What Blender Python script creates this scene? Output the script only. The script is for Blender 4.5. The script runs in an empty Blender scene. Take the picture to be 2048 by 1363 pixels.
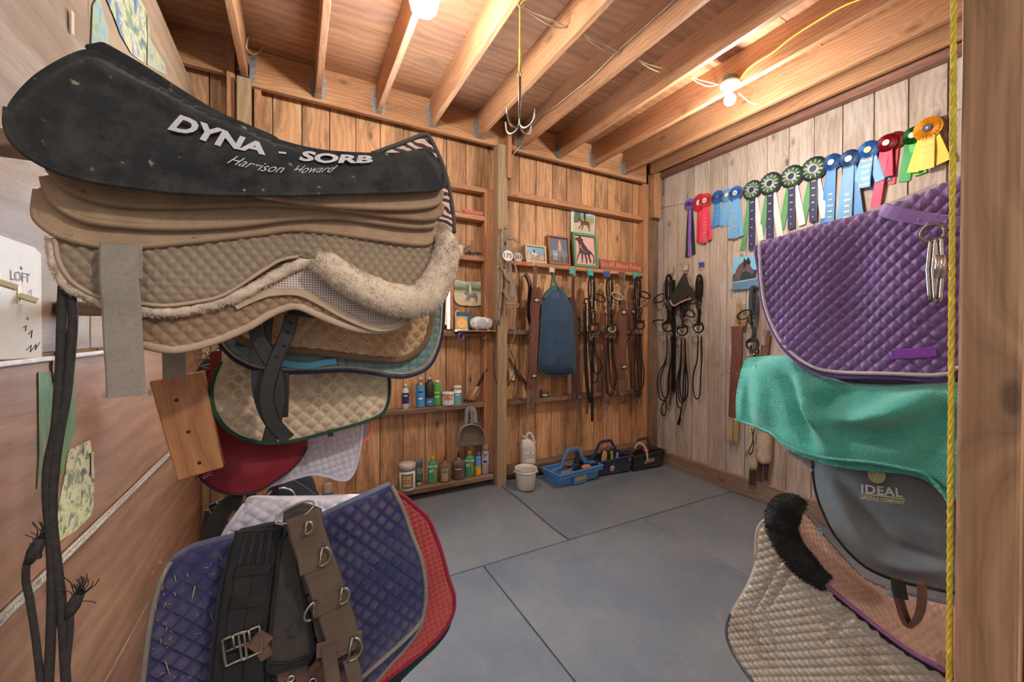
EXPO = 0.6; L_BULB = 42; L_BULB2 = 38; L_ADDED = 70; L_WIN = 150; L_WORLD = 1.25; WCOL = (.95, .97, 1.0); WLO = (.14, .14, .145)
import bpy, math, random
import numpy as np
from mathutils import Vector, Matrix, noise
random.seed(7); rng = np.random.default_rng(11)
scn = bpy.context.scene
COL = scn.collection
PI = math.pi
# ---------------------------------------------------------------- camera
FPX, YAW, PITCH, ROLL, SHY = 802.14, .49373, .0086926, .0034195, -14.1056
CAMZ = 1.45
def _cam():
    f = np.array([math.sin(YAW)*math.cos(PITCH), math.cos(YAW)*math.cos(PITCH), -math.sin(PITCH)])
    r = np.array([math.cos(YAW), -math.sin(YAW), 0.]); u = np.cross(r, f)
    return math.cos(ROLL)*r+math.sin(ROLL)*u, -math.sin(ROLL)*r+math.cos(ROLL)*u, f
CR, CU, CF = _cam()
CAM = np.array([0, 0, CAMZ])
cd = bpy.data.cameras.new('camera'); cam = bpy.data.objects.new('camera', cd); COL.objects.link(cam)
cd.sensor_width = 36; cd.lens = FPX/2048*36; cd.shift_y = SHY/2048; cd.clip_start = .02; cd.clip_end = 100
cam.matrix_world = Matrix(((CR[0], CU[0], -CF[0], 0), (CR[1], CU[1], -CF[1], 0), (CR[2], CU[2], -CF[2], CAMZ), (0, 0, 0, 1)))
scn.camera = cam
scn.view_settings.view_transform = 'Standard'; scn.view_settings.look = 'None'
scn.view_settings.gamma = 1; scn.view_settings.use_curve_mapping = False
scn.view_settings.exposure = EXPO
scn.cycles.use_denoising = True; scn.cycles.max_bounces = 8
def ray(x, y): return CF+(x-1024)/FPX*CR-(y-(681.5+SHY))/FPX*CU
def atY(x, y, Y): d = ray(x, y); return CAM+d*(Y/d[1])
def atX(x, y, X): d = ray(x, y); return CAM+d*(X/d[0])
def atZ(x, y, Z): d = ray(x, y); return CAM+d*((Z-CAMZ)/d[2])
def xy(x, Y, y=650): return atY(x, y, Y)[0]
# ---------------------------------------------------------------- material helpers
def lin(c):
    return tuple(((v/255)/12.92 if v/255 <= .04045 else ((v/255+.055)/1.055)**2.4) for v in c)+(1,)
class NT:
    def __init__(s, name, rough=.7, metal=0, spec=.5):
        s.m = bpy.data.materials.new(name); s.m.use_nodes = True; s.t = s.m.node_tree; s.t.nodes.clear()
        s.out = s.n('ShaderNodeOutputMaterial'); s.b = s.n('ShaderNodeBsdfPrincipled')
        s.l(s.b.outputs[0], s.out.inputs[0]); s.b.inputs['Roughness'].default_value = rough
        s.b.inputs['Metallic'].default_value = metal; s.b.inputs['Specular IOR Level'].default_value = spec
    def n(s, t, **k):
        nd = s.t.nodes.new(t)
        for a, v in k.items(): setattr(nd, a, v)
        return nd
    def l(s, a, b): s.t.links.new(a, b)
    def i(s, nd, **k):
        for a, v in k.items():
            key = a.replace('_', ' ')
            if hasattr(v, 'is_linked'): s.l(v, nd.inputs[key])
            else: nd.inputs[key].default_value = v
        return nd
    def uv(s): return s.n('ShaderNodeTexCoord').outputs['UV']
    def ob(s): return s.n('ShaderNodeTexCoord').outputs['Object']
    def map(s, v, sc=(1, 1, 1), rot=(0, 0, 0), loc=(0, 0, 0)):
        m = s.n('ShaderNodeMapping'); s.l(v, m.inputs[0]); m.inputs['Scale'].default_value = sc
        m.inputs['Rotation'].default_value = rot; m.inputs['Location'].default_value = loc; return m.outputs[0]
    def noise(s, v, scale=5, detail=3, rough=.55, dist=0):
        n = s.n('ShaderNodeTexNoise'); s.l(v, n.inputs['Vector']); n.inputs['Scale'].default_value = scale
        n.inputs['Detail'].default_value = detail; n.inputs['Roughness'].default_value = rough; n.inputs['Distortion'].default_value = dist
        return n.outputs[0]
    def ramp(s, f, stops, interp='LINEAR'):
        r = s.n('ShaderNodeValToRGB'); s.l(f, r.inputs[0]); e = r.color_ramp.elements; r.color_ramp.interpolation = interp
        while len(e) < len(stops): e.new(.5)
        for k, (p, c) in enumerate(stops):
            e[k].position = p; e[k].color = c if len(c) == 4 else (c[0], c[1], c[2], 1)
        return r.outputs[0]
    def mix(s, a, b, f=.5, mode='MIX'):
        m = s.n('ShaderNodeMix', data_type='RGBA', blend_type=mode)
        for sock, v in ((m.inputs[0], f), (m.inputs[6], a), (m.inputs[7], b)):
            if hasattr(v, 'is_linked'): s.l(v, sock)
            else: sock.default_value = v
        return m.outputs[2]
    def math(s, op, a, b=0):
        m = s.n('ShaderNodeMath', operation=op)
        for k, v in ((0, a), (1, b)):
            if hasattr(v, 'is_linked'): s.l(v, m.inputs[k])
            else: m.inputs[k].default_value = v
        return m.outputs[0]
    def bump(s, h, strength=.3, dist=.01):
        b = s.n('ShaderNodeBump'); s.l(h, b.inputs['Height']); b.inputs['Strength'].default_value = strength
        b.inputs['Distance'].default_value = dist; s.l(b.outputs[0], s.b.inputs['Normal']); return b
    def col(s, v):
        if hasattr(v, 'is_linked'): s.l(v, s.b.inputs['Base Color'])
        else: s.b.inputs['Base Color'].default_value = v
    def rgh(s, v): s.l(v, s.b.inputs['Roughness'])
g3 = lambda v: (v, v, v, 1)
def wood(name, light, mid, dark, rings=9., rough=.62, knots=.5, stain=0., staincol=(60, 50, 45), fine=.35, weather=0):
    """timber with the grain running along U (metres) and a random shift for each board"""
    def ds(c, k=.24, b=1.06): m = sum(c)/3; return tuple(min(255, (v*(1-k)+m*k)*b) for v in c)
    light, mid, dark = ds(light), ds(mid), ds(dark)
    T = NT(name, rough); uv = T.uv()
    at = T.n('ShaderNodeAttribute', attribute_name='rnd'); rnd = at.outputs['Fac']
    wv = T.map(uv, (.55, 1, 1))
    n1 = T.noise(wv, 2.2, 4, .6)
    sh = T.n('ShaderNodeVectorMath', operation='ADD'); T.l(T.map(uv, (.22, 1, 1)), sh.inputs[0])
    kv = T.map(uv, (1, 2.2, 1))
    vor = T.n('ShaderNodeTexVoronoi'); T.l(kv, vor.inputs['Vector']); vor.inputs['Scale'].default_value = 2.6
    kd = vor.outputs['Distance']
    bend = T.math('MULTIPLY', T.math('POWER', T.math('SUBTRACT', 1, T.math('MINIMUM', kd, 1)), 8), .14)
    cb = T.n('ShaderNodeCombineXYZ'); T.l(T.math('ADD', T.math('MULTIPLY', n1, .22), bend), cb.inputs[1]); T.l(cb.outputs[0], sh.inputs[1])
    w = T.n('ShaderNodeTexWave', wave_type='BANDS', bands_direction='Y'); T.l(sh.outputs[0], w.inputs['Vector'])
    T.i(w, Scale=rings, Distortion=2.5, Detail=2., Detail_Scale=.6, Detail_Roughness=.6)
    fn = T.noise(T.map(uv, (3, 150, 1)), 1, 3, .6)
    br = T.noise(T.map(uv, (.9, 5, 1)), 1, 3, .6)
    c = T.ramp(w.outputs[1], [(0, lin(light)), (.5, lin(mid)), (.9, lin(mid)), (1, lin(tuple(.45*a+.55*b for a, b in zip(mid, dark))))])
    c = T.mix(c, T.ramp(br, [(.25, lin(tuple(.6*a+.4*b for a, b in zip(dark, mid)))), (.5, lin(mid)), (.72, lin(light))]), .62)
    c = T.mix(c, T.ramp(fn, [(.3, g3(.62)), (.62, g3(1.05))]), fine, 'MULTIPLY')
    c = T.mix(c, T.ramp(rnd, [(0, (.74, .70, .68, 1)), (.35, (1, .97, .95, 1)), (.7, (1.0, 1.0, 1.0, 1)), (1, (1.12, 1.1, 1.05, 1))]), .85, 'MULTIPLY')
    if knots:
        kn = T.ramp(kd, [(0, g3(1)), (.055, g3(.85)), (.09, g3(.35)), (.15, g3(0))])
        c = T.mix(c, lin(tuple(v*.42 for v in dark)), T.math('MULTIPLY', kn, knots))
    if stain:
        st = T.noise(T.map(uv, (1.3, 6, 1), loc=(3, 7, 0)), 1.3, 5, .68)
        sf = T.math('MULTIPLY', T.ramp(st, [(.47, g3(0)), (.62, g3(1))]), stain)
        c = T.mix(c, lin(staincol), sf)
    if weather:
        st = T.noise(T.map(uv, (.8, 4, 1), loc=(13, 2, 0)), 2, 5, .65)
        c = T.mix(c, lin((196, 190, 182)), T.math('MULTIPLY', T.ramp(st, [(.5, g3(0)), (.68, g3(1))]), weather))
    T.col(c)
    T.bump(T.mix(fn, w.outputs[0], .35), .22, .004)
    T.rgh(T.ramp(br, [(.3, g3(rough-.1)), (.7, g3(rough+.12))]))
    return T.m
def plain(name, rgb, rough=.6, metal=0, var=.12, scale=30, bump=.05, spec=.5, dirt=0, dirtcol=(120, 105, 90), trans=0, sheen=0, bd=.003, coat=0):
    T = NT(name, rough, metal, spec); o = T.ob()
    nz = T.noise(o, scale, 4, .6)
    c = T.mix(lin(rgb), T.ramp(nz, [(.3, g3(1-var*2)), (.7, g3(1+var))]), 1, 'MULTIPLY')
    if dirt:
        dn = T.noise(o, scale*.35+3, 5, .68)
        c = T.mix(c, lin(dirtcol), T.math('MULTIPLY', T.ramp(dn, [(.42, g3(0)), (.66, g3(1))]), dirt))
    T.col(c)
    if bump: T.bump(nz, bump, bd)
    if trans: T.b.inputs['Transmission Weight'].default_value = trans
    if sheen:
        T.b.inputs['Sheen Weight'].default_value = sheen; T.b.inputs['Sheen Roughness'].default_value = .5
    if coat: T.b.inputs['Coat Weight'].default_value = coat; T.b.inputs['Coat Roughness'].default_value = .2
    return T.m
def fabric(name, rgb, rough=.9, var=.1, weave=900, sheen=.12, dirt=0, dirtcol=(150, 125, 95), dscale=6, spots=0, fold=.0, bs=.25, puff=0, puffcol=(150, 110, 70), bd=.0015, seamshade=0):
    T = NT(name, rough, 0, .25); o = T.ob()
    nz = T.noise(o, 9, 4, .6); wv = T.noise(o, weave, 2, .5)
    c = T.mix(lin(rgb), T.ramp(nz, [(.3, g3(1-var*2)), (.7, g3(1+var))]), 1, 'MULTIPLY')
    c = T.mix(c, T.ramp(wv, [(.35, g3(.8)), (.65, g3(1.12))]), .5, 'MULTIPLY')
    if dirt:
        dn = T.noise(o, dscale, 6, .7)
        c = T.mix(c, lin(dirtcol), T.math('MULTIPLY', T.ramp(dn, [(.45, g3(0)), (.7, g3(1))]), dirt))
    if seamshade:
        at = T.n('ShaderNodeAttribute', attribute_name='seam'); c = T.mix(c, lin(tuple(v*(1-seamshade) for v in rgb)), T.math('MULTIPLY', T.ramp(at.outputs['Fac'], [(.70, g3(0)), (.92, g3(1))]), .8))  # dark seam lines: thread colour plus crease shade painted into the base colour
    if puff:
        at = T.n('ShaderNodeAttribute', attribute_name='puff'); pn = T.noise(o, 7, 3, .6)
        pf = T.math('MULTIPLY', T.ramp(at.outputs['Fac'], [(.35, g3(0)), (.75, g3(1))]), T.ramp(pn, [(.40, g3(0)), (.62, g3(1))]))
        c = T.mix(c, lin(puffcol), T.math('MULTIPLY', pf, puff))
    if spots:
        sn = T.noise(o, 55, 2, .5)
        c = T.mix(c, lin((205, 190, 160)), T.math('MULTIPLY', T.ramp(sn, [(.70, g3(0)), (.76, g3(1))]), spots))
    T.col(c)
    T.bump(T.mix(wv, nz, .4), bs, bd)
    T.b.inputs['Sheen Weight'].default_value = sheen*.4; T.b.inputs['Sheen Roughness'].default_value = .6
    return T.m
def painted(name, fn, rough=.5, spec=.4):
    """picture material: fn(T, uv) returns a colour socket"""
    T = NT(name, rough, 0, spec); T.col(fn(T, T.uv())); return T.m
# ---------------------------------------------------------------- mesh builder
class MB:
    def __init__(s): s.v = []; s.f = []; s.u = []; s.r = []; s.flat = []; s.puff = {}; s.seam = {}; s.ax = 1
    def add(s, V, F, U=None, r=None, flat=False):
        b = len(s.v); s.v += [tuple(map(float, p)) for p in V]
        rr = random.random() if r is None else r
        for k, f in enumerate(F):
            s.f.append([b+i for i in f]); s.u.append(U[k] if U is not None else None); s.r.append(rr); s.flat.append(flat)
        return s
def box(mb, x0, x1, y0, y1, z0, z1, axis=None, M=None, r=None, ur=True):
    lo = (min(x0, x1), min(y0, y1), min(z0, z1)); hi = (max(x0, x1), max(y0, y1), max(z0, z1))
    d = [hi[k]-lo[k] for k in range(3)]
    ax = axis if axis is not None else int(np.argmax(d))
    V = [(hi[0] if i & 1 else lo[0], hi[1] if i & 2 else lo[1], hi[2] if i & 4 else lo[2]) for i in range(8)]
    F = [[0, 2, 3, 1], [4, 5, 7, 6], [0, 1, 5, 4], [2, 6, 7, 3], [0, 4, 6, 2], [1, 3, 7, 5]]
    N = [2, 2, 1, 1, 0, 0]; ou, ov = (random.uniform(0, 50), random.uniform(0, 50)) if ur else (0, 0)
    U = []
    for f, n in zip(F, N):
        oth = [k for k in range(3) if k != n]
        if ax in oth: ua = ax; va = [k for k in oth if k != ax][0]
        else: ua, va = oth
        U.append([(V[i][ua]+ou, V[i][va]+ov+n*.37) for i in f])
    if M is not None: V = [M @ Vector(p) for p in V]
    mb.add(V, F, U, r, flat=True); return mb
def frames(P):
    P = [Vector(p) for p in P]; n = len(P); T = []
    for i in range(n):
        t = P[min(i+1, n-1)]-P[max(i-1, 0)]
        T.append(t.normalized() if t.length > 1e-9 else Vector((0, 0, 1)))
    up = Vector((0, 0, 1)) if abs(T[0].z) < .9 else Vector((0, 1, 0))
    nrm = (up-T[0]*up.dot(T[0])).normalized(); out = []
    for i in range(n):
        nrm = nrm-T[i]*nrm.dot(T[i])
        nrm = nrm.normalized() if nrm.length > 1e-6 else T[i].orthogonal().normalized()
        out.append((P[i], T[i], nrm, T[i].cross(nrm)))
    return out
def tube(mb, P, r=.005, n=8, closed=False, r2=None):
    """r: radius or list; r2: second (flat) radius"""
    P = [tuple(p) for p in P]
    if closed: P = P+[P[0], P[1]]
    fr = frames(P); L = len(P); V = []; U = []; acc = 0
    for i, (p, t, a, b) in enumerate(fr):
        rr = r[min(i, len(r)-1)] if isinstance(r, (list, tuple)) else r
        q = rr if r2 is None else r2
        for k in range(n):
            an = 2*PI*k/n; V.append(p+a*math.cos(an)*rr+b*math.sin(an)*q)
    F = []; UU = []; rngL = L-1 if not closed else L-2
    ds = [0]
    for i in range(1, L): ds.append(ds[-1]+(fr[i][0]-fr[i-1][0]).length)
    for i in range(rngL):
        for k in range(n):
            k2 = (k+1) % n; F.append([i*n+k, i*n+k2, (i+1)*n+k2, (i+1)*n+k])
            UU.append([(ds[i], k/n), (ds[i], (k+1)/n), (ds[i+1], (k+1)/n), (ds[i+1], k/n)])
    if not closed:
        F.append(list(range(n-1, -1, -1))); UU.append([(0, 0)]*n)
        F.append([(L-1)*n+k for k in range(n)]); UU.append([(0, 0)]*n)
    else:
        V = V[:(L-1)*n]
        F = [[(i % ((L-2)*n)) if i >= (L-2)*n else i for i in f] for f in F]
    mb.add(V, F, UU); return mb
def belt(mb, P, w, t, N, ends=None):
    """flat strap: P centre line, w width, t thickness, N the direction its face looks (vector or list)"""
    P = [Vector(p) for p in P]; n = len(P); V = []; ds = [0]
    for i in range(1, n): ds.append(ds[-1]+(P[i]-P[i-1]).length)
    for i in range(n):
        T = (P[min(i+1, n-1)]-P[max(i-1, 0)]).normalized()
        nn = Vector(N[i]) if isinstance(N, list) else Vector(N)
        nn = nn-T*nn.dot(T); nn = nn.normalized() if nn.length > 1e-6 else T.orthogonal().normalized()
        s = T.cross(nn); ww = w[i] if isinstance(w, list) else w
        for a, b in ((-1, -1), (-.86, 1), (.86, 1), (1, -1)):
            V.append(P[i]+s*(a*ww/2)+nn*(b*t/2))
    F = []; U = []
    for i in range(n-1):
        for k in range(4):
            k2 = (k+1) % 4; F.append([i*4+k, i*4+k2, (i+1)*4+k2, (i+1)*4+k]); U.append([(ds[i], k/4*w if not isinstance(w, list) else k/4*.03), (ds[i], (k+1)/4*.03), (ds[i+1], (k+1)/4*.03), (ds[i+1], k/4*.03)])
    F.append([3, 2, 1, 0]); F.append([(n-1)*4+k for k in range(4)]); U += [[(0, 0)]*4]*2
    mb.add(V, F, U, flat=True); return mb
def lathe(mb, prof, c=(0, 0, 0), n=24, sx=1, sy=1, M=None, cap=True):
    V = []; F = []; U = []; m = len(prof)
    for (r, z) in prof:
        for k in range(n):
            a = 2*PI*k/n; V.append((c[0]+r*sx*math.cos(a), c[1]+r*sy*math.sin(a), c[2]+z))
    for i in range(m-1):
        for k in range(n):
            k2 = (k+1) % n; F.append([i*n+k, i*n+k2, (i+1)*n+k2, (i+1)*n+k])
            U.append([(k/n, prof[i][1]), ((k+1)/n, prof[i][1]), ((k+1)/n, prof[i+1][1]), (k/n, prof[i+1][1])])
    if cap:
        F.append(list(range(n-1, -1, -1))); U.append([(0, 0)]*n)
        F.append([(m-1)*n+k for k in range(n)]); U.append([(0, 0)]*n)
    if M is not None: V = [M @ Vector(p) for p in V]
    mb.add(V, F, U); return mb
def prism(mb, poly, O, ux, uy, un, t, uvs=None):
    """poly: 2D outline (ux, uy) at O, from 0 to t along un"""
    O = Vector(O); ux = Vector(ux); uy = Vector(uy); un = Vector(un); n = len(poly)
    V = [O+ux*a+uy*b for a, b in poly]+[O+ux*a+uy*b+un*t for a, b in poly]
    xs = [p[0] for p in poly]; ys = [p[1] for p in poly]; x0, y0 = min(xs), min(ys); sx = max(max(xs)-x0, 1e-6); sy = max(max(ys)-y0, 1e-6)
    uvp = [((a-x0)/sx, (b-y0)/sy) for a, b in poly]
    F = [list(range(n-1, -1, -1)), list(range(n, 2*n))]; U = [[uvp[i] for i in range(n-1, -1, -1)], uvp]
    for i in range(n):
        j = (i+1) % n; F.append([i, j, n+j, n+i]); U.append([uvp[i], uvp[j], uvp[j], uvp[i]])
    mb.add(V, F, U, flat=True); return mb
def rrect(w, h, r, n=4, cx=0, cy=0):
    P = []
    for sx, sy, a0 in ((1, 1, 0), (-1, 1, 90), (-1, -1, 180), (1, -1, 270)):
        for k in range(n+1):
            a = math.radians(a0+90*k/n); P.append((cx+sx*(w/2-r)+r*math.cos(a), cy+sy*(h/2-r)+r*math.sin(a)))
    return P
def loft(mb, rings, close=True):
    """rings: lists of equal length of 3-D points"""
    n = len(rings[0]); V = [p for r in rings for p in r]; F = []; U = []
    for i in range(len(rings)-1):
        for k in range(n):
            k2 = (k+1) % n; F.append([i*n+k, i*n+k2, (i+1)*n+k2, (i+1)*n+k]); U.append([(k/n, i/len(rings)), ((k+1)/n, i/len(rings)), ((k+1)/n, (i+1)/len(rings)), (k/n, (i+1)/len(rings))])
    if close:
        F.append(list(range(n-1, -1, -1))); F.append([(len(rings)-1)*n+k for k in range(n)]); U += [[(0, 0)]*n]*2
    mb.add(V, F, U); return mb
def thicken(mb, th):
    n = len(mb.v); ax = mb.ax; back = []
    for p in mb.v: q = list(p); q[ax] += th; back.append(tuple(q))
    cnt = {}
    for f in mb.f:
        for i in range(len(f)):
            a, b = f[i], f[(i+1) % len(f)]; k = (min(a, b), max(a, b)); cnt[k] = (cnt[k][0]+1, a, b) if k in cnt else (1, a, b)
    F0 = list(mb.f); U0 = list(mb.u); mb.v += back
    for f, u in zip(F0, U0): mb.f.append([i+n for i in f[::-1]]); mb.u.append(u[::-1] if u else None); mb.r.append(.5); mb.flat.append(False)
    for k, (c, a, b) in cnt.items():
        if c == 1: mb.f.append([b, a, a+n, b+n]); mb.u.append([(0, 0), (0, .01), (.01, .01), (.01, 0)]); mb.r.append(.5); mb.flat.append(True)
def make(name, mb, mat, parent=None, smooth=True, mods=None, origin=None, flat_all=False):
    me = bpy.data.meshes.new(name)
    if mods and mods[0][0] == 'TH': thicken(mb, mods[0][1]); mods = mods[1:]
    V = np.array(mb.v, float)
    if parent is not None:
        o0 = ORI[parent.name]
    elif origin is not None: o0 = np.array(origin, float)
    else:
        lo = V.min(0); hi = V.max(0); o0 = np.array([(lo[0]+hi[0])/2, (lo[1]+hi[1])/2, lo[2]])
    me.from_pydata((V-o0).tolist(), [], mb.f)
    uvl = me.uv_layers.new(name='UVMap'); dat = []
    for f, u in zip(mb.f, mb.u):
        if u is None: u = [(V[i][0]+V[i][1]*.7, V[i][2]) for i in f]
        for q in u: dat += [q[0], q[1]]
    uvl.data.foreach_set('uv', dat)
    at = me.attributes.new('rnd', 'FLOAT', 'FACE'); at.data.foreach_set('value', mb.r)
    for nm, dct in (('puff', mb.puff), ('seam', mb.seam)):
        if dct:
            pf = me.attributes.new(nm, 'FLOAT', 'POINT'); arr = np.zeros(len(V))
            for b, q in dct.items(): arr[b:b+len(q)] = q
            pf.data.foreach_set('value', arr)
    me.polygons.foreach_set('use_smooth', [smooth and not (fl) for fl in mb.flat])
    me.materials.append(mat); me.update()
    ob = bpy.data.objects.new(name, me); COL.objects.link(ob)
    if parent is not None: ob.parent = parent
    else: ob.location = o0
    ORI[ob.name] = o0
    for md in (mods or []):
        m = ob.modifiers.new(md[0], md[0])
        for k, v in md[1].items(): setattr(m, k, v)
    return ob
ORI = {}
BEV = [('BEVEL', dict(width=.003, segments=1, limit_method='ANGLE'))]
def bev(w, s=2): return [('BEVEL', dict(width=w, segments=s, limit_method='ANGLE'))]
def thing(name, label, cat, loc, group=None):
    o = bpy.data.objects.new(name, None); COL.objects.link(o); o.location = tuple(map(float, loc)); o.empty_display_size = .05
    ORI[o.name] = np.array(loc, float); o['label'] = label; o['category'] = cat
    if group: o['group'] = group
    return o
def tag(o, label, cat, group=None, kind=None):
    o['label'] = label; o['category'] = cat
    if group: o['group'] = group
    if kind: o['kind'] = kind
    return o
def struct(name, mb, mat, mods=None):
    o = make(name, mb, mat, mods=mods); o['kind'] = 'structure'; return o
def catmull(P, n=6, closed=False):
    P = [np.array(p, float) for p in P]; out = []; L = len(P)
    rngi = range(L) if closed else range(L-1)
    for i in rngi:
        p0 = P[(i-1) % L] if closed or i > 0 else P[0]; p1 = P[i]; p2 = P[(i+1) % L]; p3 = P[(i+2) % L] if closed or i+2 < L else P[-1]
        if np.allclose(p1, p2): continue
        for k in range(n):
            t = k/n
            m1 = (p2-p0)/2 if not np.allclose(p0, p1) else (p2-p1)*.3
            m2 = (p3-p1)/2 if not np.allclose(p2, p3) else (p2-p1)*.3
            h = (2*t**3-3*t**2+1)*p1+(t**3-2*t**2+t)*m1+(-2*t**3+3*t**2)*p2+(t**3-t**2)*m2
            out.append(h)
    if not closed: out.append(P[-1])
    return out
def textmesh(s, bold=0., shear=0., space=1.):
    """lettering as flat polygons; returns verts (N,2) and faces, height 1 = capital"""
    cu = bpy.data.curves.new('lettering', 'FONT'); cu.body = s; cu.size = 1; cu.offset = bold; cu.shear = shear; cu.space_character = space; cu.resolution_u = 3
    ob = bpy.data.objects.new('lettering', cu); COL.objects.link(ob)
    dg = bpy.context.evaluated_depsgraph_get(); me = bpy.data.meshes.new_from_object(ob.evaluated_get(dg))
    V = np.array([v.co[:2] for v in me.vertices]); F = [list(p.vertices) for p in me.polygons]
    bpy.data.objects.remove(ob); bpy.data.curves.remove(cu); bpy.data.meshes.remove(me)
    if len(V): V[:, 0] -= V[:, 0].min(); V[:, 1] /= .69; V[:, 0] /= .69
    return V, F
def letter(mb, s, O, ux, uy, un, height, width=None, bold=.0, shear=0, off=.0006, center=True):
    """put flat lettering at O (centre or left of the baseline)"""
    V, F = textmesh(s, bold, shear); W = V[:, 0].max(); k = height if width is None else width*len(s)/W
    O = Vector(O); ux = Vector(ux).normalized(); uy = Vector(uy).normalized(); un = Vector(un).normalized()
    c = W/2 if center else 0
    mb.add([O+ux*((a-c)*k)+uy*(b*height)+un*off for a, b in V], F, None, flat=True); return mb
# ================================================================ materials of the room
W = {}
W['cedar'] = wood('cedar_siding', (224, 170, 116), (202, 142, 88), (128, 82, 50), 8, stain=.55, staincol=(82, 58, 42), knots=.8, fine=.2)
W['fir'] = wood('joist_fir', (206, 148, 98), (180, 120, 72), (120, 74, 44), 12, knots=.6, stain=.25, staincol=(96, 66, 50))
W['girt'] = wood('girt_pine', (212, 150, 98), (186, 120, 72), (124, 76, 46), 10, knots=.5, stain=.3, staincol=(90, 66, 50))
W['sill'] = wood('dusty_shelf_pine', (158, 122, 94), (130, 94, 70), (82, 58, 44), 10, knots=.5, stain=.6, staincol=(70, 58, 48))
W['ply'] = wood('ceiling_plywood', (186, 130, 84), (158, 102, 60), (100, 62, 38), 5, knots=.35, stain=.3, staincol=(86, 60, 44), fine=.2)
W['grey'] = wood('weathered_pine', (200, 182, 164), (178, 158, 142), (124, 106, 92), 9, knots=.9, stain=.3, staincol=(110, 84, 64), weather=.75)
W['leftlow'] = wood('wide_pine', (164, 116, 80), (142, 92, 58), (96, 58, 36), 5, knots=1., stain=.45, staincol=(100, 66, 44), fine=.45)
W['lefttop'] = wood('pale_plywood', (156, 128, 100), (140, 112, 84), (106, 78, 54), 4, knots=.4, weather=.3)
W['treated'] = wood('treated_post', (182, 152, 108), (154, 124, 84), (104, 84, 56), 8, knots=.5, fine=.3)
W['jamb'] = wood('jamb_fir', (200, 146, 96), (170, 114, 70), (112, 70, 42), 8, knots=.7, fine=.7)
W['base'] = wood('baseboard_pine', (168, 140, 116), (146, 116, 92), (100, 78, 62), 9, knots=.6, stain=.3, staincol=(80, 66, 54))
W['redbeam'] = wood('red_plate', (168, 112, 88), (138, 84, 64), (88, 52, 42), 9, knots=.6, stain=.3)
W['orange'] = wood('varnished_pine', (206, 138, 76), (180, 108, 54), (120, 66, 34), 8, knots=.3, rough=.4)
def rubber():
    T = NT('rubber_mat', .72, 0, .35); o = T.ob()
    a = T.noise(o, 1.6, 4, .6); b = T.noise(o, 130, 2, .6); c = T.noise(o, 7, 5, .7)
    col = T.mix(lin((104, 112, 122)), lin((124, 128, 132)), T.ramp(a, [(.38, g3(0)), (.66, g3(1))]))
    col = T.mix(col, lin((150, 146, 138)), T.math('MULTIPLY', T.ramp(c, [(.6, g3(0)), (.78, g3(1))]), .55))
    col = T.mix(col, T.ramp(b, [(.3, g3(.82)), (.7, g3(1.12))]), .6, 'MULTIPLY')
    T.col(col); T.bump(b, .35, .003); T.rgh(T.ramp(c, [(.4, g3(.6)), (.7, g3(.85))])); return T.m
W['rubber'] = rubber()
W['dirt'] = plain('packed_dirt', (92, 72, 54), .95, var=.25, scale=60, bump=.6)
W['steel'] = plain('galvanised_steel', (176, 182, 186), .42, .75, .15, 60)
W['nickel'] = plain('nickel_plate', (206, 204, 198), .25, .95, .05, 40, 0)
W['oldnickel'] = plain('worn_metal', (150, 142, 128), .4, .8, .2, 80, .1)
W['brass'] = plain('brass', (196, 160, 92), .35, .85, .12, 40, 0)
W['whitepl'] = plain('white_plastic', (228, 226, 220), .4, 0, .03, 20, 0, dirt=.3, dirtcol=(170, 155, 135))
W['cream'] = plain('cream_plastic', (226, 212, 176), .45, 0, .04, 20, 0)
W['black'] = plain('black_plastic', (26, 26, 28), .5, 0, .1, 30, .05)
W['cable'] = plain('beige_cable', (190, 170, 140), .6, 0, .08, 20, 0)
W['ycable'] = plain('yellow_cable', (214, 188, 80), .5, 0, .06, 20, 0)
W['bluebox'] = plain('blue_box', (84, 128, 140), .5, 0, .12, 40, .05)
def emit(name, rgb, s):
    T = NT(name, .5); T.b.inputs['Emission Color'].default_value = lin(rgb); T.b.inputs['Emission Strength'].default_value = s
    T.b.inputs['Base Color'].default_value = lin(rgb); return T.m
W['bulb'] = emit('lit_bulb', (255, 250, 240), 14)
W['daypane'] = emit('bright_daylight', (235, 242, 255), 3)
T = NT('window_glass', .05, 0, .5); T.b.inputs['Transmission Weight'].default_value = 1; T.b.inputs['IOR'].default_value = 1.01; W['glass'] = T.m
# ================================================================ the room
BY = 3.20; GY = 3.11; RX = 3.52; LX = -.53; CZ = 3.257; JZ = 3.046
def boards_x(mb, xs, z0, z1, y, th=.019, gap=.004):
    for a, b in zip(xs[:-1], xs[1:]):
        d = random.uniform(-.0015, .0015); box(mb, a+gap/2, b-gap/2, y+d, y+th, z0, z1, axis=2)
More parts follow.
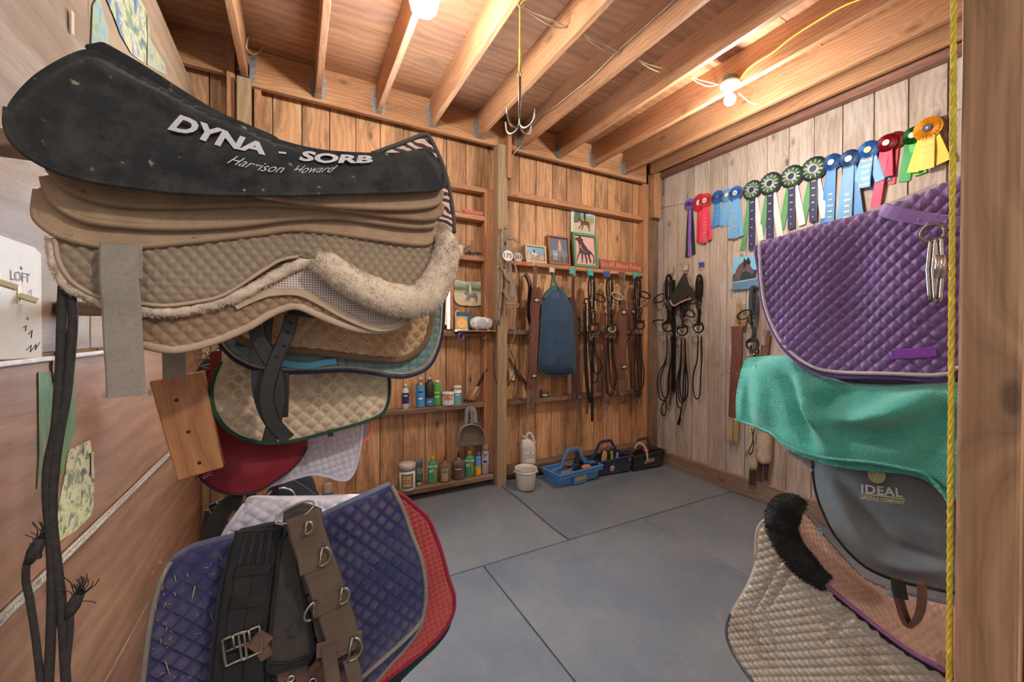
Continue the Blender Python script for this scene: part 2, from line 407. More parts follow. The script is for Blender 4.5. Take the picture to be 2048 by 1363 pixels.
# back wall with the window opening
WX0, WX1, WZ0, WZ1 = .42, 1.098, 1.46, 2.33
seams = [-.488-.177*k for k in range(8, 0, -1)]+[-.488, -.316, -.139, .038, .216, .393, .569, .745, .923, 1.1, 1.273, 1.446, 1.62, 1.795, 1.972, 2.152, 2.324, 2.498, 2.675, 2.844, 3.026, 3.195, 3.37, 3.55]
mb = MB()
for a, b in zip(seams[:-1], seams[1:]):
    a1, b1 = a+.0035, b-.0035; r = random.random(); d = random.uniform(-.0015, .0015)
    if b1 < WX0 or a1 > WX1-.01: box(mb, a1, b1, BY+d, BY+.02, -.06, CZ, axis=2, r=r); continue
    if a1 < WX0: box(mb, a1, WX0, BY+d, BY+.02, -.06, CZ, axis=2, r=r); a1 = WX0
    if b1 > WX1+.01: box(mb, WX1, b1, BY+d, BY+.02, -.06, CZ, axis=2, r=r); b1 = WX1
    box(mb, a1, b1, BY+d, BY+.02, -.06, WZ0, axis=2, r=r); box(mb, a1, b1, BY+d, BY+.02, WZ1, CZ, axis=2, r=r)
box(mb, -1.9, WX0, BY+.021, BY+.03, -.06, CZ, axis=2, r=0); box(mb, WX1, 3.6, BY+.021, BY+.03, -.06, CZ, axis=2, r=0)
box(mb, WX0, WX1, BY+.021, BY+.03, -.06, WZ0, axis=2, r=0); box(mb, WX0, WX1, BY+.021, BY+.03, WZ1, CZ, axis=2, r=0)
struct('wall_back', mb, W['cedar'])
# window
w = thing('window_1', '', 'window', (WX0, BY, WZ0)); w['kind'] = 'structure'; del w['label']; del w['category']
mb = MB()
for x0, x1, z0, z1 in ((WX0, WX0+.035, WZ0, WZ1), (WX1-.02, WX1, WZ0, WZ1), (WX0, WX1, WZ0, WZ0+.035), (WX0, WX1, WZ1-.035, WZ1), (WX0, WX1, 1.88, 1.905), ((WX0+WX1)/2-.012, (WX0+WX1)/2+.012, WZ0, WZ1)):
    box(mb, x0, x1, BY-.01, BY+.035, z0, z1)
make('window_frame', mb, plain('window_paint', (232, 230, 226), .5, 0, .04), w)
mb = MB(); box(mb, WX0+.01, WX1-.01, BY+.012, BY+.016, WZ0+.01, WZ1-.01); make('window_pane', mb, W['glass'], w)
# right wall
ys = [3.22, 3.065, 2.883, 2.692, 2.509, 2.331, 2.149, 1.978, 1.805, 1.624, 1.442, 1.262, 1.085, .905, .72, .54, .36, .18, 0, -.18]
mb = MB()
for k, (a, b) in enumerate(zip(ys[1:], ys[:-1])):
    top = 3.11 if k else float(atX(1318, 395, RX)[2])
    box(mb, RX+random.uniform(0, .003), RX+.02, a+.011, b-.001, .05, top, axis=2)
    box(mb, RX+.012, RX+.02, a, a+.011, .05, top, axis=2, r=.15)
box(mb, RX+.021, RX+.03, -.2, 3.25, 0, CZ, axis=2, r=.1)
struct('wall_right', mb, W['grey'])
bz = float(atX(1331, 903.3, RX-.04)[2]); mb = MB(); box(mb, RX-.04, RX, -.2, GY, 0, bz, axis=1); struct('baseboard_right', mb, W['base'], BEV)
mb = MB(); box(mb, RX-.07, RX, -.2, BY-.02, 3.10, 3.20, axis=1); struct('beam_right', mb, W['redbeam'], BEV)
# left wall: wide horizontal boards below, pale plywood above
mb = MB()
for z0, z1 in ((0, .34), (.344, .871), (.875, 1.378)): box(mb, LX-.025, LX, .5, BY-.002, z0, z1, axis=1)
struct('wall_left', mb, W['leftlow'], BEV)
mb = MB(); box(mb, LX-.022, LX-.002, .5, 1.62, 1.392, 2.89, axis=1); box(mb, LX-.022, LX-.002, 1.625, 3.06, 1.392, 2.875, axis=1)
struct('wall_left_upper', mb, W['lefttop'], BEV)
mb = MB(); box(mb, LX-.002, LX+.012, .5, 3.0, 1.372, 1.384, axis=1); struct('trim_9', mb, plain('white_strip', (226, 224, 220), .5), BEV)
# ceiling sheets and joists
sy = float(atZ(760, 63.5, CZ)[1]); mb = MB(); yy = [BY+.05, sy, sy-1.22, -.25]
for k, (b, a) in enumerate(zip(yy[:-1], yy[1:])):
    xx = [-1.9, .134, 2.546, 3.56] if k % 2 else [-1.9, -.27+1.21, 3.35, 3.56]
    for c, d in zip(xx[:-1], xx[1:]): box(mb, c+.002, d-.002, a+.002, b-.002, CZ, CZ+.018, axis=0)
box(mb, -1.9, 3.56, -.25, BY+.05, CZ+.019, CZ+.025, axis=0, r=0)
struct('ceiling', mb, W['ply'])
JX = [-1.074, -.672, -.286]+[.134+.402*k for k in range(8)]
for x in JX:
    mb = MB(); box(mb, x-.019, x+.019, -.25, 3.078, JZ+random.uniform(-.004, .004), CZ, axis=1)
    struct('ceiling_beam', mb, W['fir'], bev(.004))
mb = MB(); box(mb, RX-.20, RX-.16, -.25, 3.078, 3.12, CZ, axis=1); struct('ceiling_beam', mb, W['fir'], BEV)
mb = MB(); box(mb, -1.8, -.372, 3.08, 3.12, 3.055, CZ, axis=0); box(mb, -.30, 3.27, 3.08, 3.12, 3.018, CZ, axis=0); struct('trim_1', mb, W['fir'], BEV)
def timber(name, x0, x1, y0, y1, z0, z1, m='girt', bw=.003):
    mb = MB(); box(mb, x0, x1, y0, y1, z0, z1); return struct(name, mb, W[m], bev(bw))
# posts and studs
timber('pillar_1', xy(473, 3.0, 160), xy(501, 3.0, 160), 3.0, 3.085, 0, 3.02, 'treated', .004)
timber('pillar_2', xy(995.5, 3.02), xy(1014.5, 3.02), 3.02, 3.12, 0, 3.015, 'treated', .004)
timber('trim_2', xy(453, 3.05, 150), xy(469.5, 3.05, 150), 3.05, 3.14, 0, CZ, 'fir')
timber('trim_3', xy(508, 3.11, 190), xy(522, 3.11, 190), 3.11, BY-.002, 0, 3.018)
timber('trim_4', 1.408, 1.492, GY, BY-.002, .232, 2.62)
timber('trim_5', xy(1015, 3.0), xy(1022.5, 3.0), 3.0, 3.078, float(atY(1018, 355, 3.0)[2]), CZ, 'fir')
timber('trim_6', 3.27, 3.335, GY, BY-.002, 0, 3.018)
timber('trim_7', 3.365, 3.47, 3.06, 3.15, float(atY(1298, 432, 3.06)[2]), CZ, 'fir')
timber('trim_8', 3.36, 3.50, 3.13, BY-.002, 0, 3.05, 'sill')
timber('window_sill', 1.100, 1.131, GY, BY-.002, 1.458, 2.378)
for x in (WX0-.04,): timber('window_casing', x, x+.035, GY, BY-.002, 1.458, 2.6)
# shelves: flat rails between the studs
def shelf(label, x0, x1, z0, z1, m='girt', y0=GY, group=None):
    mb = MB(); box(mb, x0, x1, y0, BY-.003, z0, z1, axis=0); o = make('wooden_shelf', mb, W[m], mods=BEV)
    return tag(o, label, 'shelf', group)
shelf('long bare pine rail high in the right bay above the horse photo', 1.62, 3.268, 2.625, 2.672)
shelf('pine picture shelf holding framed horse pictures and brass hooks', 1.60, 3.268, 2.03, 2.067)
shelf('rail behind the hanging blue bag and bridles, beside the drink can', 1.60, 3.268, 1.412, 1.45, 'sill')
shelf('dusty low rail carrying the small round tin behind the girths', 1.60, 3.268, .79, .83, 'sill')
shelf('wide sill board near the floor under the white gallon jug', 1.60, 3.34, .187, .243, 'sill', 3.085)
shelf('bare rail above the bristle brush left of the square post', -.20, 1.50, 2.615, 2.652)
shelf('short shelf carrying the red bristle brush', 1.132, 1.407, 2.377, 2.415)
shelf('short shelf carrying the grey curry combs', 1.132, 1.407, 2.036, 2.072)
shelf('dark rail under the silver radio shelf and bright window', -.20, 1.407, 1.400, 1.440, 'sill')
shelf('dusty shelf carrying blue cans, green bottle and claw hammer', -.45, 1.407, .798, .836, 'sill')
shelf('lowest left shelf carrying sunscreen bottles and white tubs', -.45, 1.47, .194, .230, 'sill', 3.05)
mb = MB(); box(mb, 1.135, 1.50, 3.03, BY-.003, 1.4405, 1.4505, axis=0)
tag(make('plywood_shelf', mb, W['girt'], mods=bev(.001)), 'thin plywood board under the silver radio', 'shelf')
# floor
mb = MB(); box(mb, -1.9, 3.56, -1.4, BY+.02, -.06, -.02, axis=0); struct('floor', mb, W['dirt'])
SY = 2.25
def FZ(x, y):
    s = min(max((y-2.25)/.75, 0), 1); s = s*s*(3-2*s)*.6+s*.4; return .135*s*(1-.80*min(max((x-1.6)/1.85, 0), 1))
for n, (x0, x1, y0, y1, lb) in enumerate([
    (-.34, 1.012, .42, SY-.004, 'grey rubber floor mat in front of the navy quilted pad'),
    (1.018, 2.362, .42, SY-.004, 'large grey rubber floor mat in the middle with pale scuff marks'),
    (2.368, 3.478, .42, SY-.004, 'grey rubber floor mat between the fleece girths and the dirty quilted pad'),
    (-.15, 1.664, SY+.004, 3.17, 'grey rubber floor mat below the sunscreen bottle shelf'),
    (1.676, 3.478, SY+.006, 3.17, 'brown dusted rubber floor mat under the grooming totes'),
    (-.52, -.155, SY+.004, 3.17, 'narrow rubber floor mat along the left board wall'),
    (-.52, -.345, .42, SY-.004, 'narrow rubber floor mat under the red and navy pads'),
    (-.5, 1.4, -1.3, .412, 'rubber floor mat at the camera end, left of the yellow rope'),
    (1.406, 3.478, -1.3, .412, 'rubber floor mat under the saddle racks beside the door post')]):
    mb = MB()
    if y0 < SY: box(mb, x0, x1, y0, y1, -.019, random.uniform(-.001, .001), axis=1)
    else:
        nx, ny = 24, 24; V = []; 
        for k in range(2):
            for j in range(ny+1):
                for i in range(nx+1):
                    q = j/ny; sh = -.145*np.clip((y0+(y1-y0)*q-2.25)/.75, 0, 1); xx0 = x0+(sh if x0 > 1 else 0); xx1 = x1+(sh if 1 < x1 < 2 else 0); x = xx0+(xx1-xx0)*i/nx; y = y0+(y1-y0)*q; V.append((x, y, FZ(x, y)-.018*k))
        m = (nx+1)*(ny+1); F = []
        for j in range(ny):
            for i in range(nx): a = j*(nx+1)+i; F.append([a, a+1, a+nx+2, a+nx+1]); F.append([m+a+nx+1, m+a+nx+2, m+a+1, m+a])
        B = [i for i in range(nx+1)]+[j*(nx+1)+nx for j in range(1, ny+1)]+[ny*(nx+1)+i for i in range(nx-1, -1, -1)]+[j*(nx+1) for j in range(ny-1, 0, -1)]
        for a, b in zip(B, B[1:]+B[:1]): F.append([b, a, a+m, b+m])
        mb.add(V, F, None, r=.5)
    tag(make('rubber_mat', mb, W['rubber'], mods=bev(.004)), lb, 'floor mat', 'rubber floor mats')
# door post beside the camera
mb = MB(); box(mb, .75, .89, .1295, .183, 0, CZ, axis=2); struct('pillar_3', mb, W['jamb'], bev(.004))
mb = MB(); box(mb, .765, .89, .098, .128, 0, CZ, axis=2); struct('trim_10', mb, W['girt'], bev(.004))
mb = MB()
for k in range(19): box(mb, .90+k*.14, 1.037+k*.14, .02, .04, 0, CZ, axis=2)
struct('wall_front', mb, W['cedar'])
# joist hangers
names = ['beside the left post top', 'on the narrow joist left of the pad', 'above the zebra pad tip', 'on the joist right of the zebra pad', 'nearest left of the square post', 'nearest right of the hanging hook', 'in the middle of the right bay', 'second from the right corner', 'nearest the right corner']
for x, nm in zip(JX[2:], names):
    if x < -.2: x += .008
    t = thing('joist_hanger', 'galvanised joist hanger '+nm, 'bracket', (x, 3.07, 3.03), 'joist hangers on the header')
    mb = MB(); box(mb, x-.021, x+.021, 3.02, 3.079, JZ-.007, JZ-.0045); make('seat', mb, W['steel'], t)
    for s in (-1, 1):
        mb = MB(); P = []
        for z, ww in ((0, .012), (.02, .026), (.035, .026), (.036, .018), (.05, .018), (.051, .03), (.075, .03), (.076, .02), (.09, .02), (.091, .03), (.165, .03)): P.append((ww, z))
        poly = [(0, .165), (0, 0)]+P
        prism(mb, [(a*s, b) for a, b in poly], (x+s*.0205, 3.0775, JZ-.005), (1, 0, 0), (0, 0, 1), (0, 1, 0), .0015)
        for z in (.045, .083, .11, .15): lathe(mb, [(.003, 0), (.002, .001)], (0, 0, 0), 8, M=Matrix.Translation((x+s*.037, 3.0775, JZ-.005+z)) @ Matrix.Rotation(PI/2, 4, 'X'))
        box(mb, x+s*.0205, x+s*.0215, 3.035, 3.0775, JZ-.006, JZ+.10); make('flange', mb, W['steel'], t)
# ================================================================ light
def lamp(pos, e, r, rgb):
    l = bpy.data.lights.new('bulb_light', 'POINT'); l.energy = e; l.shadow_soft_size = r; l.color = rgb
    o = bpy.data.objects.new('bulb_light', l); COL.objects.link(o); o.location = tuple(pos); return o
BP = atX(1460, 166, 2.50)
t = thing('ceiling_bulb', 'lit bare bulb in a blue box screwed to a joist', 'light', BP)
b = BP
mb = MB(); lathe(mb, [(.042, 0), (.045, .008), (.045, .038), (.040, .04)], b, 8); make('junction_box', mb, W['bluebox'], t)
mb = MB(); lathe(mb, [(.020, -.045), (.030, -.04), (.034, -.028), (.056, -.022), (.060, -.010), (.060, 0)], b, 28); make('lamp_holder', mb, W['whitepl'], t)
mb = MB(); lathe(mb, [(.002, -.145)]+[(.036*math.sin(a), -.108-.036*math.cos(a)) for a in np.linspace(.15, 2.5, 12)]+[(.014, -.066), (.013, -.045)], b, 20); make('bulb', mb, W['bulb'], t)
lamp(b-np.array([0, 0, .25]), L_BULB, .05, (1, .93, .84))
c0 = atZ(848, -8, 3.0); t = thing('caged_lamp', 'white wire caged lamp at the top edge between joists', 'light', c0)
mb = MB(); lathe(mb, [(.002, -.07)]+[(.030*math.sin(a), -.04-.030*math.cos(a)) for a in np.linspace(.15, 2.5, 12)]+[(.014, .02)], c0, 20); make('bulb', mb, W['bulb'], t)
mb = MB()
for k in range(6):
    a = k*PI/6
    tube(mb, [(c0[0]+.07*math.cos(a)*math.cos(q), c0[1]+.07*math.sin(a)*math.cos(q), c0[2]-.01-.075*math.sin(q)) for q in np.linspace(0, PI, 13)], .003, 6)
for z, r in ((0, .07), (-.05, .058)):
    tube(mb, [(c0[0]+r*math.cos(a), c0[1]+r*math.sin(a), c0[2]-.01+z) for a in np.linspace(0, 2*PI, 21)[:-1]], .003, 6, closed=True)
make('wire_cage', mb, W['whitepl'], t)
mb = MB(); lathe(mb, [(.074, 0), (.074, .03), (.05, .05)], c0, 24); make('lamp_base', mb, W['whitepl'], t)
lamp(c0-np.array([0, 0, .14]), L_BULB2, .05, (1, .95, .88))
c1 = np.array([.95, -.95, 3.0]); t = thing('ceiling_bulb', 'added bare bulb behind the doorway, unseen, lighting the pads from above', 'light', c1)  # added lamp, never in view, gives the pads light from above
mb = MB(); lathe(mb, [(.002, -.108)]+[(.036*math.sin(a), -.072-.036*math.cos(a)) for a in np.linspace(.15, 2.5, 12)]+[(.014, -.03), (.013, -.01)], c1, 20); make('bulb', mb, W['bulb'], t)
mb = MB(); lathe(mb, [(.02, -.02), (.034, 0), (.06, .01), (.06, .03)], c1, 24); make('lamp_holder', mb, W['whitepl'], t)
mb = MB(); lathe(mb, [(.004, .03), (.004, .5)], c1, 8); make('cord', mb, W['black'], t)
lamp(c1-np.array([0, 0, .15]), L_ADDED, .06, (1, .95, .9))
l = bpy.data.lights.new('window_daylight', 'AREA'); l.shape = 'RECTANGLE'; l.size = WX1-WX0-.06; l.size_y = WZ1-WZ0-.06; l.energy = L_WIN; l.color = (.78, .88, 1)
o = bpy.data.objects.new('window_daylight', l); COL.objects.link(o); o.location = ((WX0+WX1)/2, BY+.06, (WZ0+WZ1)/2); o.rotation_euler = (-PI/2, 0, 0)
wd = bpy.data.worlds.new('world'); scn.world = wd; wd.use_nodes = True
bg = wd.node_tree.nodes['Background']; bg.inputs[1].default_value = L_WORLD
wt = wd.node_tree; tc = wt.nodes.new('ShaderNodeTexCoord'); sx = wt.nodes.new('ShaderNodeSeparateXYZ'); wt.links.new(tc.outputs['Generated'], sx.inputs[0])
rp = wt.nodes.new('ShaderNodeValToRGB'); wt.links.new(sx.outputs[2], rp.inputs[0]); wt.links.new(rp.outputs[0], bg.inputs[0])
for e, (p, c) in zip(rp.color_ramp.elements, ((0.0, WLO), (.5, WCOL))): e.position = p; e.color = (*c, 1)
# ================================================================ cables, string and hook on the ceiling
def cable(label, pts, r, m, name='cable', cat='cable'):
    mb = MB(); tube(mb, catmull(pts, 5), r, 8); return tag(make(name, mb, W[m]), label, cat)
cable('beige cable clipped diagonally along the joist behind the hook', [atX(x, y, 1.712) for x, y in [(1350, 0), (1292, 52), (1245, 93), (1180, 157), (1135, 193), (1107, 215), (1082, 230), (1058, 262)]]+[atY(1042, 290, 3.05), atY(1024, 312, 3.07), atY(1021, 340, 3.09)], .005, 'cable')
cable('yellow cable clipped along the joist to the bulb box', [atX(x, y, 2.52) for x, y in [(1735, -6), (1680, 15), (1590, 70), (1545, 105), (1500, 134), (1480, 158)]], .005, 'ycable')
cable('beige cable looping beside the leftmost joist', [atX(486, -5, -.262)]+[atX(x, y, -.258) for x, y in [(496, 30), (499, 55), (494, 85), (493, 97)]]+[atZ(505, 108, 3.19), atZ(518, 105, 3.22), atZ(527, 93, CZ-.004)], .0045, 'cable')
def strand(label, a, b, n=2):
    mb = MB()
    for k in range(n):
        pts = []
        for q in np.linspace(0, 1, 9):
            p = atZ(a[0]*(1-q)+b[0]*q, a[1]*(1-q)+b[1]*q, 3.13); p = p+np.array([0, (.012 if k else -.012)*math.sin(PI*q)+.004*math.sin(9*q+k), -(.02+.01*k)*math.sin(PI*q)]); pts.append(p)
        tube(mb, pts, .0035, 6)
    return tag(make('twine', mb, W['cable']), label, 'string', 'twine strung between the joists')
strand('brown twine from the hook eye to the next joist', (1050, 14), (1143, 55)); strand('brown twine in the second joist gap from the hook', (1170, 70), (1253, 108))
strand('pale twine sagging in the third joist gap from the hook', (1278, 120), (1355, 143)); strand('pale twine ending at the blue bulb box', (1380, 152), (1442, 168))
cable('frayed cord stub hanging from the joist right of the bulb', [atX(1478, 186, 2.55), atX(1498, 203, 2.62), atX(1515, 208, 2.66)], .004, 'cable', 'cord', 'cord')
e0 = atZ(1040, 10, 3.035)
W['rope'] = plain('yellow_rope', (226, 196, 60), .7, 0, .15, 90, .3)
t = thing('tack_hook', 'four pronged steel tack hook on yellow cord under a joist', 'hook', e0)
mb = MB(); tube(mb, [e0+np.array([.011*math.cos(a), 0, .011*math.sin(a)]) for a in np.linspace(0, 2*PI, 15)[:-1]], .0025, 6, closed=True); tube(mb, [e0+np.array([0, 0, .011]), e0+np.array([0, 0, .05])], .002, 6)
make('eye_screw', mb, W['steel'], t)
zc = float(atY(1041, 100, e0[1])[2]); z1 = float(atY(1041, 145, e0[1])[2]); z2 = float(atY(1041, 262, e0[1])[2])
mb = MB(); tube(mb, [e0, (e0[0], e0[1], zc)], .004, 8); tube(mb, [(e0[0], e0[1], zc), (e0[0]+.002, e0[1], zc-.02), (e0[0], e0[1], z1)], .007, 8)
tube(mb, [e0, e0+np.array([.01, -.005, .02]), atZ(1056, -4, 3.05)], .005, 8); make('cord', mb, W['rope'], t)
mb = MB()
tube(mb, [(e0[0]+.008*math.cos(a), e0[1], z1-.012+.018*math.sin(a)) for a in np.linspace(0, 2*PI, 15)[:-1]], .003, 6, closed=True)
tube(mb, [(e0[0]-.004, e0[1], z1-.02), (e0[0]-.003, e0[1], z2+.06)], .0035, 6); tube(mb, [(e0[0]+.004, e0[1], z1-.02), (e0[0]+.003, e0[1], z2+.06)], .0035, 6)
make('shank', mb, W['oldnickel'], t)
for k, a in enumerate((.35, 1.9, 3.5, 5.1)):
    mb = MB(); pts = [(e0[0]+(.045-.045*math.cos(q))*math.cos(a), e0[1]+(.045-.045*math.cos(q))*math.sin(a), z2+.045-.042*math.sin(q)) for q in np.linspace(0, PI, 12)]
    pts = [(e0[0], e0[1], z2+.09)]+pts+[(pts[-1][0]+.004*math.cos(a), pts[-1][1]+.004*math.sin(a), z2+.075)]
    tube(mb, pts, .0042, 8); make('prong', mb, W['oldnickel'], t)
# ================================================================ cloth sheets (pads, covers, towels)
class Surf:
    def __init__(s, ax, d0, g=None): s.ax = ax; s.d0 = d0; s.g = g; s.oa = 1-ax; s.top = None; s.R = 0; s.k = 1
    def settop(s, px, R, k=1.):
        P = np.array([s.plane(*p) for p in px]); o = np.argsort(P[:, 0]); s.top = P[o]; s.R = R; s.k = k; return s
    def plane(s, x, y): P = (atX if s.ax == 0 else atY)(x, y, s.d0); return np.array([P[s.oa], P[2]])
    def dep(s, a, z):
        d = np.zeros_like(a)+s.d0
        if s.g is not None: d = d+s.g(a, z)
        if s.top is not None:
            zt = np.interp(a, s.top[:, 0], s.top[:, 1]); q = np.clip(1-(zt-z)/s.R, 0, 1); d = d+s.k*s.R*(1-np.sqrt(1-np.minimum(q, .995)**2))
        return d
    def lift(s, ab):
        ab = np.atleast_2d(np.array(ab, float)); D = np.zeros((len(ab), 3)); D[:, s.oa] = ab[:, 0]; D[:, s.ax] = s.d0; D[:, 2] = ab[:, 1]-CAMZ; D /= s.d0
        t = np.full(len(ab), s.d0)
        for _ in range(7):
            P = D*t[:, None]; t = .3*t+.7*s.dep(P[:, s.oa], P[:, 2]+CAMZ)
        P = D*t[:, None]; P[:, 2] += CAMZ; return P
    def at(s, x, y, off=0):
        P = s.lift([s.plane(x, y)])[0]; P[s.ax] -= off; return P
    def out(s): v = [0, 0, 0]; v[s.ax] = -1; return Vector(v)
def inside(P, poly):
    x, y = P[:, 0], P[:, 1]; c = np.zeros(len(P), bool); n = len(poly)
    for i in range(n):
        x1, y1 = poly[i]; x2, y2 = poly[(i+1) % n]
        if y1 == y2: continue
        m = ((y1 > y) != (y2 > y)) & (x < (x2-x1)*(y-y1)/(y2-y1)+x1); c ^= m
    return c
def nearest(P, poly, closed=True):
    poly = np.array(poly); A = poly if closed else poly[:-1]; B = np.roll(poly, -1, 0) if closed else poly[1:]
    best = np.full(len(P), 1e9); Q = np.zeros_like(P)
    for a, b in zip(A, B):
        d = b-a; L = max((d**2).sum(), 1e-12); t = np.clip(((P-a)@d)/L, 0, 1); q = a+t[:, None]*d; r = np.hypot(*(P-q).T); m = r < best; best[m] = r[m]; Q[m] = q[m]
    return best, Q
def sheet(mb, S, out_px, cell=.006, disp=None, fall=.012, off=0, sm=6):
    poly = np.array([S.plane(*p) for p in (catmull(out_px, sm, True) if sm else out_px)])
    lo = poly.min(0)-cell; hi = poly.max(0)+cell; nx, ny = (np.ceil((hi-lo)/cell)).astype(int)+1
    gx, gy = np.meshgrid(np.arange(nx), np.arange(ny), indexing='ij'); G = np.stack([lo[0]+gx.ravel()*cell, lo[1]+gy.ravel()*cell], 1)
    ins = inside(G, poly); dist, Q = nearest(G, poly); dist = np.where(ins, dist, -dist)
    keep = dist > -cell*1.6
    I = np.arange(nx*ny).reshape(nx, ny); q = np.stack([I[:-1, :-1].ravel(), I[1:, :-1].ravel(), I[1:, 1:].ravel(), I[:-1, 1:].ravel()], 1)
    ok = keep[q].all(1) & ins[q].any(1); q = q[ok]
    if S.ax == 0: q = q[:, ::-1]
    used = np.unique(q); rm = np.full(nx*ny, -1); rm[used] = np.arange(len(used)); q = rm[q]
    G = G[used]; dist = dist[used]; Q = Q[used]; sn = dist < cell*.22; G[sn] = Q[sn]
    P = S.lift(G); e = np.clip(dist/fall, 0, 1); e = e*e*(3-2*e)
    if disp is not None:
        LQ[0] = None; dv = disp(G[:, 0], G[:, 1])*e; aa = P[:, S.oa]; zz = P[:, 2]; gz = np.clip((S.dep(aa, zz+.002)-S.dep(aa, zz-.002))/.004, -3, 3); nn = np.sqrt(1+gz*gz)
        P[:, S.ax] -= dv/nn; P[:, 2] += dv*gz/nn; mx = np.percentile(dv, 98)
        if mx > 0: mb.puff[len(mb.v)] = np.clip(dv/mx, 0, 1)
        if LQ[0] is not None: mb.seam[len(mb.v)] = LQ[0]*(e > .3)
    P[:, S.ax] -= off; mb.ax = S.ax
    mb.add(P, q.tolist(), [[(G[i][0], G[i][1]) for i in f] for f in q], 0.5); return poly
def over(mb, S, px, R, drop, n=6, off=0):
    """carry the cloth over its ridge and down the far side"""
    T = S.lift([S.plane(*p) for p in catmull(px, 4)]); rows = [T]
    for k in range(1, n+1):
        a = PI*k/n; Q = T.copy(); Q[:, S.ax] += R*(1-math.cos(a)); Q[:, 2] += R*.12*math.sin(a); rows.append(Q)
    for k in (.15, .4, .7, 1): Q = T.copy(); Q[:, S.ax] += 2*R+.01*k; Q[:, 2] -= drop*k; rows.append(Q)
    n2 = len(T); V = np.concatenate(rows); V[:, S.ax] -= off; F = [[i*n2+j, i*n2+j+1, (i+1)*n2+j+1, (i+1)*n2+j] for i in range(len(rows)-1) for j in range(n2-1)]
    mb.add(V, F, [[(V[i][S.oa], V[i][2]) for i in f] for f in F], .5)
def edge(name, S, out_px, r, mat, parent, closed=True, off=0, flat=None, sm=4, inset=None):
    pts = catmull(out_px, sm, closed); P = S.lift([S.plane(*p) for p in pts]); P[:, S.ax] -= off
    mb = MB(); tube(mb, P, r, 8, closed=closed, r2=flat); return make(name, mb, mat, parent)
SOL = lambda t: [('TH', t)]
LQ = [None]
def puffy(u, v):
    a = np.abs((u % 1)-.5)*2; b = np.abs((v % 1)-.5)*2; py = 1-np.maximum(a, b)
    LQ[0] = 1-np.minimum(1, py/.38); return .5*np.minimum(py*1.5, 1-.25*(1-py))+.5*(np.abs(np.sin(PI*u))*np.abs(np.sin(PI*v)))**.5
def q_diamond(s, amp, ang=45, asp=1., pw=.6):
    c, d = math.cos(math.radians(ang)), math.sin(math.radians(ang))
    def f(a, z):
        u = (a*c*asp+z*d)/s; v = (a*c*asp-z*d)/s
        return puffy(u, v)*1.9*amp
    return f
def q_square(s, amp, ang=0, pw=.5):
    t = math.radians(ang); c, d = math.cos(t), math.sin(t)
    def f(a, z): u = (a*c+z*d)/s; v = (-a*d+z*c)/s; return puffy(u, v)*1.9*amp
    return f
def wrinkle(amp, sc=6, seed=0, sx=1, sy=1):
    R = np.random.default_rng(seed); K = [(R.normal(0, 1)*sc*sx, R.normal(0, 1)*sc*sy, R.uniform(0, 6.3), 1/(1+k*.25)) for k in range(9)]
    def f(a, z): return amp*sum(w*np.sin(kx*a*6.28/2+kz*z*6.28/2+p) for kx, kz, p, w in K)/3
    return f
def folds(S, L):
    """L: (x0, y0, x1, y1, amp, width in metres) ridges given along two points of the cloth"""
    D = [(S.plane(a, b), S.plane(c, d), am, w) for a, b, c, d, am, w in L]
    def f(a, z):
        P = np.stack([a, z], 1); o = np.zeros(len(a))
        for p, q, am, w in D:
            d = q-p; t = np.clip(((P-p)@d)/(d@d), 0, 1); r = np.hypot(*(P-(p+t[:, None]*d)).T); o += am*np.exp(-(r/w)**2)*np.sin(PI*np.clip(t, .04, .96))**.5
        return o
    return f
def plus(*fs): return lambda a, z: sum(f(a, z) for f in fs)
def letters(mb, S, s, base, top, x0, x1, tx0, tx1, bold=.0, off=.003, shear=0, space=1.):
    """lettering that follows the cloth; base/top: pixel polylines of the foot and head of the capitals"""
    V, F = textmesh(s, bold, shear, space); W = V[:, 0].max(); base = np.array(base); top = np.array(top)
    u = V[:, 0]/W; bx = x0+(x1-x0)*u; tx = tx0+(tx1-tx0)*u
    by = np.interp(bx, base[:, 0], base[:, 1]); ty = np.interp(tx, top[:, 0], top[:, 1]); h = V[:, 1]
    X = bx*(1-h)+tx*h; Y = by*(1-h)+ty*h
    P = S.lift([S.plane(a, b) for a, b in zip(X, Y)]); P[:, S.ax] -= off
    mb.add(P, F, None, flat=True)
def strap_px(mb, S, pts, w, t=.003, off=0, N=None, sm=4):
    P = [S.at(*p) for p in catmull(pts, sm)]
    for p in P: p[S.ax] -= off
    belt(mb, P, w, t, N or S.out())
def ring_pts(C, r, ux, uy, n=20, sx=1): return [tuple(Vector(C)+Vector(ux)*(r*sx*math.cos(a))+Vector(uy)*(r*math.sin(a))) for a in np.linspace(0, 2*PI, n+1)[:-1]]
def dring(mb, C, r, ux, uy, wr=.0025):
    P = [Vector(C)+Vector(ux)*(r*math.cos(a))+Vector(uy)*(r*math.sin(a)) for a in np.linspace(-PI/2, PI/2, 11)]
    tube(mb, P, wr, 8, closed=True)
def buckle(mb, C, w, h, ux, uy, un, wr=.0018, tongues=1):
    C = Vector(C); ux = Vector(ux).normalized(); uy = Vector(uy).normalized(); un = Vector(un)
    q = [C+ux*(a*w/2)+uy*(b*h/2)+un*.002 for a, b in ((-1, -1), (-1, -.5), (-1, .5), (-1, 1), (-.6, 1), (0, 1), (.6, 1), (1, 1), (1, .5), (1, -.5), (1, -1), (.6, -1), (0, -1), (-.6, -1))]
    tube(mb, q, wr, 6, closed=True); tube(mb, [C-ux*(w/2), C+ux*(w/2)], wr*.9, 6)
    for k in range(tongues):
        o = ux*((k-(tongues-1)/2)*w*.45); tube(mb, [C+o+un*.003, C+o+uy*h*.55+un*.005], wr*.9, 6)
